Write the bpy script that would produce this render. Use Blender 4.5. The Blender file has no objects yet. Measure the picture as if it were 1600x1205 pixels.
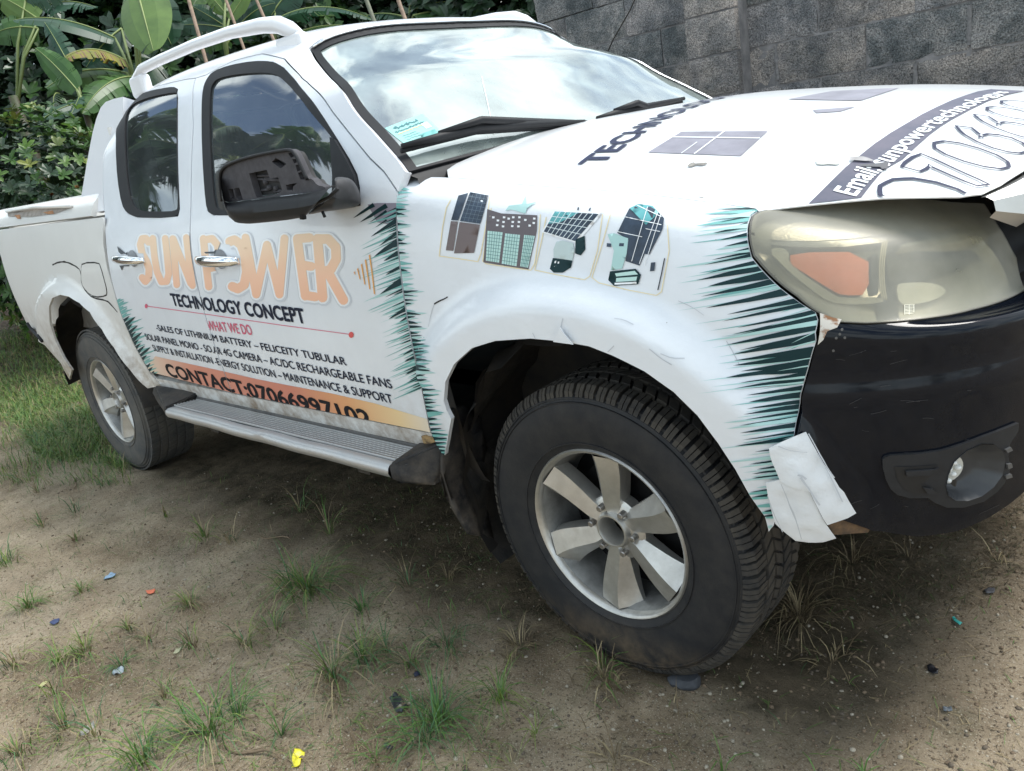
import bpy, bmesh, math, random
import numpy as np
from mathutils import Vector, Matrix, noise
from mathutils.bvhtree import BVHTree
from mathutils.geometry import delaunay_2d_cdt
random.seed(7); rng = np.random.default_rng(7)
scene = bpy.context.scene
COL = scene.collection
R = math.radians
# ------------------------------------------------------------ camera
CP = np.array([1.0081, -2.0781, 1.2977]); YAW, PITCH, ROLL, FPX = (.7844, -.3167, -.1780, 1198.6)
_d = np.array([-math.sin(YAW)*math.cos(PITCH), math.cos(YAW)*math.cos(PITCH), math.sin(PITCH)])
_r0 = np.cross(_d, [0, 0, 1]); _r0 /= np.linalg.norm(_r0); _u0 = np.cross(_r0, _d)
CR = math.cos(ROLL)*_r0 + math.sin(ROLL)*_u0; CU = -math.sin(ROLL)*_r0 + math.cos(ROLL)*_u0; CD = _d
cam_data = bpy.data.cameras.new('camera'); cam = bpy.data.objects.new('camera', cam_data); COL.objects.link(cam)
cam.matrix_world = Matrix(((CR[0], CU[0], -CD[0], CP[0]), (CR[1], CU[1], -CD[1], CP[1]), (CR[2], CU[2], -CD[2], CP[2]), (0, 0, 0, 1)))
cam_data.sensor_width = 36; cam_data.lens = 36*FPX/1600; cam_data.clip_start = .05; cam_data.clip_end = 500
scene.camera = cam
scene.render.resolution_x = 1024; scene.render.resolution_y = 771
# ------------------------------------------------------------ world, sun, exposure
SUN_EL, SUN_AZ = R(58), R(35)          # azimuth from +Y towards +X (behind the truck)
world = bpy.data.worlds.new('World'); scene.world = world; world.use_nodes = True
wn = world.node_tree.nodes; wl = world.node_tree.links; wn.clear()
wo = wn.new('ShaderNodeOutputWorld'); wb = wn.new('ShaderNodeBackground'); wl.new(wb.outputs[0], wo.inputs[0])
sky = wn.new('ShaderNodeTexSky'); sky.sky_type = 'NISHITA'; sky.sun_disc = False
sky.sun_elevation = SUN_EL; sky.sun_rotation = SUN_AZ; sky.air_density = 1.0; sky.dust_density = 1.5
tc = wn.new('ShaderNodeTexCoord'); mp = wn.new('ShaderNodeMapping'); mp.inputs['Scale'].default_value = (1.0, 1.9, 2.3)
mp.inputs['Rotation'].default_value = (0, 0, R(50))
wl.new(tc.outputs['Generated'], mp.inputs[0])
nz = wn.new('ShaderNodeTexNoise'); nz.inputs['Scale'].default_value = 2.1; nz.inputs['Detail'].default_value = 9
nz.inputs['Roughness'].default_value = .56; nz.inputs['Distortion'].default_value = .35; wl.new(mp.outputs[0], nz.inputs[0])
cr = wn.new('ShaderNodeValToRGB'); cr.color_ramp.elements[0].position = .40; cr.color_ramp.elements[1].position = .53
wl.new(nz.outputs[0], cr.inputs[0])
nz2 = wn.new('ShaderNodeTexNoise'); nz2.inputs['Scale'].default_value = 4.2; nz2.inputs['Detail'].default_value = 6; wl.new(mp.outputs[0], nz2.inputs[0])
cr2 = wn.new('ShaderNodeValToRGB'); cr2.color_ramp.elements[0].position = .3; cr2.color_ramp.elements[1].position = .7
cr2.color_ramp.elements[0].color = (6.2, 7.4, 7.9, 1); cr2.color_ramp.elements[1].color = (11.0, 12.0, 12.2, 1)
wl.new(nz2.outputs[0], cr2.inputs[0])
mx = wn.new('ShaderNodeMixRGB'); wl.new(cr.outputs[0], mx.inputs[0]); wl.new(sky.outputs[0], mx.inputs[1]); wl.new(cr2.outputs[0], mx.inputs[2])
wl.new(mx.outputs[0], wb.inputs[0]); wb.inputs[1].default_value = .074
sd = bpy.data.lights.new('sun', 'SUN'); sd.energy = 1.5; sd.angle = R(22); sd.color = (1, .97, .92)
sun = bpy.data.objects.new('sun', sd); COL.objects.link(sun)
sdir = Vector((math.sin(SUN_AZ)*math.cos(SUN_EL), math.cos(SUN_AZ)*math.cos(SUN_EL), math.sin(SUN_EL)))
sun.rotation_euler = sdir.to_track_quat('Z', 'Y').to_euler(); sun.location = (3, 4, 8)
scene.view_settings.view_transform = 'Standard'; scene.view_settings.look = 'None'
scene.view_settings.exposure = 1.24; scene.view_settings.gamma = 1; scene.view_settings.use_curve_mapping = False
scene.render.engine = 'CYCLES'
# ------------------------------------------------------------ helpers
def ray(px):
    v = CD + (px[0]-800)/FPX*CR - (px[1]-602.5)/FPX*CU
    return v
def atp(px, depth): return CP + ray(px)*depth
def hitz(px, z=0.):
    v = ray(px); return CP + v*((z-CP[2])/v[2])
def hity(px, y):
    v = ray(px); return CP + v*((y-CP[1])/v[1])
def hitx(px, x):
    v = ray(px); return CP + v*((x-CP[0])/v[0])
def zm(ox, oy, sc, pts): return [(ox+a/sc, oy+b/sc) for a, b in pts]
def sstep(t): t = min(1., max(0., t)); return t*t*(3-2*t)
def obj(name, me, mats=None, parent=None, kind=None):
    if isinstance(me, bmesh.types.BMesh):
        bm = me; me = bpy.data.meshes.new(name); bm.to_mesh(me); bm.free()
    o = bpy.data.objects.new(name, me); COL.objects.link(o)
    if mats is not None:
        for m in (mats if isinstance(mats, (list, tuple)) else [mats]): me.materials.append(m)
    if parent: o.parent = parent
    if kind: o['kind'] = kind
    return o
def mesh(verts, faces, smooth=False, midx=None):
    me = bpy.data.meshes.new('m'); me.from_pydata([tuple(v) for v in verts], [], faces); me.update()
    if smooth: me.polygons.foreach_set('use_smooth', [True]*len(me.polygons))
    if midx is not None: me.polygons.foreach_set('material_index', midx)
    return me
def smooth_by_angle(me, ang=35):
    me.polygons.foreach_set('use_smooth', [True]*len(me.polygons))
    bm = bmesh.new(); bm.from_mesh(me)
    for e in bm.edges:
        if len(e.link_faces) == 2 and e.calc_face_angle(0) > R(ang): e.smooth = False
    bm.to_mesh(me); bm.free(); return me
def thing(name, label, cat, loc=(0, 0, 0), group=None):
    o = bpy.data.objects.new(name, None); COL.objects.link(o); o.location = loc; o.empty_display_size = .1
    o['label'] = label; o['category'] = cat
    if group: o['group'] = group
    return o
def tag(o, label, cat, group=None):
    o['label'] = label; o['category'] = cat
    if group: o['group'] = group
    return o
def box(lo, hi, bev=0., seg=2):
    bm = bmesh.new(); bmesh.ops.create_cube(bm, size=1)
    for v in bm.verts:
        v.co = Vector([(lo[i]+hi[i])/2 + v.co[i]*(hi[i]-lo[i]) for i in range(3)])
    if bev: bmesh.ops.bevel(bm, geom=bm.edges[:]+bm.verts[:], offset=bev, segments=seg, profile=.5, affect='EDGES')
    me = bpy.data.meshes.new('b'); bm.to_mesh(me); bm.free(); return me
def joinme(mes):
    bm = bmesh.new(); mi = 0
    for m in mes: bm.from_mesh(m)
    me = bpy.data.meshes.new('j'); bm.to_mesh(me); bm.free(); return me
def tube(pts, rad, n=8, caps=True, smooth=True):
    pts = [Vector(p) for p in pts]; k = len(pts)
    rads = rad if isinstance(rad, (list, tuple)) else [rad]*k
    V, F = [], []; up = Vector((0, 0, 1)); prev = None
    for i, p in enumerate(pts):
        t = (pts[min(i+1, k-1)]-pts[max(i-1, 0)]).normalized()
        if prev is None:
            a = t.cross(up); a = a.normalized() if a.length > .05 else t.cross(Vector((1, 0, 0))).normalized()
        else: a = (prev - t*prev.dot(t)).normalized()
        prev = a; b = t.cross(a)
        for j in range(n):
            th = 2*math.pi*j/n; V.append(p + (a*math.cos(th)+b*math.sin(th))*rads[i])
    for i in range(k-1):
        for j in range(n): F.append((i*n+j, i*n+(j+1) % n, (i+1)*n+(j+1) % n, (i+1)*n+j))
    if caps: F.append(tuple(range(n))[::-1]); F.append(tuple((k-1)*n+j for j in range(n)))
    return mesh(V, F, smooth)
# ------------------------------------------------------------ materials
MATS = {}
def mat(name, col=(.5, .5, .5), rough=.5, metal=0., coat=0., spec=.5, var=0., vscale=8, col2=None, bump=0., bscale=40, bdist=.01,
        dirt=None, alpha=None, emis=None, vsharp=(.35, .65), aniso=None):
    if name in MATS: return MATS[name]
    m = bpy.data.materials.new(name); m.use_nodes = True; n = m.node_tree.nodes; l = m.node_tree.links
    p = n['Principled BSDF']; p.inputs['Base Color'].default_value = (*col, 1); p.inputs['Roughness'].default_value = rough
    p.inputs['Metallic'].default_value = metal; p.inputs['Coat Weight'].default_value = coat; p.inputs['Coat Roughness'].default_value = .06
    p.inputs['Specular IOR Level'].default_value = spec
    geo = n.new('ShaderNodeNewGeometry'); last = None
    if var or col2:
        t = n.new('ShaderNodeTexNoise'); t.inputs['Scale'].default_value = vscale; t.inputs['Detail'].default_value = 8; t.inputs['Roughness'].default_value = .62
        l.new(geo.outputs['Position'], t.inputs['Vector'])
        r = n.new('ShaderNodeValToRGB'); r.color_ramp.elements[0].position = vsharp[0]; r.color_ramp.elements[1].position = vsharp[1]
        c2 = col2 or tuple(c*(1-var) for c in col)
        r.color_ramp.elements[0].color = (*c2, 1); r.color_ramp.elements[1].color = (*col, 1)
        l.new(t.outputs[0], r.inputs[0]); last = r.outputs[0]
    if dirt:   # (colour, z0, z1, amount) dirt splashed up from below, broken up by noise
        dc, z0, z1, amt = dirt
        s = n.new('ShaderNodeSeparateXYZ'); l.new(geo.outputs['Position'], s.inputs[0])
        mr = n.new('ShaderNodeMapRange'); mr.inputs[1].default_value = z1; mr.inputs[2].default_value = z0; l.new(s.outputs[2], mr.inputs[0])
        t2 = n.new('ShaderNodeTexNoise'); t2.inputs['Scale'].default_value = 14; t2.inputs['Detail'].default_value = 10; t2.inputs['Roughness'].default_value = .7
        l.new(geo.outputs['Position'], t2.inputs['Vector'])
        mr2 = n.new('ShaderNodeMapRange'); mr2.inputs[1].default_value = .38; mr2.inputs[2].default_value = .68; l.new(t2.outputs[0], mr2.inputs[0])
        mu = n.new('ShaderNodeMath'); mu.operation = 'MULTIPLY'; l.new(mr.outputs[0], mu.inputs[0]); l.new(mr2.outputs[0], mu.inputs[1])
        mu2 = n.new('ShaderNodeMath'); mu2.operation = 'MULTIPLY'; l.new(mu.outputs[0], mu2.inputs[0]); mu2.inputs[1].default_value = amt
        mu2.use_clamp = True
        mxx = n.new('ShaderNodeMixRGB'); l.new(mu2.outputs[0], mxx.inputs[0]); mxx.inputs[2].default_value = (*dc, 1)
        if last: l.new(last, mxx.inputs[1])
        else: mxx.inputs[1].default_value = (*col, 1)
        last = mxx.outputs[0]
    if last: l.new(last, p.inputs['Base Color'])
    if bump:
        t3 = n.new('ShaderNodeTexNoise'); t3.inputs['Scale'].default_value = bscale; t3.inputs['Detail'].default_value = 6
        l.new(geo.outputs['Position'], t3.inputs['Vector'])
        b = n.new('ShaderNodeBump'); b.inputs['Strength'].default_value = bump; b.inputs['Distance'].default_value = bdist
        l.new(t3.outputs[0], b.inputs['Height']); l.new(b.outputs[0], p.inputs['Normal'])
    if alpha is not None: p.inputs['Alpha'].default_value = alpha
    if emis: p.inputs['Emission Color'].default_value = (*emis[0], 1); p.inputs['Emission Strength'].default_value = emis[1]
    MATS[name] = m; return m
def glass(name, tint, refl=.3, rough=.02, haze=(.5, .5, .5), hazeamt=.1, wave=0.):
    m = bpy.data.materials.new(name); m.use_nodes = True; n = m.node_tree.nodes; l = m.node_tree.links; n.clear()
    out = n.new('ShaderNodeOutputMaterial'); tr = n.new('ShaderNodeBsdfTransparent'); tr.inputs[0].default_value = (*tint, 1)
    gl = n.new('ShaderNodeBsdfGlossy'); gl.inputs['Roughness'].default_value = rough
    df = n.new('ShaderNodeBsdfDiffuse'); df.inputs[0].default_value = (*haze, 1)
    geo = n.new('ShaderNodeNewGeometry')
    t = n.new('ShaderNodeTexNoise'); t.inputs['Scale'].default_value = 5; t.inputs['Detail'].default_value = 9; l.new(geo.outputs['Position'], t.inputs[0])
    mr = n.new('ShaderNodeMapRange'); mr.inputs[1].default_value = .35; mr.inputs[2].default_value = .7; mr.inputs[3].default_value = hazeamt*.5; mr.inputs[4].default_value = hazeamt*1.3
    l.new(t.outputs[0], mr.inputs[0])
    m1 = n.new('ShaderNodeMixShader'); l.new(mr.outputs[0], m1.inputs[0]); l.new(tr.outputs[0], m1.inputs[1]); l.new(df.outputs[0], m1.inputs[2])
    fr = n.new('ShaderNodeFresnel'); fr.inputs[0].default_value = 1.5
    mr2 = n.new('ShaderNodeMapRange'); mr2.inputs[3].default_value = refl; mr2.inputs[4].default_value = 1.; l.new(fr.outputs[0], mr2.inputs[0])
    m2 = n.new('ShaderNodeMixShader'); l.new(mr2.outputs[0], m2.inputs[0]); l.new(m1.outputs[0], m2.inputs[1]); l.new(gl.outputs[0], m2.inputs[2])
    if wave:
        t3 = n.new('ShaderNodeTexNoise'); t3.inputs['Scale'].default_value = 2.5; l.new(geo.outputs['Position'], t3.inputs[0])
        b = n.new('ShaderNodeBump'); b.inputs['Strength'].default_value = wave; b.inputs['Distance'].default_value = .02
        l.new(t3.outputs[0], b.inputs['Height']); l.new(b.outputs[0], gl.inputs['Normal'])
    l.new(m2.outputs[0], out.inputs[0]); MATS[name] = m; return m
DIRTC = (.30, .23, .165)
def mwhite(): return mat('white_paint', (.79, .80, .83), .32, coat=.5, bump=.12, bscale=7, bdist=.006, dirt=(DIRTC, .40, .85, 1.3))
def mcream(): return mat('aged_white_paint', (.76, .755, .73), .36, coat=.4, var=.06, vscale=3, bump=.1, bscale=6, bdist=.006, dirt=(DIRTC, .40, .92, 1.5))
def mwrap(): return mat('white_vinyl_wrap', (.77, .80, .84), .30, coat=.35, var=.06, vscale=5, bump=.5, bscale=11, bdist=.008, dirt=(DIRTC, .42, .72, .8))
def mblackp(): return mat('black_plastic', (.016, .017, .020), .55, spec=.3, var=.3, vscale=30, bump=.15, bscale=300, bdist=.001, dirt=((.16, .13, .10), .3, .7, .8))
def mgloss(): return mat('black_bumper_paint', (.006, .008, .013), .08, coat=0, spec=.24, bump=.08, bscale=5, bdist=.01, var=.2, vscale=60)
def mrubber(): return mat('tyre_rubber', (.014, .015, .018), .6, spec=.35, col2=(.028, .027, .027), vscale=22, vsharp=(.3, .62), bump=.3, bscale=150, bdist=.002, dirt=((.17, .125, .08), .02, .16, 1.0))
def mseal(): return mat('rubber_seal', (.014, .015, .018), .6, spec=.3, var=.2, vscale=40)
def malu(): return mat('wheel_alloy', (.62, .61, .58), .36, metal=.8, var=.15, vscale=25, bump=.05, bscale=60, dirt=((.20, .17, .13), .1, .9, .45))
def mchrome(): return mat('chrome', (.82, .83, .85), .07, metal=1.)
def mdark(): return mat('dark_underbody', (.012, .012, .013), .8, col2=(.04, .032, .024), vscale=9)
# ------------------------------------------------------------ parametric body surfaces
class Surf:
    def __init__(s, fn, ur, vr, nu, nv):
        s.fn = fn; s.ur, s.vr = ur, vr
        us = np.linspace(*ur, nu); vs = np.linspace(*vr, nv); s.us, s.vs = us, vs
        V = [Vector(fn(u, v)) for u in us for v in vs]; F = []
        for i in range(nu-1):
            for j in range(nv-1):
                a = i*nv+j; F.append((a, a+nv, a+nv+1)); F.append((a, a+nv+1, a+1))
        s.V, s.F = V, F; s.bvh = BVHTree.FromPolygons(V, F); s.nv = nv
        s.uv = [(u, v) for u in us for v in vs]
    def ray(s, o, d):
        loc, nrm, idx, dist = s.bvh.ray_cast(Vector(o), Vector(d).normalized())
        if loc is None: return None
        a, b, c = s.F[idx]; A, B, C = s.V[a], s.V[b], s.V[c]
        v0, v1, v2 = B-A, C-A, loc-A
        d00, d01, d11, d20, d21 = v0.dot(v0), v0.dot(v1), v1.dot(v1), v2.dot(v0), v2.dot(v1)
        den = d00*d11-d01*d01
        if abs(den) < 1e-16: w1 = w2 = 0
        else: w1 = (d11*d20-d01*d21)/den; w2 = (d00*d21-d01*d20)/den
        (ua, va), (ub, vb), (uc, vc) = s.uv[a], s.uv[b], s.uv[c]
        return (ua+(ub-ua)*w1+(uc-ua)*w2, va+(vb-va)*w1+(vc-va)*w2)
    def hit(s, px):
        if len(px) == 3: return (px[1], px[2])
        r = s.ray(CP, ray(px))
        if r is None:      # just off the surface: the nearest point of it to the sight line
            if not hasattr(s, 'arr'): s.arr = np.array([tuple(v) for v in s.V])
            d = ray(px); d = d/np.linalg.norm(d); q = s.arr-CP; t = q@d
            r = s.uv[int(np.argmin(((q-t[:, None]*d)**2).sum(1)/np.maximum(t, .1)**2))]
        return r
    def uvs(s, pts):
        out = []
        for p in pts:
            if len(p) == 3: out.append((p[1], p[2]))
            else:
                h = s.hit(p)
                if h is None:
                    print('MISS', p); continue
                out.append(h)
        return out
    def P(s, u, v): return Vector(s.fn(u, v))
    def N(s, u, v, e=2e-3):
        u0, u1 = max(s.ur[0], u-e), min(s.ur[1], u+e); v0, v1 = max(s.vr[0], v-e), min(s.vr[1], v+e)
        n = (s.P(u1, v)-s.P(u0, v)).cross(s.P(u, v1)-s.P(u, v0))
        return n.normalized() if n.length > 1e-12 else Vector((0, -1, 0))
def inpoly(P, poly):
    """even-odd test for an array of points"""
    P = np.asarray(P); x, y = P[:, 0], P[:, 1]; poly = np.asarray(poly); ins = np.zeros(len(P), bool)
    x1, y1 = poly[:, 0], poly[:, 1]; x2, y2 = np.roll(x1, -1), np.roll(y1, -1)
    for a, b, c, d in zip(x1, y1, x2, y2):
        if b == d: continue
        m = ((b > y) != (d > y)) & (x < (c-a)*(y-b)/(d-b)+a); ins ^= m
    return ins
def resample(poly, step, closed=True):
    out = []; n = len(poly)
    for i in range(n if closed else n-1):
        a, b = np.array(poly[i], float), np.array(poly[(i+1) % n], float)
        k = max(1, int(math.ceil(np.linalg.norm(b-a)/step)))
        for j in range(k): out.append(tuple(a+(b-a)*j/k))
    if not closed: out.append(tuple(poly[-1]))
    return out
def chaikin(poly, it=1, closed=True):
    for _ in range(it):
        o = []; n = len(poly)
        rngi = range(n) if closed else range(n-1)
        if not closed: o.append(poly[0])
        for i in rngi:
            a, b = poly[i], poly[(i+1) % n]
            o.append((a[0]*.75+b[0]*.25, a[1]*.75+b[1]*.25)); o.append((a[0]*.25+b[0]*.75, a[1]*.25+b[1]*.75))
        if not closed: o.append(poly[-1])
        poly = o
    return poly
def area(p):
    p = np.asarray(p); x, y = p[:, 0], p[:, 1]; return .5*np.sum(x*np.roll(y, -1)-np.roll(x, -1)*y)
def offset_poly(poly, d):
    """move the outline inwards by d"""
    p = np.asarray(poly, float)
    if area(p) < 0: p = p[::-1]
    e = np.roll(p, -1, 0)-p; L = np.linalg.norm(e, axis=1)+1e-12; nrm = np.stack([-e[:, 1], e[:, 0]], 1)/L[:, None]
    m = nrm+np.roll(nrm, 1, 0); m /= (np.linalg.norm(m, axis=1)[:, None]+1e-9)
    return [tuple(q) for q in p+m*d]
def cdt(adds, subs=(), clips=(), grid=.02, box_=None):
    """triangulate (union of adds) minus subs, inside every clip; interior grid points"""
    polys = list(adds)+list(subs)+list(clips); V, E = [], []
    for p in polys:
        n0 = len(V); V += [Vector((a[0], a[1])) for a in p]; k = len(p); E += [(n0+i, n0+(i+1) % k) for i in range(k)]
    allp = np.array([a[:2] for p in adds for a in p]); lo, hi = allp.min(0), allp.max(0)
    if grid:
        gu, gv = grid if isinstance(grid, (tuple, list)) else (grid, grid)
        xs = np.arange(lo[0]+gu*.5, hi[0], gu); ys = np.arange(lo[1]+gv*.5, hi[1], gv)
        if len(xs) and len(ys):
            G = np.stack(np.meshgrid(xs, ys), -1).reshape(-1, 2)
            ok = np.zeros(len(G), bool)
            for p in adds: ok |= inpoly(G, p)
            for p in subs: ok &= ~inpoly(G, p)
            for p in clips: ok &= inpoly(G, p)
            G = G[ok]
            if len(G):
                B = np.array([tuple(v) for v in V]); keep = []
                sc = np.array([gu, gv])
                for c in range(0, len(G), 2000):
                    g = G[c:c+2000]; dd = (((g[:, None]-B[None])/sc)**2).sum(-1).min(1); keep.append(dd > .09)
                G = G[np.concatenate(keep)]; V += [Vector(tuple(g)) for g in G]
    vo, eo, fo, _, _, _ = delaunay_2d_cdt(V, E, [], 0, 1e-6)
    vo = np.array([tuple(v) for v in vo]); fo = np.array([f for f in fo if len(f) == 3])
    if len(fo) == 0: return vo, []
    c = vo[fo].mean(1); ok = np.zeros(len(c), bool)
    for p in adds: ok |= inpoly(c, p)
    for p in subs: ok &= ~inpoly(c, p)
    for p in clips: ok &= inpoly(c, p)
    return vo, [tuple(int(i) for i in f) for f in fo[ok]]
def panel(name, surf, poly, holes=(), grid=(.03, .03), step=.02, thick=.012, gap=.0025, off=0., mats=None, parent=None, mirror=False, uvpoly=False, smoothang=None, offfn=None):
    """a sheet-metal panel: uv outline on a body surface, edges turned in"""
    u = poly if uvpoly else surf.uvs(poly)
    u = resample(u, step)
    if gap: u = offset_poly(u, gap)
    hs = [resample(h if uvpoly else surf.uvs(h), step) for h in holes]
    vo, fo = cdt([u], hs, grid=grid)
    used = sorted({i for f in fo for i in f}); mp_ = {i: k for k, i in enumerate(used)}
    P, Nn = [], []
    for i in used:
        a, b = vo[i]; a = min(max(a, surf.ur[0]), surf.ur[1]); b = min(max(b, surf.vr[0]), surf.vr[1])
        n = surf.N(a, b); q = surf.P(a, b)+n*(off+(offfn(a, b) if offfn else 0)); P.append(q); Nn.append(n)
    F = [tuple(mp_[i] for i in f) for f in fo]
    # orientation
    fl = 0
    for f in F[:50]:
        n = (P[f[1]]-P[f[0]]).cross(P[f[2]]-P[f[0]]); fl += 1 if n.dot(Nn[f[0]]) > 0 else -1
    if fl < 0: F = [f[::-1] for f in F]
    ec = {}
    for f in F:
        for i in range(3):
            a, b = f[i], f[(i+1) % 3]; ec[(a, b)] = 1
    bd = [(a, b) for (a, b) in ec if (b, a) not in ec]
    V = list(P); nf = len(F)
    if thick:
        dup, low, r = {}, {}, {}
        for a, b in bd:
            for i in (a, b):
                if i not in dup:
                    dup[i] = len(V); V.append(P[i]-Nn[i]*.0015); low[i] = len(V); V.append(P[i]-Nn[i]*thick)
        for a, b in bd:
            F.append((a, dup[a], dup[b])); F.append((a, dup[b], b))
            F.append((dup[a], low[a], low[b])); F.append((dup[a], low[b], dup[b]))
    if mirror:
        k = len(V); V += [Vector((q[0], -q[1], q[2])) for q in V]; F += [tuple(i+k for i in f[::-1]) for f in F]
        nf = None
    me = mesh(V, F, False)
    if mirror: bm = bmesh.new(); bm.from_mesh(me); bmesh.ops.remove_doubles(bm, verts=bm.verts, dist=1e-4); bm.to_mesh(me); bm.free()
    smooth_by_angle(me, smoothang or 38)
    o = obj(name, me, mats, parent); o['_uv'] = 0
    del o['_uv']
    return o
def tri_up(V, F, N):
    s = 0
    for f in F[:80]: s += 1 if (V[f[1]]-V[f[0]]).cross(V[f[2]]-V[f[0]]).dot(N[f[0]]) > 0 else -1
    return F if s >= 0 else [f[::-1] for f in F]
def decal(name, surf, adds, subs=(), clips=(), grid=None, off=.0012, mats=None, parent=None, px=True, jit=0.):
    """flat print on a body surface; outlines in photo pixels (px) or in surface uv"""
    st_ = 5 if px else .012
    if area(adds[0])*0 == 0:
        adds, subs = [resample(a, st_) for a in adds if len(a) > 2], [resample(a, st_) for a in subs]
    vo, fo = cdt(adds, subs, clips, grid=grid or ((12, 12) if px else (.03, .03)))
    if not fo: return None
    used = sorted({i for f in fo for i in f}); mp_ = {}; P, Nn = [], []
    for i in used:
        h = surf.hit(vo[i]) if px else tuple(vo[i])
        if h is None: continue
        n = surf.N(*h); mp_[i] = len(P); P.append(surf.P(*h)+n*off); Nn.append(n)
    F = [tuple(mp_[i] for i in f) for f in fo if all(i in mp_ for i in f)]
    if not F: return None
    F = tri_up(P, F, Nn)
    me = mesh(P, F, True); return obj(name, me, mats, parent, kind='stuff' if ('fringe' in name or 'lines' in name or len(adds) > 6) else None)
_fc = {}
def text_polys(s, offset=0., shear=0., spacing=1., res=3):
    """outline loops of a line of text, normalised: cap height 1, start at x=0. returns (loops, width)"""
    cu = bpy.data.curves.new('t', 'FONT'); cu.body = s; cu.size = 1; cu.shear = shear; cu.space_character = spacing
    cu.resolution_u = res; cu.fill_mode = 'NONE'
    o = bpy.data.objects.new('t', cu); COL.objects.link(o)
    dg = bpy.context.evaluated_depsgraph_get(); me = o.evaluated_get(dg).to_mesh()
    V = [v.co.copy() for v in me.vertices]; adj = {}
    for e in me.edges:
        a, b = e.vertices; adj.setdefault(a, []).append(b); adj.setdefault(b, []).append(a)
    seen, loops = set(), []
    for s0 in adj:
        if s0 in seen: continue
        lp = [s0]; seen.add(s0); cur = s0
        while True:
            nx = [k for k in adj[cur] if k not in seen]
            if not nx: break
            cur = nx[0]; seen.add(cur); lp.append(cur)
        if len(lp) > 2: loops.append([(V[i].x, V[i].y) for i in lp])
    bpy.data.objects.remove(o); bpy.data.curves.remove(cu)
    if not loops: return [], 1
    if offset:
        cen = [l[0] for l in loops]; new = []
        for i, l in enumerate(loops):
            depth = sum(1 for j, k in enumerate(loops) if j != i and bool(inpoly([cen[i]], k)[0]))
            new.append(offset_poly(resample(l, .12), -offset if depth % 2 == 0 else min(offset, .03)))
        loops = [[tuple(map(float, q)) for q in l] for l in new]
    A = np.array([p for l in loops for p in l]); x0, x1 = A[:, 0].min(), A[:, 0].max(); hh = .69
    return [[((a-x0)/hh, b/hh) for a, b in l] for l in loops], (x1-x0)/hh
def xor_tri(loops, clips=(), grid=None):
    """triangulate loops with the even-odd rule (letters with counters)"""
    V, E = [], []
    for p in list(loops)+list(clips):
        n0 = len(V); V += [Vector(a) for a in p]; k = len(p); E += [(n0+i, n0+(i+1) % k) for i in range(k)]
    if grid:
        A = np.array([a for l in loops for a in l]); lo, hi = A.min(0), A.max(0)
        G = [(x, y) for x in np.arange(lo[0], hi[0], grid) for y in np.arange(lo[1], hi[1], grid)]
        V += [Vector(g) for g in G]
    vo, eo, fo, _, _, _ = delaunay_2d_cdt(V, E, [], 0, 1e-7)
    vo = np.array([tuple(v) for v in vo]); fo = np.array([f for f in fo if len(f) == 3])
    c = vo[fo].mean(1); ok = np.zeros(len(c), bool)
    for p in loops: ok ^= inpoly(c, p)
    for p in clips: ok &= inpoly(c, p)
    return vo, [tuple(int(i) for i in f) for f in fo[ok]]
def text_decal(name, surf, s, p0, p1, h, mats, parent, offset=0., off=.0016, clips=(), uvh=None, shear=0., map_=None, spacing=1., grid=.03, cut=None):
    """text from baseline start p0 to baseline end p1 (photo pixels or ('u',u,v)), cap height h metres in v"""
    a, b = surf.uvs([p0])[0], surf.uvs([p1])[0]
    loops, w = text_polys(s, offset=offset, shear=shear, spacing=spacing)
    if map_ is None:
        def map_(x, y): return (a[0]+(b[0]-a[0])*x/w, a[1]+(b[1]-a[1])*x/w+y*h)
    L = [[map_(*q) for q in l] for l in loops]
    vo, fo = xor_tri(L, clips=clips, grid=grid)
    used = sorted({i for f in fo for i in f}); mp_ = {}; P, Nn = [], []
    for i in used:
        n = surf.N(*vo[i]); mp_[i] = len(P); P.append(surf.P(*vo[i])+n*off); Nn.append(n)
    F = tri_up(P, [tuple(mp_[i] for i in f) for f in fo], Nn)
    if not F: return None
    return obj(name, mesh(P, F, True), mats, parent)
def stroke(pts, w, n=7):
    """capsules along a polyline (list of polygons to be unioned)"""
    out = []
    for (x0, y0), (x1, y1) in zip(pts[:-1], pts[1:]):
        a = math.atan2(y1-y0, x1-x0); P = []
        for k in range(n+1): t = a+math.pi/2+math.pi*k/n; P.append((x0+w*math.cos(t), y0+w*math.sin(t)))
        for k in range(n+1): t = a-math.pi/2+math.pi*k/n; P.append((x1+w*math.cos(t), y1+w*math.sin(t)))
        out.append(P)
    return out
def catmull(pts, n):
    p = [np.array(q, float) for q in pts]; p = [2*p[0]-p[1]]+p+[2*p[-1]-p[-2]]; out = []
    for i in range(1, len(p)-2):
        for k in range(n):
            t = k/n; a, b, c, d = p[i-1:i+3]
            out.append(.5*((2*b)+(-a+c)*t+(2*a-5*b+4*c-d)*t*t+(-a+3*b-3*c+d)*t**3))
    out.append(p[-2]); return np.array(out)
def arclen(P):
    s = np.concatenate([[0], np.cumsum(np.linalg.norm(np.diff(P, axis=0), axis=1))]); return s
def lerp_tab(x, xs, ys): return float(np.interp(x, xs, ys))
def smooth_tab(xs, ys):
    C = catmull(list(zip(xs, ys)), 12)
    return lambda x: float(np.interp(x, C[:, 0], C[:, 1]))
# lower body profile shared by all panels (half width, height)
LOW = [(.790, .36), (.825, .42), (.857, .53), (.874, .66), (.884, .80), (.886, .92), (.881, 1.02), (.872, 1.10)]
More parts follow.
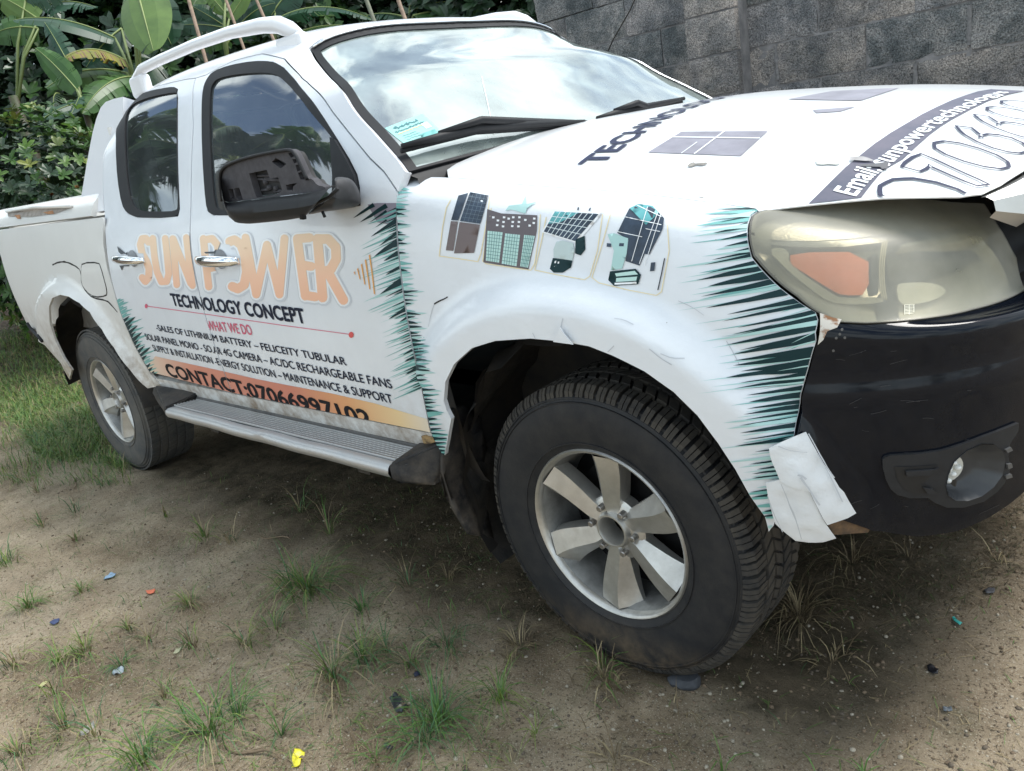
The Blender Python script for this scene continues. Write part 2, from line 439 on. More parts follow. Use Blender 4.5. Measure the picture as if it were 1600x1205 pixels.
# wheel-arch flares
AX, RX, AZ = -.035, -3.02, .40
def flare(x, z):
    b = 0.
    for cx, ri, ro, hgt in ((AX, .475, .63, .048), (RX, .50, .625, .055)):
        dx, dz = x-cx, z-AZ
        rr = math.hypot(dx*(.97 if dx > 0 else 1.0), dz*1.02)
        if rr < ro+.03 and z < 1.1:
            t = (ro-rr)/(ro-ri); b = max(b, hgt*sstep(min(1, max(0, t*2.0)))*(1-.15*sstep((z-.95)/.12)))
    return b
# --- cab surface: u = x, v = arc length up the section
SECC = catmull(LOW+[(.853, 1.18), (.826, 1.245), (.775, 1.37), (.725, 1.48), (.672, 1.59), (.640, 1.64), (.590, 1.685), (.52, 1.715), (.38, 1.740), (.2, 1.752), (0, 1.756)], 6)
SC_S = arclen(SECC)
rooff = smooth_tab([-3.1, -2.6, -2.45, -2.33, -2.15, -1.8, -1.4, -1.2, -1.05, -.95, -.4], [-.30, -.14, -.070, -.022, 0, .002, -.012, -.030, -.058, -.100, -.25])
def f_cab(u, v):
    w = np.interp(v, SC_S, SECC[:, 0]); z = np.interp(v, SC_S, SECC[:, 1])
    z2 = z+rooff(u)*sstep((z-1.45)/.25)
    return (u, -(w), z2)
SC = Surf(f_cab, (-3.0, -.30), (0, float(SC_S[-1])), 120, 150)
# --- bed surface
SECB = catmull(LOW+[(.862, 1.165), (.852, 1.215), (.845, 1.245), (.832, 1.275), (.806, 1.312), (.765, 1.336), (.72, 1.342), (.69, 1.336)], 6)
SB_S = arclen(SECB)
def f_bed(u, v):
    w = np.interp(v, SB_S, SECB[:, 0]); z = np.interp(v, SB_S, SECB[:, 1])
    return (u, -(w+flare(u, z)-.06*sstep((-3.75-u)/.35)*0), z+.010*(-2.4-u)*sstep((z-1.1)/.1))
SB = Surf(f_bed, (-4.6, -2.2), (0, float(SB_S[-1])), 160, 110)
# --- front wing surface wrapping round the corner: u = arc length in plan (x up to .3), v = section
PLAN = catmull([(-.75, .885), (-.4, .885), (-.1, .885), (.15, .885), (.30, .884), (.42, .872), (.53, .842), (.63, .790), (.71, .715), (.77, .62), (.81, .51), (.838, .37), (.852, .19), (.857, 0)], 8)
PL_S = arclen(PLAN)-.75
drop = smooth_tab([-.8, -.42, -.19, .065, .378, .55, .72, .9], [-.03, 0, .038, .070, .125, .165, .215, .26])
SECF = catmull(LOW[:-1]+[(.874, 1.09), (.862, 1.150), (.840, 1.193), (.800, 1.214), (.760, 1.222), (.70, 1.232), (.6, 1.245)], 6)
SF_S = arclen(SECF)
def f_front(u, v):
    w = np.interp(v, SF_S, SECF[:, 0]); z = np.interp(v, SF_S, SECF[:, 1])
    x = np.interp(u, PL_S, PLAN[:, 0]); y = np.interp(u, PL_S, PLAN[:, 1])
    dz = drop(x)*sstep((z-.82)/.33)
    k = 1.-.20*sstep((z-.86)/.40)-.05*sstep((.52-z)/.16)
    if x > .3: x = .3+(x-.3)*k
    yy = y*w/.885 if w > .80 else y*w/.885
    z2 = z-dz
    return (x, -(yy+flare(x, z2)*(1 if y > .86 else max(0., (y-.74)/.12))), z2)
SF = Surf(f_front, (-.75, float(PL_S[-1])), (0, float(SF_S[-1])), 260, 130)
# --- hood: u = x, v = y
hA = smooth_tab([-.6, -.45, -.125, .07, .39, .65, .72, .80, .86], [1.287, 1.287, 1.287, 1.276, 1.238, 1.190, 1.168, 1.125, 1.07])
hB = smooth_tab([-.8, -.42, -.19, .065, .378, .55, .70, .80, .9], [1.245, 1.222, 1.184, 1.152, 1.097, 1.056, 1.005, .95, .88])
def f_hood(u, v):
    A, B = hA(u), hB(u); t = abs(v)/.76
    return (u, v, A-(A-B)*t**2.2)
SH = Surf(f_hood, (-.6, .88), (-.80, .80), 80, 90)
def planeS(o, ax, ay, ur=(-3, 3), vr=(-3, 3)):
    o, ax, ay = Vector(o), Vector(ax), Vector(ay)
    return Surf(lambda u, v: tuple(o+ax*u+ay*v), ur, vr, 3, 3)
# ============================================================ THE TRUCK
truck = thing('pickup_truck', 'white double cab pickup truck with solar advertising wrap and black front bumper', 'pickup truck', (0, 0, 0))
MW, MC, MV, MP, MG, MR, MSE, MA, MCH, MD = mwhite(), mcream(), mwrap(), mblackp(), mgloss(), mrubber(), mseal(), malu(), mchrome(), mdark()
def mk(o, name=None): return o
def mirrored(o, parent=None):
    """the same panel on the far side of the truck"""
    me = o.data.copy()
    bm = bmesh.new(); bm.from_mesh(me)
    for v in bm.verts: v.co.y = -v.co.y
    bmesh.ops.reverse_faces(bm, faces=bm.faces); bm.to_mesh(me); bm.free()
    return obj(o.name.split('.')[0], me, None, parent or o.parent)
# --- outlines traced on the body -----------------------------------------
WS_EDGE = [(483, 75), (512, 117), (545, 160), (585, 208), (618, 246), (634, 268)]
GAPF = [(627, 284), (622, 300), (621, 350), (624, 400), (628, 435), (636, 490), (647, 550), (659, 605), (668, 650), (674, 677)]
UB = -1.640
UR_EDGE = [(163, 330), (165, 370), (168, 402), (176, 445), (190, 492), (212, 542), (235, 583)]
vsill = SC.hit((440, 631))[1]
bline = [SC.hit((287, 599)), SC.hit((440, 629)), SC.hit((660, 674))]
vB = float(np.mean([b[1] for b in bline]))
def uv(u, v): return ('u', u, v)
def v_at(z, S=None): return float(np.interp(z, SECC[:, 1], SC_S))
# windows (outer edge of the rubber seal)
WINF = zm(140, 60, 2.963, [(525, 240), (540, 195), (570, 155), (650, 125), (760, 106), (850, 108), (900, 135), (950, 190), (1010, 265), (1090, 375), (1150, 470), (1205, 560), (1240, 630), (1252, 690), (1255, 775), (1100, 800), (900, 815), (700, 820), (575, 820), (545, 800), (533, 700), (522, 500), (520, 330)])
WINR = zm(140, 60, 2.963, [(130, 380), (150, 320), (185, 285), (250, 255), (340, 232), (390, 225), (410, 235), (408, 400), (410, 600), (418, 790), (410, 825), (330, 832), (220, 830), (175, 810), (150, 770), (130, 650), (122, 500)])
WINF_G = zm(140, 60, 2.963, [(560, 240), (575, 205), (600, 185), (680, 168), (780, 160), (850, 163), (890, 185), (950, 245), (1030, 350), (1100, 430), (1130, 470), (1134, 560), (1140, 640), (1138, 800), (900, 806), (700, 808), (600, 795), (580, 775), (565, 600), (556, 400)])
WINR_G = zm(140, 60, 2.963, [(165, 380), (180, 330), (210, 300), (290, 270), (400, 250), (408, 260), (404, 400), (406, 600), (412, 780), (400, 800), (330, 803), (230, 800), (200, 770), (180, 700), (165, 520)])
# front door
vtopF = v_at(1.655)
fd = [uv(UB, vB), (297.5, 345), (299, 276), (302, 200), (306, 122)] + [(322, 117), (365, 95), (410, 84), (445, 92), (480, 128), (520, 175), (552, 215), (578, 247), (600, 268)] + GAPF[1:] 
fdo = panel('front_door', SC, fd, [SC.uvs(WINF_G)] and [WINF], mats=MV, parent=truck, thick=.02, gap=.0032)
rd = [uv(-2.40, vB+.02)] + UR_EDGE[::-1][1:] + [(164, 250), (167, 195), (176, 170), (200, 155), (235, 141), (277, 127), (290, 124), (306, 122), (302, 200), (299, 276), (297.5, 345), uv(UB, vB)]
rd = [(235, 582)] + UR_EDGE[::-1][1:-1] + [(163, 330), (161, 300), (161.5, 250), (163.5, 200), (166, 176), (172, 160), (184, 151), (205, 145), (240, 137), (277, 127), (290, 124), (306, 122), (302, 200), (299, 276), (297.5, 345), uv(UB, vB)]
rdo = panel('rear_door', SC, rd, [WINR], mats=MV, parent=truck, thick=.02, gap=.0032)
FDUV, RDUV = SC.uvs(fd), SC.uvs(rd)
# cab: roof side, pillars, roof to the middle, mirrored
ws_uv = [tuple(q) for q in catmull(SC.uvs(WS_EDGE), 6)]
ws3 = [SC.P(*q) for q in ws_uv]
def ws_x(a, t):   # x offset of the header bow
    return .038*(1-a*a)
yt = abs(ws3[0].y); xt = ws3[0].x; zt = ws3[0].z
def v_of_y(y): return float(np.interp(-y, -SECC[:, 0], SC_S))
hdr = []
for k in range(1, 13):
    y = yt*(1-k/12); a = y/yt; hdr.append((xt+ws_x(a, 1), v_of_y(y)))
rf_front = ws_uv[::-1] + [hdr[i] for i in range(len(hdr))]
rear_x = -2.44
cabo = [SC.hit((627, 284))] + rf_front + [(rear_x+.02, hdr[-1][1]), (rear_x, v_at(1.60)), (rear_x-.0, v_at(1.3)), SC.hit((160, 300)), SC.hit((163, 330))]
# subtract the doors: outline follows door tops
dt = SC.uvs([(163, 330), (161, 300), (161.5, 250), (163.5, 200), (166, 176), (172, 160), (184, 151), (205, 145), (240, 137), (277, 127), (290, 124)])
dt2 = SC.uvs([(306, 122), (322, 117), (365, 95), (410, 84), (445, 92), (480, 128), (520, 175), (552, 215), (578, 247), (600, 268), (622, 300)])
rear_x = min(q[0] for q in dt)-.014
cabpoly = [SC.hit((634, 268))] + ws_uv[::-1][1:] + hdr + [(rear_x+.02, hdr[-1][1]), (rear_x, v_at(1.60)), (rear_x, v_at(1.3)), (rear_x, dt[0][1])] + dt + dt2
cab = panel('cab_roof', SC, cabpoly, uvpoly=True, mats=MW, parent=truck, thick=.02, gap=0.0015, mirror=True)
# sill under the doors
vs1 = vB-.004; sillp = [(-2.42, vs1), (-.545, vs1), (-.56, vs1-.055), (-2.40, vs1-.06)]
sill = panel('sill', SC, sillp, uvpoly=True, mats=MC, parent=truck, thick=.03, off=-.004)
# dark inner shell behind the gaps
sh_f = panel('inner_shell', SC, [(-2.40, .02), (-.44, .02), (-.44, v_at(1.17)), (-2.40, v_at(1.17))], uvpoly=True, mats=MD, parent=truck, thick=0, off=-.03, grid=(.1, .05))
# seam around window frames (rubber) and glass
def ring(name, surf, outer, inner, m, parent, off=.002, thick=.005):
    return panel(name, surf, outer, [inner], mats=m, parent=parent, thick=thick, gap=0, off=off, grid=(.02, .02), step=.015)
def grow(px, k):
    c = np.mean(np.array(px), 0); return [tuple(c+(np.array(p)-c)*k) for p in px]
ring('window_seal', SC, chaikin(WINF), chaikin(WINF_G), MSE, fdo)
ring('window_seal', SC, chaikin(WINR), chaikin(WINR_G), MSE, rdo)
MGS = glass('side_window_glass', (.50, .58, .58), refl=.32, haze=(.5, .58, .62), hazeamt=.13)
MGW = glass('windshield_glass', (.62, .74, .72), refl=.36, haze=(.52, .61, .58), hazeamt=.72, wave=.15)
gf = panel('window_glass', SC, chaikin(grow(WINF_G, 1.02)), mats=MGS, parent=fdo, thick=.003, gap=0, off=-.004)
gr = panel('window_glass', SC, chaikin(grow(WINR_G, 1.03)), mats=MGS, parent=rdo, thick=.003, gap=0, off=-.004)
# black mirror triangle in the window corner
tri = zm(140, 60, 2.963, [(1128, 462), (1150, 475), (1200, 560), (1240, 640), (1250, 700), (1252, 772), (1138, 795), (1140, 640)])
panel('mirror_sail', SC, tri, mats=MP, parent=fdo, thick=.02, gap=0, off=.012)
for o_ in (fdo, rdo):
    m_ = mirrored(o_, truck)
    for ch in list(o_.children): mirrored(ch, m_)
mirrored(sill); mirrored(sh_f)
# ---------------- rear fairing behind the cab
SFA = planeS((-2.5, -.835, 1.22), (1, 0, 0), tuple(Vector((0, .165, .38)).normalized()))
fair = panel('rear_fairing', SFA, [(186, 149), (172, 152), (159, 157), (151, 166), (144, 184), (138, 207), (129, 255), (120, 310), (162, 301), (170, 299), (176, 240), (186, 180)], mats=MW, parent=truck, thick=.10, gap=.001, off=-.016)
mirrored(fair)
# cab rear wall with window
bm = bmesh.new()
yy = .60
obj('cab_rear_wall', joinme([box((rear_x-.005, -.74, .45), (rear_x+.02, .74, 1.24)), box((rear_x, -.54, 1.60), (rear_x+.02, .54, 1.66)), box((rear_x, -.67, 1.24), (rear_x+.02, -.52, 1.59)), box((rear_x, .52, 1.24), (rear_x+.02, .67, 1.59))]), MC, truck)
obj('rear_window', box((rear_x+.005, -.53, 1.24), (rear_x+.01, .53, 1.60)), MGS, truck)
# ---------------- bed
bed_out = [(-70, 336), (0, 327), (60, 320), (115, 312), (158, 303)] + [(161, 345), (162, 382), (168, 420), (176, 447), (190, 494), (212, 544), (235, 584), (251, 601), (243, 606), (230, 608), (221, 601), (202, 579), (177, 544), (158, 515.6), (139, 489), (123, 474.6), (107, 464.5), (94.6, 461.6), (82, 467), (77, 480), (78, 505), (86, 531), (100, 560), (113, 579), (109, 594), (95, 568), (70, 540), (45, 512), (22, 458), (0, 397), (-25, 350)]
_v = float(SB_S[-1])
b1 = SB.uvs([(0, 357), (80, 347), (158, 338)])
vrail = float(np.mean([q[1] for q in b1]))
bo = [(-4.02, vrail-.003), (SB.hit((160, 338))[0], vrail-.003)] + SB.uvs(bed_out[5:])[:-3] + SB.uvs([(0, 397)]) + [(-4.0, SB.hit((0, 397))[1]+.02)]
bed = panel('bed_side', SB, bo, uvpoly=True, mats=MC, parent=truck, thick=.010, gap=.003, grid=(.022, .022))
rail = panel('bed_rail_cap', SB, [(-4.02, vrail+.003), (-2.47, vrail+.003), (-2.47, _v), (-4.02, _v)], uvpoly=True, mats=MC, parent=truck, thick=.02, gap=.001, off=.004)
mirrored(bed); mirrored(rail)
# grab slot on the rail: recessed orange-rusty strip with bars
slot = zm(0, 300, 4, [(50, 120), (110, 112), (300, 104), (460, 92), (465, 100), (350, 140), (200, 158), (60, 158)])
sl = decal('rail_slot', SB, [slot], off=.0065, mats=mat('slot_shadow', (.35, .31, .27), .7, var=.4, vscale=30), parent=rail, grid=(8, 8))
for q in ([(100, 150), (135, 146), (140, 170), (120, 172)], [(280, 132), (340, 120), (350, 140), (310, 142)]):
    decal('rust_patch', SB, [zm(0, 300, 4, q)], off=.0075, mats=mat('orange_rust', (.45, .22, .10), .8, var=.4, vscale=60), parent=rail, grid=(8, 8))
for q in ([(0.5, .0)],):
    p1, p2 = SB.uvs(zm(0, 300, 4, [(55, 132), (462, 96)])); 
    obj('grab_bar', tube([SB.P(p1[0], p1[1])+SB.N(*p1)*.012, SB.P((p1[0]+p2[0])/2, (p1[1]+p2[1])/2)+SB.N(*p1)*.02, SB.P(*p2)+SB.N(*p2)*.012], .009, 8), MC, rail)
# bed box, tailgate
obj('bed_floor', joinme([box((-3.95, -.70, .70), (-2.47, .70, .73)), box((-3.95, -.72, .70), (-2.47, -.70, 1.25)), box((-3.95, .70, .70), (-2.47, .72, 1.25)), box((-2.50, -.72, .70), (-2.47, .72, 1.25))]), MC, truck)
obj('tailgate', box((-4.02, -.74, .68), (-3.96, .74, 1.34), .012), MC, truck)
obj('rear_bumper', box((-4.05, -.62, .47), (-3.93, .62, .62), .03, 3), MP, truck)
ds = [SB.hit(p) for p in zm(0, 380, 3.17, [(140, 395), (160, 425), (195, 460), (215, 485)])]
obj('mud_guard_strip', tube([SB.P(*q)+SB.N(*q)*.004 for q in ds], .010, 6), MP, truck)
# fuel flap and step line of the rear flare
LG = mat('panel_gap', (.02, .018, .016), .9)
def seam(pts, surf=SB, w=.0022, m=LG, parent=None, off=.0006, name='panel_seam', closed=False, it=1):
    pts = chaikin(pts, it, closed); u = resample(surf.uvs(pts), .012, closed)
    V, F = [], []; n = len(u)
    for i, q in enumerate(u):
        a, b = np.array(u[(i-1) % n if closed else max(0, i-1)]), np.array(u[(i+1) % n if closed else min(n-1, i+1)])
        t = b-a; t = t/(np.linalg.norm(t)+1e-9); pn = np.array([-t[1], t[0]])*w*(.6+.6*noise.noise(Vector((q[0]*30, q[1]*30, 0)))+.4)
        for s_ in (-1, 1):
            z = np.array(q)+pn*s_; V.append(surf.P(*z)+surf.N(*z)*off)
    for i in range(n if closed else n-1):
        j = (i+1) % n; F.append((2*i, 2*j, 2*j+1, 2*i+1))
    Nn = [surf.N(*q) for q in u for _ in (0, 1)]
    if (V[F[0][1]]-V[F[0][0]]).cross(V[F[0][2]]-V[F[0][0]]).dot(Nn[0]) < 0: F = [f[::-1] for f in F]
    return obj(name, mesh(V, F, True), m, parent or truck)
flap = zm(0, 380, 3.17, [(408, 98), (490, 96), (500, 120), (520, 190), (531, 240), (528, 262), (470, 268), (430, 240), (404, 200), (402, 130)])
panel('fuel_flap', SB, chaikin(flap), mats=MC, parent=bed, thick=.004, gap=.003, off=.0022, grid=(.02, .02))
seam(flap, parent=bed, closed=True, w=.0028)
seam(zm(0, 380, 3.17, [(260, 108), (290, 94), (330, 92), (390, 122), (402, 150), (404, 200), (425, 240), (460, 272), (530, 284), (555, 310), (582, 342)]), parent=bed, w=.0035)
seam([(158, 303), (140, 307), (122, 311)], parent=bed, w=.003)
# ---------------- front wing
vfs = SF.hit((640, 280))[1]
hood_v = float(SF_S[-1])
vseam = float(np.interp(-.77, -SECF[:, 0], SF_S))
seam_uv = [(u, vseam) for u in (-.44, -.3, -.15, 0, .15, .28)]
HL = [(1222, 328), (1188, 335), (1177, 341), (1173.5, 352), (1173, 376), (1179, 400), (1203, 427), (1246, 463), (1285, 492), (1309, 504), (1352, 507), (1400, 505), (1458, 499), (1516, 487), (1564, 472.5), (1597.5, 455.6), (1583, 405), (1559, 362), (1535, 323), (1520.6, 317.5), (1458, 312), (1381, 313), (1294, 321)]
gapF = SF.uvs(GAPF)
fr_low = SF.uvs([(682, 695), (690, 708), (696, 712)])
arch = [(697, 705), (700, 689), (705.6, 655), (698, 640), (694, 627), (696.5, 597.6), (710, 570), (737.6, 545), (774, 533.7), (829, 530), (879, 534.6), (920, 542), (956.6, 556.5), (1007, 581.6), (1052, 613.5), (1089, 650), (1121, 693), (1148, 734), (1171, 775.5), (1194, 807.5), (1201, 832)]
edgeF = [(1210, 822), (1225, 770), (1240, 705), (1244, 672), (1246, 660), (1253, 617), (1265.5, 573.5), (1277, 533), (1276, 520), (1280, 500), (1276, 488)]
hlr = [(1242, 466), (1200, 430), (1176, 402), (1170, 376), (1170.5, 350), (1175, 338), (1186, 331)]
topF = SF.uvs([(1180, 326), (1100, 315), (1000, 303), (900, 295), (800, 287), (700, 277.5), (640, 277), (630, 279)])
wing_uv = gapF + fr_low + SF.uvs(arch) + SF.uvs(edgeF) + SF.uvs(hlr) + topF
wing = panel('front_wing', SF, wing_uv, uvpoly=True, mats=MV, parent=truck, thick=.012, gap=.0015, grid=(.018, .018))
mirrored(wing)
# wheel-arch inner edge seen under the wing: rolled lip
# ---------------- hood
hood_px = [(712, 276)] 
hr = [(-.44, -.765)] 
fr_edge = [(1186, 331), (1222, 326), (1290, 318.5), (1381, 310.5), (1458, 309), (1500, 308.5), (1535, 304)]
hf = [SH.hit(p) for p in fr_edge] 
side = [SH.hit(p) for p in [(1180, 326), (1100, 315), (1000, 303), (900, 295), (800, 287), (700, 277.5)]][::-1]
print('hood side', side); print('hood front', hf)
hfr = [SH.hit(p) for p in [(1565, 290), (1598, 269)]]
half = [(-.455, 0), (-.462, -.3), (-.465, -.55), (-.46, -.70)] + side + hf + hfr + [(.80, -.30), (.815, -.12), (.82, 0)]
hood = panel('hood', SH, half, uvpoly=True, mats=mat('white_vinyl_hood', (.80, .81, .82), .30, coat=.5, var=.03, vscale=3, bump=.2, bscale=7, bdist=.006), parent=truck, thick=.0025, gap=0.001, mirror=True, grid=(.02, .02))
# ---------------- windshield
def f_ws(a, t):
    tt = 1-t; k = tt*(len(ws3)-1); i = min(int(k), len(ws3)-2); f = k-i; e = ws3[i].lerp(ws3[i+1], f)
    y = -abs(e.y)*.985
    x = e.x+ws_x(a, t)*(1-.35*(1-t)); top = f_cab(xt+ws_x(a, 1), v_of_y(abs(a)*yt))[2]-zt
    return (x-.004, a*abs(y), e.z+.02*(1-a*a)*(1-t)+top*t-.004)
SW = Surf(f_ws, (-1, 1), (0, 1), 50, 30)
# orientation: u = -y..+y, v up -> normal forward
ws_out = [(-1, 0), (1, 0), (1, 1), (-1, 1)]
wsg = panel('windshield', SW, ws_out, uvpoly=True, mats=MGW, parent=truck, thick=.006, gap=.012, grid=(.06, .06), step=.04)
panel('windshield_trim', SW, [(-1, 0), (1, 0), (1, 1), (-1, 1)], [[(-.965, .03), (.965, .03), (.965, .955), (-.965, .955)]], uvpoly=True, mats=MSE, parent=truck, thick=.006, gap=0, off=.003, grid=(.05, .05), step=.03)
def along(a0, t0, a1, t1, n, off): 
    return [SW.P(a0+(a1-a0)*k/n, t0+(t1-t0)*k/n)+SW.N(a0+(a1-a0)*k/n, t0+(t1-t0)*k/n)*off for k in range(n+1)]
obj('chrome_strip', tube(along(-.985, .985, .985, .985, 30, .008), .005, 6), MCH, truck)
# sticker on the glass
st = zm(560, 120, 2.963, [(122, 240), (295, 172), (412, 285), (250, 343)])
MST = mat('sticker_teal', (.30, .62, .58), .5, var=.1, vscale=60)
stk = decal('licence_sticker', SW, [st], off=.001, mats=MST, parent=wsg, grid=(10, 10))
def quad_map(q):
    q = [np.array(a, float) for a in q]
    return lambda x, y: tuple(((q[0]*(1-x)+q[1]*x)*(1-y)+(q[3]*(1-x)+q[2]*x)*y))
qm = quad_map(st)
def rect(qm, x0, y0, x1, y1): return [qm(x0, y0), qm(x1, y0), qm(x1, y1), qm(x0, y1)]
MS2, MS3, MS4 = mat('print_teal_dark', (.03, .16, .18), .5), mat('print_pale', (.70, .85, .82), .5), mat('print_yellow', (.65, .62, .25), .5)
def script(qm, x0, x1, y, h, m, surf, par, w=.5, seed=1, nm='print'):
    r = random.Random(seed); pts = []
    x = x0
    while x < x1: pts.append(qm(x, y+h*(r.random()-.5))); x += .012+.012*r.random()
    decal(nm, surf, [p for p in stroke(pts, w, 3)], off=.0018, mats=m, parent=par, grid=0 or (30, 30))
script(qm, .16, .78, .13, .10, MS2, SW, stk, .9, 3); script(qm, .1, .86, .26, .05, MS2, SW, stk, .6, 4); script(qm, .1, .80, .34, .03, MS4, SW, stk, .6, 5)
for i, yv in enumerate((.46, .54, .62, .70)): script(qm, .14, .5+.06*i, yv, .03, MS2, SW, stk, .3, 6+i)
decal('print', SW, [rect(qm, .76, .30, .92, .50)], off=.002, mats=MS3, parent=stk, grid=(10, 10))
decal('print', SW, [rect(qm, .50, .60, .92, .86)], off=.002, mats=mat('print_teal_mid', (.16, .45, .42), .5), parent=stk, grid=(10, 10))
decal('print', SW, [rect(qm, .30, .93, .62, .97)], off=.0022, mats=MS2, parent=stk, grid=(10, 10))
# crack in the windshield
ck = zm(560, 120, 2.963, [(570, 0), (578, 40), (590, 90), (603, 150), (612, 200), (628, 268)])
seam(ck, SW, w=.0022, m=mat('crack', (.75, .78, .78), .3), parent=wsg, off=.0015, name='crack')
# cowl and wipers
cw = []
cowlV, cowlF = [], []
for k in range(41):
    a = -1+2*k/40; b = SW.P(a, 0.02); 
    for q in ((b.x-.06, b.z+.012), (b.x+.03, b.z-.02), (-.44, 1.205-.05*abs(a)**3+.03*(1-a*a)), (-.40, 1.13)):
        cowlV.append((q[0], b.y*(1.0), q[1]))
for k in range(40):
    for j in range(3): cowlF.append((4*k+j, 4*k+j+1, 4*k+j+5, 4*k+j+4))
obj('cowl', mesh(cowlV, cowlF, True), MP, truck)
def wiper(pa, pb, pc, arm0):
    w = obj('wiper', tube([SW.P(*SW.hit(p))+SW.N(*SW.hit(p))*.018 for p in (pa, pb, pc)], .007, 6), MSE, truck)
    P3 = [SW.P(*SW.hit(p))+SW.N(*SW.hit(p))*.032 for p in (pa, ((pa[0]+pb[0])/2, (pa[1]+pb[1])/2), pb, pc)]
    obj('wiper_spine', tube(P3, [.006, .012, .014, .007], 6), MP, w)
    obj('wiper_arm', tube([P3[1]+Vector((.0, 0, .01)), P3[2]+Vector((.02, 0, .018)), Vector(arm0)], [.006, .010, .014], 6), MP, w)
    return w
wiper((626, 246), (740, 216), (905, 204), (-.47, .02, 1.262))
wiper((925, 198), (980, 184), (1060, 166), (-.50, .45, 1.25))
pr = box((0, 0, 0), (1, 1, 1))
# ---------------- interior seen through the glass
MI = mat('grey_cloth', (.16, .16, .165), .9, var=.2, vscale=60)
def seat(x, y, w=.5):
    s = obj('seat', joinme([box((x-.25, y-w/2, .62), (x+.27, y+w/2, .80), .05, 3)]), MI, truck)
    bk = box((-.07, -w/2, 0), (.07, w/2, .62), .05, 3); bk.transform(Matrix.Translation((x-.28, y, .76)) @ Matrix.Rotation(-.25, 4, 'Y')); obj('seat_back', bk, MI, s)
    hd = box((-.05, -.13, 0), (.05, .13, .17), .04, 3); hd.transform(Matrix.Translation((x-.44, y, 1.36)) @ Matrix.Rotation(-.2, 4, 'Y')); obj('headrest', hd, MI, s)
for y in (-.37, .37): seat(-1.35, y)
seat(-2.08, 0, 1.3)
obj('dashboard', joinme([box((-.92, -.72, .95), (-.52, .72, 1.20), .05, 3)]), mat('grey_dashboard', (.09, .092, .095), .7, var=.2, vscale=40), truck)
obj('cabin_floor', box((-2.40, -.76, .50), (-.5, .76, .56)), MD, truck)
obj('roof_lining', box((-2.30, -.53, 1.655), (-1.15, .53, 1.665)), mat('roof_lining', (.45, .45, .43), .9), truck)
stw = tube([(-1.0+.07*math.cos(t)*.9, .37+.18*math.sin(t), 1.13+.17*math.cos(t)) for t in np.linspace(0, 2*math.pi, 25)], .014, 8, False)
sw_ = obj('steering_wheel', stw, MP, truck); obj('steering_column', tube([(-.99, .37, 1.13), (-.8, .37, 1.07)], .03, 8), MP, sw_)
# ---------------- roof rails
def roof_rail(sgn):
    def pt(px, y): return hity(px, y)
    yr = -.56
    topc = [(206, 128), (214, 112), (240, 95), (300, 66), (360, 44), (410, 33), (440, 34), (462, 46)]
    cen = [hity(p, yr) for p in [(211, 126), (222, 108), (250, 94), (305, 70), (360, 51), (410, 40), (436, 39), (455, 47), (472, 55)]]
    cen = [Vector((c[0], sgn*abs(c[1]), c[2])) for c in cen]
    rr = [.016, .019, .019, .019, .020, .024, .027, .025, .012]
    V = tube([tuple(c) for c in cen], rr, 10)
    r_ = obj('roof_rail', V, MW, truck)
    for (a, b) in ((0, 1), (6, 8)):
        c0, c1 = cen[a], cen[b]; zz = min(c0.z, c1.z)
        f0 = box((min(c0.x, c1.x)-.02, sgn*abs(c0.y)-.022, zz-.07), (max(c0.x, c1.x)+.01, sgn*abs(c0.y)+.022, zz+.012), .015, 3)
        obj('rail_foot', f0, MW, r_)
roof_rail(-1); roof_rail(1)
# ---------------- wheels
def f_tyre_profile(): # (r, y) outside (y=0 at outer sidewall face, inwards positive)
    return [(.214, .013), (.226, .004), (.236, -.001), (.2365, -.004), (.239, -.004), (.2395, -.001), (.258, -.004), (.295, -.008), (.325, -.004), (.336, -.001), (.3365, -.004), (.3385, -.004), (.339, .000), (.345, .003), (.3455, .000), (.348, .001), (.352, .009), (.357, .010), (.362, .020), (.366, .040), (.367, .12), (.366, .20), (.362, .222), (.350, .234), (.32, .246), (.28, .246), (.24, .236), (.214, .225)]
def lathe(prof, n, closed=False, smooth=True):
    V, F = [], []; m = len(prof)
    for i in range(n):
        t = 2*math.pi*i/n
        for r, y in prof: V.append((r*math.cos(t), y, r*math.sin(t)))
    for i in range(n):
        j = (i+1) % n
        for k in range(m if closed else m-1):
            l = (k+1) % m; F.append((i*m+k, j*m+k, j*m+l, i*m+l))
    return V, F
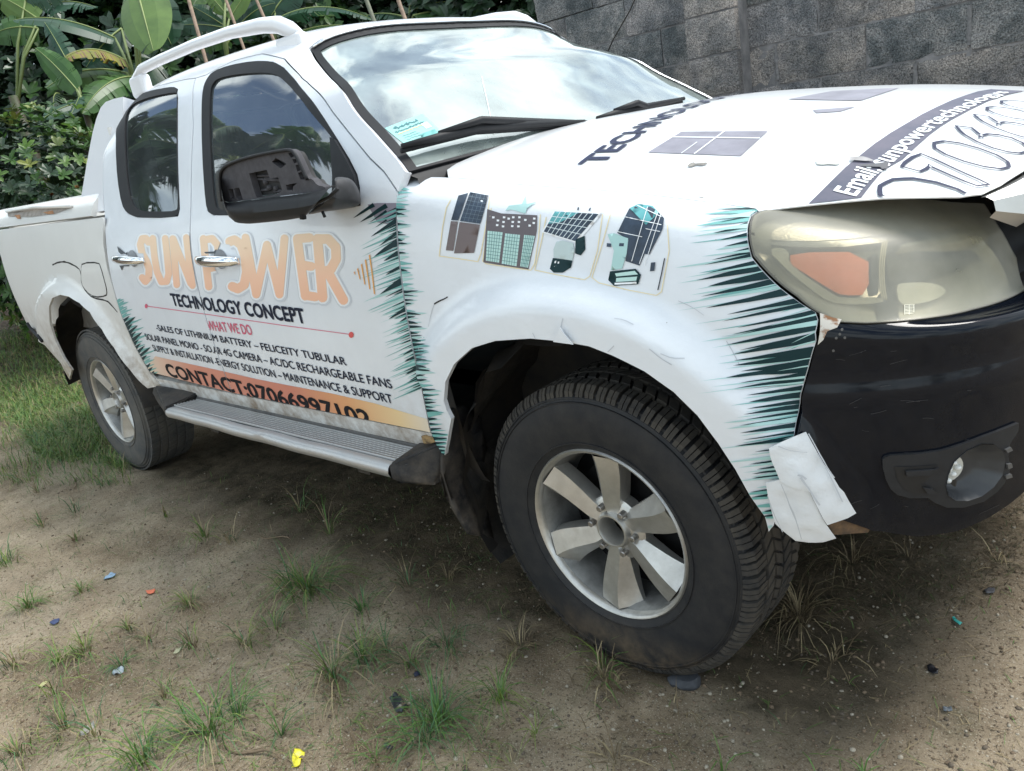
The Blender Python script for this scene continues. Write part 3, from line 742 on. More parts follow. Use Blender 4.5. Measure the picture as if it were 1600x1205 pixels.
def make_tyre(tread):
    V, F = lathe(f_tyre_profile(), 96); nside = len(F)
    # sidewall ribs
    def block(t0, t1, y0, y1, r0, r1, skew=0., chop=.0):
        n0 = len(V); ta = (t1-t0)
        for (t, y, r) in ((t0, y0, r0), (t1, y0, r0), (t1+skew, y1, r0), (t0+skew, y1, r0), (t0+ta*.07, y0+.0015, r1), (t1-ta*.07, y0+.0015, r1), (t1+skew-ta*.07, y1-.0015, r1), (t0+skew+ta*.07, y1-.0015, r1)):
            V.append((r*math.cos(t), y, r*math.sin(t)))
        for f in ((4, 5, 6, 7), (0, 1, 5, 4), (1, 2, 6, 5), (2, 3, 7, 6), (3, 0, 4, 7)): F.append(tuple(n0+i for i in f))
    rr = random.Random(3)
    if tread:
        nb = 76
        for i in range(nb):
            t = 2*math.pi*i/nb; dt = 2*math.pi/nb
            w = dt*(.80 if i % 2 else .70)
            # shoulder lugs wrapping over the edge
            n0 = len(V)
            a0, a1 = t, t+w; sk = .012
            ext = .004 if i % 2 else -.001
            prof = [(.348-ext, .001), (.361, .006), (.3745, .020), (.3765, .052+(.004 if i % 2 else -.004)), (.366, .054)]
            for a, (r, y) in [(a, q) for a in (a0, (a0+a1)/2-.003, (a0+a1)/2+.003, a1) for q in prof]:
                dip = .0
                V.append((r*math.cos(a+sk*(y/.05)), y, r*math.sin(a+sk*(y/.05))))
            m = len(prof)
            for s_ in (0, 2):
                for k in range(m-1): F.append((n0+s_*m+k, n0+(s_+1)*m+k, n0+(s_+1)*m+k+1, n0+s_*m+k+1))
                F.append(tuple(n0+s_*m+k for k in range(m))); F.append(tuple(n0+(s_+1)*m+k for k in range(m))[::-1])
            for row, (y0, y1, sw) in enumerate(((.060, .093, .5), (.098, .128, -.6), (.133, .168, .5))):
                o = (row*.37+.1*rr.random())*dt
                block(t+o, t+o+dt*.86, y0, y1, .366, .3765, sw*dt)
            block(t, t+w, .174, .206, .366, .3755, -.3*dt); block(t+.1*dt, t+w, .206, .226, .362, .370, 0)
    else:
        for y0, y1 in ((.008, .048), (.056, .088), (.096, .134), (.142, .176), (.184, .226)):
            nb = 70
            for i in range(nb):
                t = 2*math.pi*i/nb; dt = 2*math.pi/nb; block(t, t+dt*.93, y0, y1, .365, .3725, .25*dt)
    me = mesh(V, F, False, [0]*nside+[1]*(len(F)-nside)); smooth_by_angle(me, 28); return me
def make_rim():
    # barrel + lip
    prof = [(.2155, .060), (.2155, .018), (.2190, .010), (.2225, .006), (.2275, .004), (.2310, .008), (.2300, .014), (.2240, .018), (.2240, .20)]
    V, F = lathe(prof, 96); bar = smooth_by_angle(mesh(V, F), 40)
    # inner dark drum side (barrel inner face)
    V, F = lathe([(.2155, .022), (.208, .040), (.203, .075), (.200, .13)], 72); inn = smooth_by_angle(mesh(V, F), 60)
    # spokes: six, each a broad flat facet meeting a steep facet at a crease
    V, F = [], []
    ns = 12
    for s in range(6):
        th = s*math.pi/3+.30
        rows = []
        for k in range(ns+1):
            f = k/ns; r = .046+(.214-.046)*f
            tw = .07*math.sin(math.pi*f*.8)
            ha = (.038+.022*f)/max(r, .07)   # angular width of the flat facet
            hb = (.010+.040*f)/max(r, .07)
            y = .018+.020*(1-f)
            c = th-tw
            rows.append([(c-ha*.55, y+.016+.030*f*.6), (c-ha*.50, y+.006), (c+ha*.5, y-.006*(.3+f)), (c+ha*.5+hb, y+.026*f+.010), (c+ha*.5+hb, y+.045), (c-ha*.55, y+.045)])
        n0 = len(V)
        for k, row in enumerate(rows):
            r = .046+(.214-.046)*k/ns
            for t, y in row: V.append((r*math.cos(t), y, r*math.sin(t)))
        m = 6
        for k in range(ns):
            for j in range(m):
                l = (j+1) % m; F.append((n0+k*m+j, n0+k*m+l, n0+(k+1)*m+l, n0+(k+1)*m+j))
    sp = mesh(V, F)
    bm = bmesh.new(); bm.from_mesh(sp); bmesh.ops.recalc_face_normals(bm, faces=bm.faces); bm.to_mesh(sp); bm.free(); smooth_by_angle(sp, 22)
    # hub
    V, F = lathe([(.034, .085), (.035, .034), (.038, .028), (.042, .028), (.045, .034), (.047, .042), (.074, .045), (.082, .052), (.084, .08)], 60)
    hub = smooth_by_angle(mesh(V, F), 35)
    return bar, inn, sp, hub
def finish_normals(me):
    bm = bmesh.new(); bm.from_mesh(me); bmesh.ops.recalc_face_normals(bm, faces=bm.faces); bm.to_mesh(me); bm.free(); return me
_bar, _inn, _sp, _hub = [finish_normals(m) for m in make_rim()]
_nut = None
def make_wheel(x, yface, z, steer, rot, tyre, side=-1):
    w = bpy.data.objects.new('wheel', None); COL.objects.link(w); w.parent = truck; w.location = (x, yface, z)
    w.rotation_euler = (0, rot, steer) if side < 0 else (0, rot, math.pi+steer)
    w.rotation_mode = 'ZYX' if False else 'XYZ'
    obj('tyre', tyre, None, w); 
    rim = obj('rim', _bar, None, w); o1 = obj('rim_barrel', _inn, None, w); o2 = obj('spokes', _sp, None, w); obj('hub', _hub, None, w)
    for q_ in (rim, o1, o2): q_.scale = (.952, 1, .952)
    for k in range(6):
        a = k*math.pi/3+.30+.52-.0
        n = obj('lug_nut', _nutm, None, w); n.location = (.060*math.cos(a), .038, .060*math.sin(a)); n.rotation_euler = (math.pi/2, 0, 0)
    obj('brake_disc', _disc, None, w)
    return w
bm = bmesh.new(); bmesh.ops.create_cone(bm, segments=6, radius1=.0095, radius2=.0085, depth=.026, cap_ends=True); bmesh.ops.bevel(bm, geom=bm.edges[:], offset=.0015, segments=1, affect='EDGES')
_nutm = bpy.data.meshes.new('nut'); bm.to_mesh(_nutm); bm.free(); _nutm.materials.append(mat('worn_steel', (.42, .40, .38), .4, metal=.9, var=.4, vscale=90))
V, F = lathe([(.03, .105), (.150, .105), (.150, .125), (.199, .131), (.199, .15), (.03, .15)], 48, True); _disc = finish_normals(mesh(V, F)); _disc.materials.append(mat('brake_iron', (.012, .012, .013), .6, metal=.5, var=.4, vscale=20))
_tA, _tB = finish_normals(make_tyre(True)), finish_normals(make_tyre(False))
for t_ in (_tA,): t_.materials.append(mrubber()); t_.materials.append(mat('dusty_tread', (.030, .030, .031), .85, col2=(.070, .063, .054), vscale=16, vsharp=(.40, .70), bump=.4, bscale=120, bdist=.002, spec=.2))
_tBm = (mat('dusty_tyre_rubber', (.060, .062, .064), .8, col2=(.12, .11, .095), vscale=12, vsharp=(.3, .65), bump=.3, bscale=150, bdist=.002))
_tB.materials.append(_tBm); _tB.materials.append(_tBm)
for m_ in (_bar, _sp): m_.materials.append(malu())
_inn.materials.append(mat('rim_barrel_paint', (.33, .33, .32), .4, metal=.6, var=.4, vscale=20)); _hub.materials.append(malu())
WF = make_wheel(-.005, -.853, .3722, -.027, .90, _tA)
WR = make_wheel(-3.0, -.853, .3705, 0, 1.05, _tB)
make_wheel(-.005, .853, .3722, -.027, .3, _tA, 1); make_wheel(-3.0, .853, .3705, 0, .9, _tB, 1)
# ---------------- wheel housings, chassis, mud flap
def housing(cx, y0, y1, r, a0, a1, n=28, name='wheel_housing'):
    V, F = [], []
    for i in range(n+1):
        t = a0+(a1-a0)*i/n
        rr = r+.012*math.sin(i*1.9)
        for y, k in ((y0, .97), (y0+.07, 1.05), (y1, 1.05), (y1+.02, .3)): V.append((cx+rr*k*math.cos(t), y, .40+rr*k*math.sin(t)))
    for i in range(n):
        for j in range(3): F.append((4*i+j, 4*i+j+1, 4*i+j+5, 4*i+j+4))
    o = obj(name, smooth_by_angle(mesh(V, F), 50), MD, truck); return o
for sg in (1, -1):
    for cx, y0 in ((AX+.02, -.845), (RX, -.87)):
        o_ = housing(cx, y0, -.56, .46 if cx > -1 else .50, R(12 if cx > -1 else 0), R(205 if cx > -1 else 178))
        if sg < 0: o_.scale = (1, -1, 1)
obj('chassis', joinme([box((-3.9, -.52, .42), (.55, -.40, .56)), box((-3.9, .40, .42), (.55, .52, .56)), box((-.25, -.6, .30), (.1, .6, .42)), box((-3.08, -.60, .31), (-2.92, .60, .43)), box((-2.3, -.5, .40), (-.4, .5, .5)), box((.1, -.5, .45), (.55, .5, .9)), box((-1.9, -.3, .28), (-1.1, .1, .42), .04)]), MD, truck)
# mud flap behind the front wheel, crumpled liner
fl = [(686, 705), (700, 712), (700, 655), (712, 640), (742, 665), (752, 700), (750, 770), (770, 800), (775, 850), (725, 832), (712, 800)]
def xpanel(name, pts, x, m, thick=.01, fn=None):
    P = [hitx(p, x) for p in pts]; u = resample([(p[1], p[2]) for p in P], .02); vo, fo = cdt([u], grid=.03)
    V = [Vector((x+(fn(a, b) if fn else 0), a, b)) for a, b in vo]
    me = mesh(V, fo, True); o = obj(name, me, m, truck); md = o.modifiers.new('s', 'SOLIDIFY'); md.thickness = thick; return o
xpanel('mud_flap', [(693, 640), (715, 632), (742, 650), (760, 700), (765, 840), (728, 832), (712, 795), (700, 740)], -.47, MP, .012, lambda a, b: .02*math.sin(b*14+a*9))
# torn wheel-arch liner hanging behind the wheel
V, F = [], []
for i in range(15):
    t = R(125+i*6.2)
    for j, y in enumerate((-.82, -.76, -.68, -.58)):
        rr = .445+.018*math.sin(i*1.1+j)+.01*j; V.append((AX+rr*math.cos(t), y, .40+rr*math.sin(t)))
for i in range(14):
    for j in range(3): F.append((4*i+j, 4*i+j+1, 4*i+j+5, 4*i+j+4))
obj('arch_liner', mesh(V, F, True), mat('muddy_liner', (.05, .042, .034), .7, col2=(.012, .012, .012), vscale=11, bump=.4, bscale=30, bdist=.01), truck)
# ---------------- side step
zs = .497
top = [hitz(p, zs) for p in [(262, 637), (400, 672), (592, 736)]]
inn_ = [hitz(p, zs) for p in [(310, 620), (654, 703)]]
yo = float(np.mean([t[1] for t in top])); yi = -.835
x0, x1 = top[0][0], top[2][0]; print('step', yo, [t for t in top], inn_)
ys = yo
step_ = bpy.data.objects.new('side_step', None); COL.objects.link(step_); step_.parent = truck
MAL = mat('brushed_aluminium', (.62, .63, .64), .42, metal=.75, var=.25, vscale=14, bump=.1, bscale=90, bdist=.002, dirt=((.20, .16, .12), .40, .56, .9))
prof = [(ys+.030, zs), (ys+.012, zs-.001), (ys+.002, zs-.008), (ys-.002, zs-.022), (ys+.003, zs-.036), (ys+.014, zs-.044), (ys+.03, zs-.047), (ys+.06, zs-.045), (-.80, zs-.045)]
def extr(prof, x0, x1, n=24, jit=0., xe=None):
    V, F = [], []; m = len(prof)
    for i in range(n+1):
        x = x0+(x1-x0)*i/n
        for y, z in prof: V.append((x, y, z+jit*noise.noise(Vector((x*5, y*9, 0)))))
    for i in range(n):
        for j in range(m-1): F.append((i*m+j, i*m+j+1, (i+1)*m+j+1, (i+1)*m+j))
    F.append(tuple(range(m))); F.append(tuple(n*m+k for k in range(m))[::-1]) if False else None
    me = mesh(V, F); bm = bmesh.new(); bm.from_mesh(me); bmesh.ops.recalc_face_normals(bm, faces=bm.faces); bm.to_mesh(me); bm.free(); return smooth_by_angle(me, 40)
obj('step_edge', extr(prof, x0, x1, jit=.004), MAL, step_)
obj('step_deck', extr([(ys+.030, zs), (-.855, zs), (-.85, zs+.012), (-.84, zs+.014)], x0+.01, x1+.05), mat('dirty_step_deck', (.15, .145, .14), .7, metal=.2, var=.4, vscale=12), step_)
ribm = box((x0+.02, -.004, 0), (x1-.0, .0028, .008), .0012, 1); ribm.materials.append(MAL)
nr = 8
for k in range(nr):
    o_ = bpy.data.objects.new('rib', ribm); COL.objects.link(o_); o_.parent = step_; o_.location = (.0+.006*k, ys+.036+k*(abs(ys)-.858-.03)/nr, zs)
obj('step_bracket', box((x0+.2, -.90, .40), (x0+.26, -.45, .45)), MD, step_); obj('step_bracket', box((x1-.26, -.90, .40), (x1-.2, -.45, .45)), MD, step_)
# inner trim strip between step and sill
obj('step_trim', extr([(-.845, zs+.013), (-.828, zs+.045), (-.815, zs+.05)], x0+.05, x1+.1), mat('dusty_grey_plastic', (.22, .21, .20), .7, var=.3, vscale=20, dirt=((.3, .25, .2), .4, .6, .7)), step_)
# black end caps
def cap(name, pts_low, n=1):
    bm = bmesh.new(); vs = [bm.verts.new(p) for p in pts_low]; bmesh.ops.convex_hull(bm, input=vs); 
    bmesh.ops.bevel(bm, geom=bm.edges[:], offset=.006, segments=2, affect='EDGES'); me = bpy.data.meshes.new(name); bm.to_mesh(me); bm.free(); return obj(name, smooth_by_angle(me, 50), MP, step_)
xf = -.52
cap('step_end_cap', [(x1-.0, ys, zs+.004), (x1, ys+.002, zs-.045), (x1+.13, -.835, zs+.045), (xf, -.835, zs+.03), (xf, -.90, zs-.02), (xf, -.905, zs-.07), (x1+.02, ys+.02, zs-.06), (x1, -.80, zs-.05), (xf, -.80, zs-.07), (x1, -.84, zs+.02)])
cap('step_end_cap', [(x0+.0, ys, zs+.004), (x0, ys+.002, zs-.04), (x0-.30, -.87, zs+.035), (x0-.30, -.89, zs-.0), (x0+.06, -.835, zs+.03), (x0-.3, -.80, zs-.03), (x0, -.80, zs-.04)])
# ---------------- bumper
FOGRING = zm(1200, 600, 4, [(1085, 660), (1072, 600), (1085, 530), (1120, 450), (1190, 385), (1280, 345), (1350, 348), (1400, 390), (1417, 450), (1400, 540), (1350, 610), (1280, 665), (1200, 692), (1130, 690)])
vtop_b = float(np.interp(.93, SECF[:, 1], SF_S))
bl = [(1276, 533), (1265.5, 573.5), (1253, 617), (1246, 660), (1240, 690), (1236, 730), (1250, 775), (1290, 800), (1330, 815), (1357, 824), (1429, 831), (1487, 823), (1535, 803), (1569, 781), (1597, 757)]
umax = float(PL_S[-1])
bu = SF.uvs(bl); hb = SF.uvs([(1597.5, 457.6), (1564, 474.5), (1516, 489), (1458, 501), (1400, 507.5), (1352, 509.5), (1309, 506.5), (1287, 497)])
vb = bu[-1][1]; vh = hb[0][1]
bpoly = bu + [(umax, vb+.0), (umax, vh-.02), (hb[0][0]+.12, vh-.01)] + hb
def bump_off(u, v): 
    z = f_front(u, v)[2]
    return .010*sstep((.82-z)/.05) + .004
bumper = panel('front_bumper', SF, bpoly, uvpoly=True, mats=MG, parent=truck, thick=.025, gap=.001, offfn=bump_off, holes=[offset_poly(resample(SF.uvs(FOGRING), .01), -.004)], grid=(.015, .015), mirror=True)
# lower black body behind the bumper bottom
obj('bumper_valance', joinme([box((.30, -.72, .47), (.70, .72, .60), .03), box((.60, -.50, .47), (.78, .50, .90), .03)]), MD, truck)
# headlight
MLENS = bpy.data.materials.new('hazy_headlight_lens'); MLENS.use_nodes = True
n = MLENS.node_tree.nodes; l = MLENS.node_tree.links; n.clear(); out = n.new('ShaderNodeOutputMaterial')
tr = n.new('ShaderNodeBsdfTransparent'); tr.inputs[0].default_value = (.90, .86, .74, 1)
pz = n.new('ShaderNodeBsdfPrincipled'); pz.inputs['Roughness'].default_value = .34; pz.inputs['Coat Weight'].default_value = .1
geo = n.new('ShaderNodeNewGeometry'); tn = n.new('ShaderNodeTexNoise'); tn.inputs['Scale'].default_value = 6; tn.inputs['Detail'].default_value = 10; l.new(geo.outputs['Position'], tn.inputs[0])
rp = n.new('ShaderNodeValToRGB'); rp.color_ramp.elements[0].color = (.40, .39, .32, 1); rp.color_ramp.elements[1].color = (.66, .64, .56, 1); rp.color_ramp.elements[0].position = .35; rp.color_ramp.elements[1].position = .65
l.new(tn.outputs[0], rp.inputs[0]); l.new(rp.outputs[0], pz.inputs['Base Color'])
ms = n.new('ShaderNodeMixShader'); ms.inputs[0].default_value = .40; l.new(tr.outputs[0], ms.inputs[1]); l.new(pz.outputs[0], ms.inputs[2]); l.new(ms.outputs[0], out.inputs[0])
hluv = SF.uvs(HL)
hlt = bpy.data.objects.new('headlight', None); COL.objects.link(hlt); hlt.parent = truck
lens = panel('lens', SF, hluv, uvpoly=True, mats=MLENS, parent=hlt, thick=.0, gap=.002, off=.006, grid=(.015, .015), smoothang=60)
panel('lens_rim', SF, offset_poly(hluv, -.002), [offset_poly(resample(hluv, .02), .0085)], uvpoly=True, mats=mat('lens_edge', (.10, .095, .08), .4), parent=hlt, thick=.02, gap=0, off=.0055, grid=(.02, .02), step=.012)
MREF = mat('aged_reflector', (.46, .44, .36), .28, metal=.55, var=.35, vscale=9)
# housing: surface set back behind the lens, deeper in the middle
hc = np.mean(np.array(hluv), 0)
def deep(u, v):
    P = np.array([[u, v]]); return -.012-.05*sstep((0.16-abs(v-hc[1])*1.3-abs(u-hc[0])*.25)/.16)
hh = panel('reflector_housing', SF, offset_poly(resample(hluv, .02), .004), uvpoly=True, mats=mat('headlight_housing', (.55, .53, .44), .35, metal=.3, var=.35, vscale=5), parent=hlt, thick=0, gap=0, offfn=deep, grid=(.015, .015))
Z6 = lambda pts: zm(1200, 300, 4, pts)
def hpiece(name, pts, m, off, thick=.02, it=1, grid=(.012, .012), offfn=None): return panel(name, SF, chaikin(Z6(pts), it), mats=m, parent=hlt, thick=thick, gap=0, off=off, grid=grid, offfn=offfn)
MAMB = mat('amber_reflector', (.95, .22, .03), .3, coat=.3, var=.25, vscale=14)
hpiece('indicator', [(140, 372), (640, 362), (642, 640), (470, 645), (400, 610), (190, 480), (140, 445)], MAMB, -.006)
hpiece('upper_reflector', [(20, 250), (60, 200), (300, 150), (800, 120), (1180, 120), (1250, 150), (1100, 200), (800, 240), (400, 290), (30, 295)], mat('upper_reflector', (.46, .44, .37), .3, metal=.3, var=.12, vscale=20, bump=.5, bscale=180, bdist=.002), -.006)
hpiece('ledge', [(15, 302), (400, 302), (800, 262), (1050, 225), (1000, 262), (760, 300), (400, 345), (20, 330)], mat('grey_ledge', (.22, .22, .20), .3, metal=.4), -.004)
hpiece('lower_reflector', [(20, 335), (130, 345), (135, 450), (400, 630), (470, 660), (730, 650), (740, 690), (450, 700), (330, 655), (25, 400)], mat('lower_reflector', (.50, .48, .38), .3, metal=.4, var=.2, vscale=15), -.008)
hpiece('divider', [(650, 380), (700, 370), (690, 560), (700, 640), (660, 640)], mat('divider_dark', (.05, .05, .05), .4), -.004)
for k in range(3):
    pts = Z6([(715+13*k, 310), (700+13*k, 400), (693+13*k, 500), (700+13*k, 600), (712+13*k, 675)])
    obj('lens_ridge', tube([SF.P(*SF.hit(p))+SF.N(*SF.hit(p))*.0015 for p in chaikin(pts, 1, False)], .0013, 5), mat('ridge_pale', (.60, .56, .42), .3), hlt)
hpiece('bulb_shield', [(790, 290), (1000, 250), (1250, 200), (1350, 300), (1400, 420), (1150, 500), (1000, 560), (820, 560), (815, 480)], mat('dark_bowl', (.13, .125, .10), .25, metal=.5, var=.5, vscale=7), -.028, offfn=lambda u, v: 0)
hpiece('low_beam_bowl', [(815, 580), (860, 563), (1000, 560), (1100, 578), (1140, 620), (1060, 670), (940, 695), (835, 700)], mat('bright_bowl', (.74, .72, .60), .2, metal=.35, var=.1), -.006)
hpiece('bowl_side', [(740, 640), (815, 560), (835, 700), (840, 800), (760, 810), (700, 800), (690, 700)], mat('dark_bowl2', (.05, .05, .04), .3, metal=.4), -.010)
for i in range(7): decal('print', SF, [Z6([(835+(i*7) % 9, 712+i*10), (900-(i*13) % 20, 709+i*10), (900, 712+i*10), (836, 716+i*10)])], off=.0072, mats=mat('moulded_print', (.75, .72, .60), .4), parent=hlt, grid=(20, 20))
decal('print', SF, [Z6([(835, 712), (840, 712), (842, 780), (838, 780)]), Z6([(864, 712), (868, 712), (870, 780), (866, 780)]), Z6([(892, 712), (897, 712), (899, 765), (894, 765)])], off=.0072, mats=mat('moulded_print'), parent=hlt, grid=(20, 20))
hl2 = bpy.data.objects.new('headlight', None); COL.objects.link(hl2); hl2.parent = truck
for ch in list(hlt.children): mirrored(ch, hl2)
# grille surround: black frame and chrome corner to the right of the headlight
cg = SF.uvs([(1599, 452), (1584, 403), (1560, 360), (1540, 322)])
vt = float(SF_S[-1])
gp = [cg[0], cg[1], cg[2], (cg[3][0], cg[3][1]), (cg[3][0]+.02, vt-.06), (umax, vt-.06), (umax, cg[0][1])]
panel('grille_surround', SF, gp, uvpoly=True, mats=MP, parent=truck, thick=.02, gap=.001, off=-.004, mirror=True)
def hoodpt(px, dz=0, dx=0): h = SH.hit(px); p = SH.P(*h); return Vector((p.x+dx, p.y, p.z+dz))
ch_px = [(1533, 303), (1548, 326), (1600, 310), (1600, 270)]
cA = [hoodpt((1536, 305)), hoodpt((1570, 288)), hoodpt((1598, 270))]
y0_, y1_ = cA[0].y, 0
V, F = [], []
for k in range(13):
    f = k/12; y = cA[0].y*(1-f); x = float(np.interp(y, [cA[0].y, cA[2].y, -.3, 0], [cA[0].x, cA[2].x, .80, .82])); z = f_hood(min(x, .87), y)[2]
    for dx, dz in ((-.006, -.008), (.008, -.006), (.030, -.020), (.038, -.055), (.020, -.075)): V.append((x+dx*(.5 if k == 0 else 1), y, z+dz*(.5 if k == 0 else 1)))
V += [(a, -b, c) for a, b, c in V]
for h_ in (0, 65):
    for k in range(12):
        for j in range(4):
            f_ = (h_+k*5+j, h_+k*5+j+1, h_+k*5+j+6, h_+k*5+j+5); F.append(f_)
gme = mesh(V, F); finish_normals(gme); smooth_by_angle(gme, 40)
obj('grille_top_bar', gme, mat('dull_chrome', (.55, .55, .54), .28, metal=.7, var=.15, vscale=8), truck)
for k in range(5):
    z = .78+.05*k; obj('grille_bar', box((.76, -.5, z), (.79, .5, z+.02), .005), MG, truck)
hpiece('outer_bowl_rim', [(850, 300), (1050, 262), (1300, 215), (1420, 330), (1500, 450), (1545, 560), (1530, 575), (1480, 460), (1400, 345), (1290, 232), (1060, 282), (860, 322)], mat('bowl_rim', (.60, .58, .48), .25, metal=.3), -.010)
hpiece('lower_ledge', [(840, 760), (1000, 770), (1200, 745), (1400, 690), (1560, 610), (1575, 640), (1400, 725), (1200, 780), (1000, 805), (850, 800)], mat('lower_reflector'), -.008)
# bumper dark holes near its top corner
for q in [(460, 862), (447, 888), (425, 910), (408, 986), (478, 908)]:
    c = (1200+q[0]/4, 300+q[1]/4); a = [(c[0]+2.2*math.cos(t), c[1]+2.2*math.sin(t)) for t in np.linspace(0, 6.28, 9)[:-1]]
    decal('screw_hole', SF, [a], off=.006, mats=mat('hole_rim', (.10, .095, .09), .6), parent=bumper, grid=(20, 20))
# rust patch in the corner between wing, headlight and bumper
rp_ = Z6([(322, 760), (350, 770), (400, 790), (455, 803), (430, 850), (370, 870), (345, 920), (312, 950), (325, 860)])
panel('bare_metal_corner', SF, rp_, mats=mat('rusty_primer', (.62, .58, .52), .8, col2=(.28, .14, .07), vscale=45, vsharp=(.4, .5)), parent=wing, thick=.004, gap=0, off=.007, grid=(.01, .01))
# ---------------- fog lamp
Z5 = lambda pts: zm(1200, 600, 4, pts)
bez = Z5([(700, 440), (712, 425), (750, 412), (900, 405), (1050, 385), (1180, 345), (1300, 300), (1420, 255), (1503, 222), (1500, 270), (1450, 350), (1440, 430), (1455, 500), (1420, 590), (1380, 640), (1300, 700), (1180, 735), (1080, 735), (1010, 705), (970, 675), (860, 675), (790, 655), (750, 620), (720, 560), (702, 490)])
ringo = Z5([(1085, 660), (1072, 600), (1085, 530), (1120, 450), (1190, 385), (1280, 345), (1350, 348), (1400, 390), (1417, 450), (1400, 540), (1350, 610), (1280, 665), (1200, 692), (1130, 690)])
fog = panel('fog_lamp_bezel', SF, bez, [ringo], mats=mat('matt_black_plastic', (.026, .027, .030), .55, spec=.3, var=.25, vscale=40), parent=bumper, thick=.03, gap=0, off=.020, grid=(.012, .012))
# bowl
ru = resample(SF.uvs(ringo), .008); lampc = SF.hit((1486, 736)); lc = SF.P(*lampc); ln = SF.N(*lampc)
V, F = [], []; m = len(ru)
lc2 = lc - ln*.012
ax = Vector((0, 0, 1)); sx = ln.cross(ax).normalized(); sy = sx.cross(ln)
for k in range(5):
    f = k/4
    for i, q in enumerate(ru):
        p = SF.P(*q)+SF.N(*q)*.022; 
        dd = (p-lc2); a = math.atan2(dd.dot(sy), dd.dot(sx)); tgt = lc2+(sx*math.cos(a)+sy*math.sin(a))*.028
        V.append(p.lerp(tgt, f**.85)-ln*.012*math.sin(f*math.pi))
for k in range(4):
    for i in range(m): F.append((k*m+i, k*m+(i+1) % m, (k+1)*m+(i+1) % m, (k+1)*m+i))
bw = mesh(V, F); finish_normals(bw); smooth_by_angle(bw, 60); obj('fog_lamp_bowl', bw, mat('bowl_plastic', (.05, .052, .056), .38, var=.2, vscale=30), fog)
V = [lc2+ln*.003+(sx*math.cos(t)+sy*math.sin(t))*.0275 for t in np.linspace(0, 2*math.pi, 25)[:-1]]
obj('fog_lamp_plate', mesh(V, [tuple(range(24))]), mat('lamp_chrome', (.62, .62, .58), .5, metal=.2), fog)
bm = bmesh.new(); bmesh.ops.create_icosphere(bm, subdivisions=2, radius=.0066); ledm = bpy.data.meshes.new('led'); bm.to_mesh(ledm); bm.free(); ledm.polygons.foreach_set('use_smooth', [True]*len(ledm.polygons)); ledm.materials.append(mat('led_lens', (.85, .86, .84), .08, spec=1., coat=1.))
for i in range(-1, 2):
    for j in range(-2, 3):
        a = i*.0165+(.0082 if j % 2 else 0); b = j*.0115
        if math.hypot(a, b) < .025: o_ = bpy.data.objects.new('led', ledm); COL.objects.link(o_); o_.parent = fog; o_.location = lc2+sx*a+sy*b+ln*.005; o_.scale = (1, 1, .8)
# moulded details of the bezel: recess and clips
panel('bezel_recess', SF, Z5([(770, 480), (1020, 470), (980, 530), (940, 580), (1005, 640), (880, 645), (820, 610), (785, 550)]), mats=mat('recess_black', (.010, .010, .011), .6), parent=fog, thick=0, gap=0, off=.0215, grid=(.01, .01))
for q in ([(830, 500), (1000, 490), (1020, 478), (1015, 500), (960, 525), (835, 530)], [(930, 600), (985, 610), (1015, 640), (960, 640)]):
    panel('bezel_rib', SF, Z5(q), mats=mat('matt_black_plastic'), parent=fog, thick=.004, gap=0, off=.027, grid=(.01, .01))
for q in ([(1425, 470), (1450, 465), (1455, 490), (1430, 500)], [(1415, 380), (1445, 365), (1455, 385), (1425, 400)], [(1415, 540), (1450, 530), (1455, 550), (1420, 560)]):
    panel('bezel_clip', SF, Z5(q), mats=mat('clip_grey', (.09, .09, .09), .4), parent=fog, thick=.01, gap=0, off=.024, grid=(.01, .01))
seam(Z5([(700, 440), (695, 470), (715, 560), (745, 625), (800, 680), (880, 700), (985, 703), (1060, 745), (1180, 750), (1300, 715), (1400, 630)]), SF, w=.004, m=mat('bezel_lip', (.02, .02, .022), .3), parent=bumper, off=.012, name='bezel_lip')
# ---------------- mirror (shell with its glass side missing)
YM = -1.035
SM = Surf(lambda u, v: (u, YM+.05*sstep(abs(u+1.08+.08)/.28*0)-.0+.10*max(0, (u+.86))**1.0*1.1*0, v), (-1.6, -.2), (.95, 1.6), 40, 30)
Z7 = lambda pts: zm(320, 220, 6.154, pts)
mo = Z7([(145, 330), (160, 280), (200, 240), (300, 195), (450, 150), (600, 118), (700, 100), (800, 86), (845, 100), (880, 150), (920, 240), (980, 370), (1030, 362), (1080, 430), (1150, 440), (1160, 470), (1000, 505), (850, 515), (600, 548), (400, 572), (190, 600), (160, 520), (146, 420)])
holes = [Z7(h) for h in ([(425, 315), (595, 280), (625, 362), (705, 352), (745, 480), (700, 510), (600, 535), (500, 548), (480, 500), (450, 400)], [(645, 205), (682, 165), (785, 222), (730, 268)], [(225, 470), (270, 462), (290, 560), (245, 550)], [(280, 460), (330, 452), (370, 575), (335, 590), (300, 540)], [(780, 425), (890, 405), (850, 440), (845, 480), (790, 475)], [(800, 120), (840, 110), (862, 150), (830, 165)], [(840, 180), (880, 175), (890, 205), (862, 220)], [(870, 235), (905, 230), (925, 280), (890, 300)], [(895, 310), (935, 300), (965, 375), (920, 372)])]
MMI = mat('mirror_plastic', (.085, .082, .090), .75, spec=.2, var=.3, vscale=50, bump=.2, bscale=120, bdist=.002)
mir = panel('mirror', SM, chaikin(mo), holes, mats=MMI, parent=fdo, thick=.018, gap=0, grid=(.012, .012), step=.008)
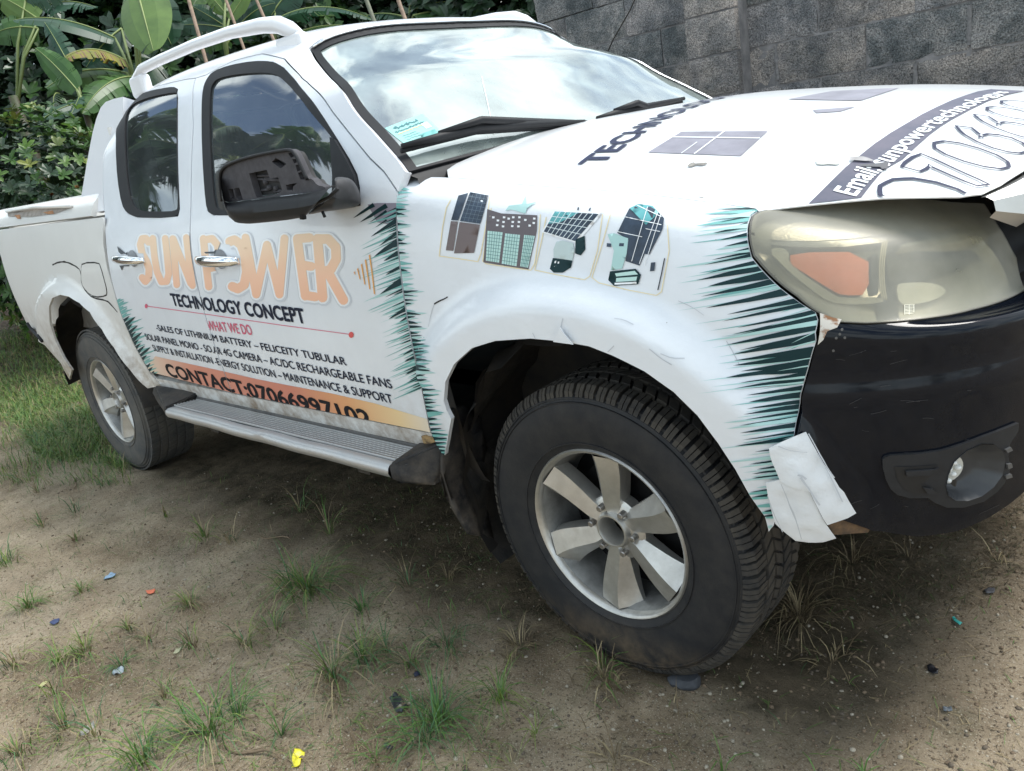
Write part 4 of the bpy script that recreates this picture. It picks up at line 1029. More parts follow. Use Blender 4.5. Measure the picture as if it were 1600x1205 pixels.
# bowl body behind
back = panel('mirror_cavity', SM, chaikin(mo), mats=mat('cavity_black', (.012, .012, .013), .7), parent=mir, thick=.012, gap=.006, off=-.020, grid=(.03, .03))
for a, b in (((450, 350), (620, 345)), ((520, 372), (700, 392)), ((690, 360), (735, 490)), ((490, 490), (560, 480)), ((455, 380), (690, 400)), ((610, 500), (730, 490))):
    p_, q_ = [SM.P(*SM.hit(z))-Vector((0, -.018, 0)) for z in Z7([a, b])]; obj('rib', tube([p_, q_], .004, 4), MMI, mir)
for c in ((530, 410), (565, 465), (630, 470)):
    p_ = SM.P(*SM.hit(Z7([c])[0])); obj('screw_boss', tube([p_+Vector((0, .03, 0)), p_+Vector((0, .012, 0))], .006, 8), MMI, mir)
# lower housing shell: swept skirt under the opening, wraps below
low0 = Z7([(150, 360), (170, 560), (205, 600), (400, 578), (600, 555), (800, 528), (1000, 505), (1160, 470), (1220, 430)])
low1 = Z7([(165, 560), (190, 640), (230, 730), (300, 790), (420, 800), (600, 785), (800, 762), (960, 735), (1000, 690)])
V, F = [], []; A_ = resample(low0, 9, False); 
def lerp_poly(P, n):
    P = np.array(P, float); s = arclen(P); t = np.linspace(0, s[-1], n); return np.stack([np.interp(t, s, P[:, 0]), np.interp(t, s, P[:, 1])], 1)
na = 28; La, Lb = lerp_poly(low0, na), lerp_poly(low1, na)
for j, (f, dy) in enumerate(((0, .0), (.0, -.012), (.25, -.026), (.55, -.030), (.8, -.018), (.97, .0), (1.0, .02), (.98, .07))):
    for i in range(na):
        p = La[i]*(1-f)+Lb[i]*f; q = hity(p, YM+dy); V.append(tuple(q))
for j in range(7):
    for i in range(na-1): F.append((j*na+i, j*na+i+1, (j+1)*na+i+1, (j+1)*na+i))
lm = mesh(V, F); finish_normals(lm); smooth_by_angle(lm, 50)
obj('mirror_shell', lm, MP, mir)
# rim tube around the outer edge
eg = chaikin(Z7([(165, 580), (146, 420), (145, 330), (160, 280), (200, 240), (300, 195), (450, 150), (600, 118), (700, 100), (800, 86), (845, 100), (880, 150), (920, 240), (985, 375)]), 1, False)
obj('mirror_rim', tube([hity(p, YM-.004) for p in eg], .0045, 6), MP, mir)
# foot that carries the mirror on the door
ft0 = Z7([(1000, 690), (1050, 620), (1150, 560), (1230, 480), (1270, 420), (1240, 360), (1300, 345), (1400, 360), (1455, 420), (1500, 520), (1495, 630), (1300, 665), (1150, 680), (1000, 712)])
V, F = [], []; P0 = resample(chaikin(ft0), 6); m = len(P0); cpx = np.mean(np.array(P0), 0)
def foot_y(p): return float(np.interp(p[0], [480, 520, 562], [YM+.01, YM+.055, -.89]))
for j, (s_, dy) in enumerate(((1.0, .10), (1.0, .03), (.96, .006), (.85, -.012), (.5, -.02), (.02, -.022))):
    for p in P0:
        q = cpx+(np.array(p)-cpx)*s_; V.append(tuple(hity(q, foot_y(q)+dy)))
for j in range(5):
    for i in range(m): F.append((j*m+i, j*m+(i+1) % m, (j+1)*m+(i+1) % m, (j+1)*m+i))
fm = mesh(V, F); finish_normals(fm); smooth_by_angle(fm, 60); obj('mirror_foot', fm, mat('mirror_foot_plastic', (.045, .043, .045), .5, var=.4, vscale=35), mir)
nb_ = Z7([(1235, 370), (1320, 372), (1322, 410), (1260, 450), (1240, 430)]); V = [tuple(hity(p, YM+.01)) for p in nb_]
obj('pivot_gap', tube([hity(p, YM-.0) for p in Z7([(1280, 462), (1200, 540), (1100, 590), (1010, 650), (965, 690)])], .004, 6), mat('cavity_black'), mir)
obj('clip', tube([hity(p, YM+.02) for p in Z7([(1130, 680), (1155, 735)])], .004, 6), MP, mir)
obj('clip', tube([hity(p, YM+.0) for p in Z7([(940, 690), (945, 750)])], .009, 6), MP, mir)
# ---------------- door handles
def handle(px0, px1, w, parent):
    a, b = SC.hit(px0), SC.hit(px1); A, B = SC.P(*a), SC.P(*b); n = SC.N(*a); V, F = [], []
    N_ = 14; m = 10
    for i in range(N_+1):
        f = i/N_; c = A.lerp(B, f)+n*(.030*math.sin(math.pi*min(1, max(0, f)))**.4+.006)
        rz = w*(.55+.45*math.sin(math.pi*f)**.35)*(1.12-.12*abs(f-.5)); rn = .011
        for k in range(m):
            t = 2*math.pi*k/m; V.append(c+Vector((0, 0, 1))*rz*math.sin(t)+n*rn*math.cos(t))
    for i in range(N_):
        for k in range(m): F.append((i*m+k, i*m+(k+1) % m, (i+1)*m+(k+1) % m, (i+1)*m+k))
    F.append(tuple(range(m))); F.append(tuple(N_*m+k for k in range(m)))
    h = mesh(V, F); finish_normals(h); smooth_by_angle(h, 60)
    ho = obj('door_handle', h, MCH, parent)
    return ho
h1 = handle((184, 404), (228, 407), .016, rdo); h2 = handle((315, 406), (376, 408), .018, fdo)
obj('lock_cylinder', tube([SC.P(*SC.hit((322, 406)))+SC.N(*SC.hit((322, 406)))*.002, SC.P(*SC.hit((322, 406)))+SC.N(*SC.hit((322, 406)))*.026], .016, 14), MCH, h2)
# recess cups behind the handles
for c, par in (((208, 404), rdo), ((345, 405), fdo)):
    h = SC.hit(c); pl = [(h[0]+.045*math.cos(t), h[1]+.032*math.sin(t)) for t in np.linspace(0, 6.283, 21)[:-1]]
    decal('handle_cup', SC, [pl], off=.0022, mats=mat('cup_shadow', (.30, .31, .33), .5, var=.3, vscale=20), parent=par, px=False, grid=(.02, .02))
# ============================================================ PRINTED WRAP
Z1 = lambda p: zm(0, 300, 4, p)
Z2 = lambda p: zm(400, 300, 4, p)
Z8 = lambda p: zm(150, 340, 4.017, p)
Z9 = lambda p: zm(800, 300, 4, p)
Z10 = lambda p: zm(560, 220, 2.5, p)
MNAVY = mat('print_navy', (.010, .015, .034), .6, spec=.2)
MPINK = mat('print_pink', (.66, .12, .20), .4, coat=.2)
MPEACH = bpy.data.materials.new('print_peach'); MPEACH.use_nodes = True
def xramp_mat(m, stops, axis=0, rough=.4):
    n = m.node_tree.nodes; l = m.node_tree.links; p = n['Principled BSDF']; p.inputs['Roughness'].default_value = rough
    g = n.new('ShaderNodeNewGeometry'); s_ = n.new('ShaderNodeSeparateXYZ'); l.new(g.outputs['Position'], s_.inputs[0])
    lo, hi = stops[0][0], stops[-1][0]; mr = n.new('ShaderNodeMapRange'); mr.inputs[1].default_value = lo; mr.inputs[2].default_value = hi; l.new(s_.outputs[axis], mr.inputs[0])
    r = n.new('ShaderNodeValToRGB'); e = r.color_ramp.elements
    while len(e) < len(stops): e.new(.5)
    for i, (x, c) in enumerate(stops): e[i].position = (x-lo)/(hi-lo); e[i].color = (*c, 1)
    l.new(mr.outputs[0], r.inputs[0]); l.new(r.outputs[0], p.inputs['Base Color']); return m
xramp_mat(MPEACH, [(.88, (.86, .46, .30)), (1.0, (.90, .55, .38)), (1.10, (.88, .64, .44))], 2)
MBAND = xramp_mat(bpy.data.materials.new('print_red_band'), [(-2.42, (.70, .66, .52)), (-2.2, (.74, .52, .40)), (-1.9, (.66, .27, .19)), (-1.2, (.62, .22, .15)), (-.9, (.74, .36, .16)), (-.66, (.82, .60, .32)), (-.52, (.80, .72, .60))], 0) if False else None
MBAND = bpy.data.materials.new('print_red_band'); MBAND.use_nodes = True
xramp_mat(MBAND, [(-2.42, (.70, .66, .52)), (-2.2, (.74, .52, .40)), (-1.9, (.66, .27, .19)), (-1.2, (.62, .22, .15)), (-.9, (.74, .36, .16)), (-.66, (.82, .60, .32)), (-.52, (.80, .72, .60))], 0)
MOUT = mat('print_outline_white', (.84, .86, .88), .35, coat=.2)
MSHD = mat('print_drop_grey', (.60, .63, .68), .4)
MTEAL = mat('print_teal', (.16, .42, .40), .38, coat=.2)
MTEAL2 = mat('print_teal_pale', (.40, .62, .60), .38, coat=.2)
MDKG = mat('print_dark_green', (.005, .030, .036), .5, spec=.25)
MPUR = mat('print_purple_grey', (.26, .24, .29), .4)
FDC = offset_poly(resample(FDUV, .02), .0028); RDC = offset_poly(resample(RDUV, .02), .0028)
def pxpoly(S, uvp):
    """outline of a panel back in photo pixels (for clipping prints at its edges)"""
    out = []
    for u, v in uvp:
        p = np.array(S.fn(u, v))-CP; z = p@CD; out.append((800+FPX*(p@CR)/z, 602.5-FPX*(p@CU)/z))
    return out
FDP, RDP = pxpoly(SC, FDC), pxpoly(SC, RDC)
HAND = [Z1([(1380, 320), (1440, 330), (1450, 380), (1505, 400), (1500, 470), (1490, 500), (1440, 525), (1380, 530), (1345, 480), (1352, 390)]), Z1([(735, 335), (800, 375), (900, 385), (905, 420), (880, 500), (800, 470), (760, 470)])]
SUNL = {'S': [[(932, 315), (915, 290), (892, 292), (880, 330), (892, 385), (918, 430), (935, 480), (932, 535), (912, 560), (892, 535)]],
        'U': [[(958, 290), (968, 400), (985, 500), (1012, 562), (1045, 560), (1058, 510), (1048, 400), (1036, 290)]],
        'N': [[(1082, 292), (1095, 430), (1108, 580)], [(1085, 292), (1140, 430), (1195, 572)], [(1168, 285), (1185, 430), (1206, 585)]]}
POWL = {'P': [[(1275, 292), (1288, 430), (1308, 592)], [(1275, 300), (1330, 292), (1362, 330), (1372, 390), (1350, 470), (1300, 480)]],
        'O': [[(1470, 300), (1510, 330), (1535, 400), (1545, 500), (1530, 580), (1490, 605), (1455, 590)], [(1440, 310), (1470, 300)]]}
def z2to1(p): return [(a+1600, b) for a, b in p]
POWL['W'] = [z2to1([(-62, 285), (5, 640), (72, 330)]), z2to1([(72, 330), (150, 640), (182, 290)])]
POWL['E'] = [z2to1([(262, 292), (312, 650)]), z2to1([(262, 292), (340, 286)]), z2to1([(285, 455), (350, 465)]), z2to1([(310, 645), (375, 655)])]
POWL['R'] = [z2to1([(388, 292), (420, 660)]), z2to1([(388, 294), (455, 294), (502, 345), (505, 420), (470, 485), (415, 500)]), z2to1([(450, 495), (550, 675)])]
HW = {'S': 22, 'U': 21, 'N': 21, 'P': 23, 'O': 29, 'W': 25, 'E': 28, 'R': 30}
for L, clip, par in ((SUNL, RDP, rdo), (POWL, FDP, fdo)):
    sh, ou = [], []
    for k, st_ in L.items():
        for s_ in st_:
            sh += stroke([(a+3, b+5) for a, b in s_], HW[k]+19, 5); ou += stroke(s_, HW[k]+11, 5)
    decal('letter_shade', SC, [Z1(p) for p in sh], subs=HAND, clips=[clip], off=.0010, mats=MSHD, parent=par, grid=(14, 14))
    decal('letter_outline', SC, [Z1(p) for p in ou], subs=HAND, clips=[clip], off=.0015, mats=MOUT, parent=par, grid=(14, 14))
    for k, st_ in L.items():
        ad = [Z1(p) for s_ in st_ for p in stroke(s_, HW[k], 5)]
        decal('letter', SC, ad, subs=HAND, clips=[clip], off=.0021, mats=MPEACH, parent=par, grid=(14, 14))
def hgt(tl, bl, S=SC): return S.hit(tl)[1]-S.hit(bl)[1]
def line_text(s, bl, br, tl, m, off=.010, o=.0022):
    h = hgt(tl, bl)
    for clip, par in ((FDC, fdo), (RDC, rdo)):
        text_decal('lettering', SC, s, bl, br, h, m, par, offset=off, off=o, clips=[clip])
line_text('TECHNOLOGY CONCEPT', (271, 477), (479.5, 505.5), (266, 458.5), MNAVY, .030)
line_text('WHAT WE DO', (327, 515.5), (396, 523.5), (325.5, 501), MPINK, .014)
line_text('-SALES OF LITHINIUM BATTERY \u2013 FELICEITY TUBULAR', (246, 516), (543, 571), (244, 506.8), MNAVY, .012)
line_text('SOLAR PANEL MONO - SO.AR 4G CAMERA \u2013 AC/DC RECHARGEABLE FANS', (229.5, 530.5), (614.5, 607.2), (228, 521), MNAVY, .012)
line_text('SUPPLY & INSTALLATION -ENERGY SOLUTION \u2013 MAINTENANCE & SUPPORT', (241.5, 548), (615.5, 630.5), (239.4, 538.4), MNAVY, .012)
band = [(243, 556.6), (269.5, 562.8), (344, 579), (400, 592), (440, 600), (519.5, 615), (585, 630), (669, 655), (676, 690), (600, 690), (400, 650), (230, 600), (232, 570)]
for clip, par in ((FDP, fdo), (RDP, rdo)): decal('print_band', SC, [band], clips=[clip], off=.0010, mats=MBAND, parent=par, grid=(14, 14))
line_text('CONTACT:07066997102', (264.5, 586.8), (585, 668), (257, 567.5), mat('print_black', (.010, .010, .014), .6, spec=.2), .032)
for clip, par in ((FDP, fdo), (RDP, rdo)):
    decal('print_line', SC, stroke([(229, 478.2), (330, 492), (440, 508), (549, 522.5)], .55, 2), clips=[clip], off=.0016, mats=MPINK, parent=par, grid=(14, 14))
decal('print_dot', SC, [[(229+2.2*math.cos(t), 478.2+3.6*math.sin(t)) for t in np.linspace(0, 6.28, 13)[:-1]]], off=.0019, mats=MPINK, parent=rdo)
decal('print_dot', SC, [[(549.4+3.8*math.cos(t), 523+4.8*math.sin(t)) for t in np.linspace(0, 6.28, 17)[:-1]]], off=.0019, mats=mat('print_red', (.68, .10, .10), .4), parent=fdo)
for a, b, w in (((617, 495), (621, 518), 3.5), ((638, 475), (652, 548), 4.5), ((663, 448), (682, 580), 5), ((688, 420), (713, 610), 5.5), ((713, 390), (727, 505), 5.5), ((727, 480), (742, 640), 5)):
    decal('print_bar', SC, [Z2([(a[0]-w, a[1]+6), (a[0]+w*.6, a[1]), (b[0]+w, b[1]), (b[0]-w*.4, b[1]-4)])], off=.0018, mats=mat('print_orange', (.78, .38, .10), .4), parent=fdo)
def spike(b, t, w, bend=0.):
    b, t = np.array(b, float), np.array(t, float); d = t-b; n = np.array([-d[1], d[0]])/np.linalg.norm(d); o = []
    c = lambda f: b+d*f+n*bend*math.sin(math.pi*f)
    fs = (0, .3, .6, .85); rr = random.random
    for f in fs: o.append(tuple(c(f)+n*w*(1-f)**.75*(.75+.5*rr())))
    o.append(tuple(t))
    for f in fs[::-1]: o.append(tuple(c(f)-n*w*(1-f)**.75*(.75+.5*rr())))
    return o
rr = random.Random(11)
# front edge of the front door
dk, tl, tp = [], [], []
for (tx, ty), (bx, by), w in (((610, 165), (720, 90), 14), ((650, 192), (800, 95), 18), ((715, 190), (800, 130), 8), ((720, 282), (895, 165), 18), ((748, 222), (800, 185), 6), ((740, 405), (900, 300), 24), ((770, 340), (900, 240), 14), ((800, 432), (900, 375), 18), ((812, 520), (905, 470), 12), ((775, 640), (912, 555), 20), ((832, 795), (940, 725), 17), ((900, 812), (950, 780), 10), ((918, 1020), (985, 985), 11), ((930, 1062), (992, 1030), 12), ((935, 1142), (1005, 1100), 12), ((960, 1180), (1010, 1150), 7)):
    dk.append(Z2(spike((bx+20, by-10), (tx, ty), w))); 
for i in range(76):
    y = 90+i*15; ex = 885+max(0, y-450)*.185; L = rr.uniform(70, 240)*(1 if y < 700 else .75); 
    (tl if i % 2 else tp).append(Z2(spike((ex+20, y), (ex-L, y+L*rr.uniform(.35, .6)), rr.uniform(3, 10))))
    if rr.random() < .6: dk.append(Z2(spike((ex+20, y), (ex-L*.45, y+L*.25), rr.uniform(3, 7))))
decal('print_fringe_pale', SC, tp, clips=[FDP], off=.0010, mats=MTEAL2, parent=fdo, grid=(14, 14))
decal('print_fringe', SC, [Z2([(700, 80), (760, 70), (900, 70), (900, 230), (860, 210), (760, 190)])], clips=[FDP], off=.0012, mats=MPUR, parent=fdo, grid=(14, 14))
decal('print_fringe', SC, tl, clips=[FDP], off=.0015, mats=MTEAL, parent=fdo, grid=(14, 14))
decal('print_fringe_dark', SC, dk, clips=[FDP], off=.0019, mats=MDKG, parent=fdo, grid=(14, 14))
WINGP = pxpoly(SF, offset_poly(resample(wing_uv, .02), .003))
dk, tl, tp = [], [], []
gx = lambda y: float(np.interp(y, [285, 350, 400, 435, 490, 550, 605, 650, 690, 715], [625, 620.5, 624, 628, 636, 647, 659, 668, 681, 694]))
y = 292
while y < 712:
    L = rr.uniform(10, 24) if y > 440 else rr.uniform(6, 18)
    if (y > 450 and rr.random() < .8) or rr.random() < .35: dk.append(spike((gx(y)-3, y+rr.uniform(-1, 2)), (gx(y)+L, y+rr.uniform(-1, 3)), rr.uniform(1.6, 3.2)))
    (tl if rr.random() < .5 else tp).append(spike((gx(y)-3, y+3), (gx(y)+L*1.4, y+rr.uniform(0, 5)), rr.uniform(2, 4))); y += rr.uniform(5, 8.5)
decal('print_fringe_pale', SF, tp, clips=[WINGP], off=.0012, mats=MTEAL2, parent=wing, grid=(14, 14))
decal('print_fringe', SF, tl, clips=[WINGP], off=.0017, mats=MTEAL, parent=wing, grid=(14, 14))
decal('print_fringe_dark', SF, dk, clips=[WINGP], off=.0022, mats=MDKG, parent=wing, grid=(14, 14))
# rear edge of the rear door
dk, tl = [], []
ex = lambda y: float(np.interp(y, [402, 445, 492, 542, 583], [168, 176, 190, 212, 235]))
for i in range(20):
    y = 470+i*6.0; L = (5+9*rr.random())*(1.3 if 505 < y < 560 else .8)
    (dk if y > 498 and rr.random() < .75 else tl).append(spike((ex(y)-2, y+4), (ex(y)+L, y-L*.7), 3.4)); tl.append(spike((ex(y)-1, y+2), (ex(y)+L*1.5+3, y-L*.5), 2.4))
decal('print_fringe', SC, tl, clips=[RDP], off=.0014, mats=MTEAL, parent=rdo, grid=(14, 14))
decal('print_fringe_dark', SC, dk, clips=[RDP], off=.0019, mats=MDKG, parent=rdo, grid=(14, 14))
# front of the wing, beside headlight and bumper
E_ = [(322, 1180), (350, 1168), (402, 1176), (430, 1200), (466, 1242), (488, 1276), (533, 1278), (573, 1265), (617, 1253), (660, 1246), (705, 1240), (770, 1225), (822, 1210), (840, 1203)]
T_ = [(322, 1118), (350, 1128), (380, 1130), (415, 1118), (440, 1104), (470, 1110), (500, 1128), (540, 1142), (600, 1150), (650, 1165), (690, 1158), (740, 1178), (780, 1192), (840, 1196)]
eX = lambda y: float(np.interp(y, [a for a, b in E_], [b for a, b in E_])); tX = lambda y: float(np.interp(y, [a for a, b in T_], [b for a, b in T_]))
dk, tl, tp, wh = [], [], [], []
y = 322
while y < 838:
    sl = .05 if y < 335 else (.20 if y < 560 else .14); 
    t = tX(y)+rr.uniform(-18, 20); b = eX(y)+8; yb = y-(b-t)*sl
    if y < 352: w = 1.7
    elif y < 425: w = 3.0
    elif y < 640: w = rr.uniform(3.4, 7.5)
    else: w = rr.uniform(2.0, 4.8)
    if rr.random() < (.95 if y < 660 else .8): dk.append(spike((b, yb), (t, y), w))
    (tl if rr.random() < .45 else tp).append(spike((b, yb+4), (t-rr.uniform(0, 50), y+5), rr.uniform(1.5, 4.5)))
    if y > 425: tl.append(spike((t+rr.uniform(20, 60), y+3-(rr.uniform(20, 60))*sl), (b+rr.uniform(-30, 5), yb+5), rr.uniform(1, 2.2)) if False else spike((b-2, yb+rr.uniform(4, 7)), (b-(b-t)*rr.uniform(.3, .75), y+rr.uniform(3, 6)-(b-t)*.05), rr.uniform(.8, 1.8)))
    y += rr.uniform(7.0, 10.5) if y < 640 else rr.uniform(7, 12)
decal('print_fringe_pale', SF, tp, clips=[WINGP], off=.0012, mats=MTEAL2, parent=wing, grid=(14, 14))
decal('print_fringe', SF, tl[::2], clips=[WINGP], off=.0016, mats=MTEAL, parent=wing, grid=(14, 14))
decal('print_fringe_dark', SF, dk, clips=[WINGP], off=.0020, mats=MDKG, parent=wing, grid=(14, 14))
decal('print_fringe', SF, tl[1::2], clips=[WINGP], off=.0023, mats=MTEAL2, parent=wing, grid=(14, 14))
# picture cards on the wing
MCARD = mat('print_cream_line', (.80, .68, .42), .4)
def card_line(pts): decal('card_border', SF, stroke(Z10(pts), .7, 3), off=.0014, mats=MCARD, parent=wing, grid=(14, 14))
card_line([(362, 232), (345, 262), (330, 340), (317, 450), (390, 460), (468, 472), (480, 440), (500, 330), (515, 218)])
card_line([(520, 265), (505, 350), (487, 470), (500, 480), (600, 495), (675, 506), (690, 480), (705, 380), (712, 290)])
card_line([(735, 300), (715, 400), (690, 505), (780, 525), (885, 544), (905, 530), (935, 430), (955, 290)])
card_line([(985, 290), (955, 400), (913, 535), (940, 556), (1060, 585), (1165, 604), (1185, 590), (1215, 430), (1208, 330)])
MPV, MPB = mat('print_panel_blue', (.035, .06, .10), .4, var=.5, vscale=35), mat('print_panel_brown', (.15, .115, .115), .4)
def pic(adds, m, off=.0016, g=(14, 14), nm='picture'): return decal(nm, SF, [Z10(a) for a in adds], off=off, mats=m, parent=wing, grid=g)
pic([[(392, 216), (430, 206), (392, 312), (364, 310)], [(437, 203), (510, 216), (478, 325), (398, 314)]], MPV)
pic([[(363, 314), (390, 316), (372, 430), (343, 428)], [(397, 318), (476, 328), (453, 438), (375, 440)]], MPB)
def gridlines(q, nx, ny, w, m, off):
    qm = quad_map(q); P = []
    for i in range(1, nx): P += stroke([qm(i/nx, k/4) for k in range(5)], w, 2)
    for j in range(1, ny): P += stroke([qm(k/4, j/ny) for k in range(5)], w, 2)
    decal('picture_lines', SF, [Z10(p) for p in P], off=off, mats=m, parent=wing, grid=(14, 14))
MGL = mat('print_grid_pale', (.25, .32, .38), .4)
gridlines([(437, 203), (510, 216), (478, 325), (398, 314)], 5, 7, .35, MGL, .0021)
# batteries
pic([[(505, 268), (560, 285), (700, 292), (698, 352), (665, 503), (490, 475)]], mat('print_umber', (.12, .10, .11), .4))
MBT = mat('print_battery', (.50, .72, .68), .4)
pic([[(507, 352), (566, 358), (552, 476), (500, 468)], [(576, 362), (634, 368), (620, 490), (562, 480)], [(650, 368), (692, 372), (665, 496), (634, 490)]], MBT, .0020)
for q in ([(507, 352), (566, 358), (552, 476), (500, 468)], [(576, 362), (634, 368), (620, 490), (562, 480)], [(650, 368), (692, 372), (665, 496), (634, 490)]): gridlines(q, 6, 9, .8, mat('print_dark_teal', (.06, .20, .20), .4), .0024)
pic([[(c[0]-5, c[1]-4), (c[0]+5, c[1]-3), (c[0]+4, c[1]+4), (c[0]-5, c[1]+4)] for c in [(530, 300), (548, 312), (572, 300), (570, 318), (568, 335), (590, 305), (608, 300), (606, 318), (604, 334), (632, 300), (630, 318), (628, 335), (655, 310), (690, 305), (688, 322), (545, 330), (672, 332)]], MOUT, .0022)
pic([[(575, 275), (590, 255), (640, 250), (655, 215), (657, 250), (700, 240), (660, 265), (655, 285), (640, 282), (600, 270)]], MTEAL2, .0018)
# camera with its own panel
pq = [(765, 272), (958, 281), (855, 400), (718, 358)]
pic([pq], MOUT, .0015); qi = [(770, 278), (940, 288), (848, 392), (726, 355)]; pic([qi], MPV, .0019); gridlines(qi, 8, 4, 1.2, mat('print_grid_white', (.70, .78, .80), .4), .0023)
qm = quad_map(qi); pic([[qm(0, 0), qm(.55, 0), qm(.25, .5), qm(.0, .6)]], mat('print_teal_mid2', (.10, .36, .38), .4), .0021)
pic([[(850, 385), (886, 372), (888, 425), (870, 448), (848, 440)]], MDKG, .0016)
pic([[(775, 395), (800, 390), (840, 400), (846, 430), (838, 468), (765, 456), (764, 425)]], mat('print_silver', (.50, .60, .60), .35), .0019)
pic([[(762, 458), (838, 468), (832, 495), (800, 516), (765, 516), (750, 500)]], MDKG, .0021)
pic([[(770, 470), (776, 468), (774, 478), (768, 478)], [(768, 490), (775, 488), (773, 500), (766, 500)], [(782, 472), (788, 472), (786, 480), (781, 480)], [(780, 490), (786, 490), (784, 500), (778, 500)]], MOUT, .0025)
pic([[(858, 262), (864, 262), (862, 274), (856, 272)], [(905, 264), (911, 264), (906, 276), (900, 275)]], MPV, .0019)
# storage system
pic([[(1015, 356), (1058, 268), (1092, 250), (1150, 258), (1195, 305), (1190, 345), (1160, 402), (1138, 445), (1120, 442), (1100, 488), (1045, 470), (1057, 388), (1012, 360)]], MPV, .0016)
pic([[(1060, 266), (1095, 250), (1150, 258), (1175, 285), (1125, 330)]], mat('print_teal_mid2'), .0019)
for s_ in ([(1183, 290), (1120, 488)], [(1170, 285), (1100, 480)], [(1130, 262), (1070, 470)], [(1016, 356), (1110, 376)], [(1125, 345), (1180, 356)], [(1090, 256), (1185, 300)], [(1045, 300), (1185, 330)]):
    pic(stroke(s_, 1.3, 2), MOUT, .0023)
pic([[(975, 366), (1000, 362), (1056, 382), (1050, 440), (1032, 500), (988, 506), (1000, 430)]], MTEAL2, .0019)
pic([[(973, 400), (990, 402), (988, 416), (972, 414)], [(1022, 400), (1040, 401), (1038, 413), (1020, 412)], [(1145, 476), (1162, 474), (1158, 508), (1141, 510)]], MPV, .0022)
pic([[(985, 510), (1085, 500), (1106, 524), (1095, 560), (1000, 568), (978, 545)]], MDKG, .0022)
pic([[(1005, 518), (1082, 508), (1095, 522), (1010, 530)], [(1010, 536), (1092, 530), (1088, 546), (1008, 552)]], MBT, .0026)
pic([[(1003, 556), (1088, 550), (1090, 558), (1003, 564)]], MOUT, .0026)
pic([stroke([(1198, 460), (1186, 520), (1172, 582)], 2, 2)[0], stroke([(1198, 460), (1186, 520), (1172, 582)], 2, 2)[1]], MNAVY, .0022)
# torn wrap edges, scuffs and creases over the wing
MCR = mat('crease_grey', (.52, .54, .58), .5)
for pts in ([(1115, 700), (1150, 680), (1180, 668), (1200, 655)],): seam([(400+a/4, 300+b/4) for a, b in pts], SF, w=.0016, m=LG, parent=wing, off=.001, name='wrap_tear')
seam(Z2([(1115, 700), (1095, 760), (1078, 850)]), SF, w=.0007, m=MCR, parent=wing, off=.001, name='wrap_crease')
for pts in ([(320, 790), (300, 870), (278, 930)], [(640, 790), (700, 800), (760, 830)], [(930, 1010), (1000, 1040), (1080, 1040)], [(1040, 680), (1130, 720), (1200, 770)], [(1340, 930), (1380, 1000), (1420, 1080)], [(130, 880), (150, 920)], [(860, 980), (930, 1040), (1000, 1080)], [(640, 960), (600, 1000)]):
    seam(Z9(pts), SF, w=.0009, m=MCR, parent=wing, off=.0012, name='wrap_crease')
panel('peeled_flap', SF, Z9([(318, 840), (345, 880), (400, 945), (275, 928)]), mats=MV, parent=wing, thick=.002, gap=0, offfn=lambda u, v: .010, grid=(.01, .01))
for q in ([(965, 815), (972, 818), (968, 824)], [(735, -5), (750, 0), (770, 2)], [(1160, 35), (1180, 32), (1205, 38), (1190, 42)], [(1255, 42), (1270, 38), (1290, 48), (1262, 50)], [(1272, 296), (1280, 298), (1276, 306)]):
    decal('chip', SF, [Z9(q)], off=.0016, mats=mat('chip_grey', (.30, .29, .27), .6), parent=wing)
# ---------------- hood print
MHN = mat('print_slate', (.030, .036, .075), .6, spec=.2); MHG = mat('print_hood_grey', (.30, .29, .34), .5, spec=.3, var=.3, vscale=12)
HOODC = offset_poly(resample([(a, b) for a, b in half]+[(a, -b) for a, b in half[::-1] if abs(b) > 1e-6], .02), .004)
def hood_text(s, top_px, base_px, y0, y1, m, offset=0., ring_=None, nm='lettering', off=.0022):
    xt_, xb_ = SH.hit(top_px)[0], SH.hit(base_px)[0]
    loops, w = text_polys(s, offset=offset)
    if ring_ is not None:
        l2, _ = text_polys(s, offset=ring_)
        A = min(p[0] for l in loops for p in l)
        loops = loops+[[(a+(offset-ring_)/.69, b) for a, b in l] for l in l2]
    L = [[(xb_+(xt_-xb_)*b, y0+(y1-y0)*a/w) for a, b in l] for l in loops]
    vo, fo = xor_tri(L, grid=.02, clips=[HOODC])
    used = sorted({i for f in fo for i in f}); mp_ = {}; P, Nn = [], []
    for i in used:
        a, b = min(.87, vo[i][0]), max(-.79, min(.79, vo[i][1])); n = SH.N(a, b); mp_[i] = len(P); P.append(SH.P(a, b)+n*off); Nn.append(n)
    F = tri_up(P, [tuple(mp_[i] for i in f) for f in fo], Nn)
    return obj(nm, mesh(P, F, True), m, hood)
yT = SH.hit((903, 258))[1]
hood_text('TECHNOLOGY CONCEPT', (903, 258), (953, 247), yT, .48, MHN, .035)
Z3 = lambda p: zm(800, 0, 4, p)
ZH = lambda p: zm(1240, 120, 4.444, p)
def hdecal(nm, adds, m, off=.0012, subs=()): return decal(nm, SH, [SH.uvs(resample(a, 3)) for a in adds], off=off, mats=m, parent=hood, grid=(.02, .02), px=False, clips=[HOODC])
pv = Z3([(850, 955), (1060, 825), (1600, 822), (1430, 978)]); hdecal('picture', [pv], MHG)
qm = quad_map([pv[0], pv[3], pv[2], pv[1]])
hdecal('picture_lines', stroke([qm(.50, 0), qm(.50, 1)], .8, 2)+stroke([qm(0, .72), qm(1, .70)], .7, 2)+stroke([qm(.36, 0), qm(.36, .5)], .5, 2), MOUT, .0021)
pv = [(1230, 156), (1300, 143), (1405, 138), (1345, 158)]; hdecal('picture', [pv], MHG)
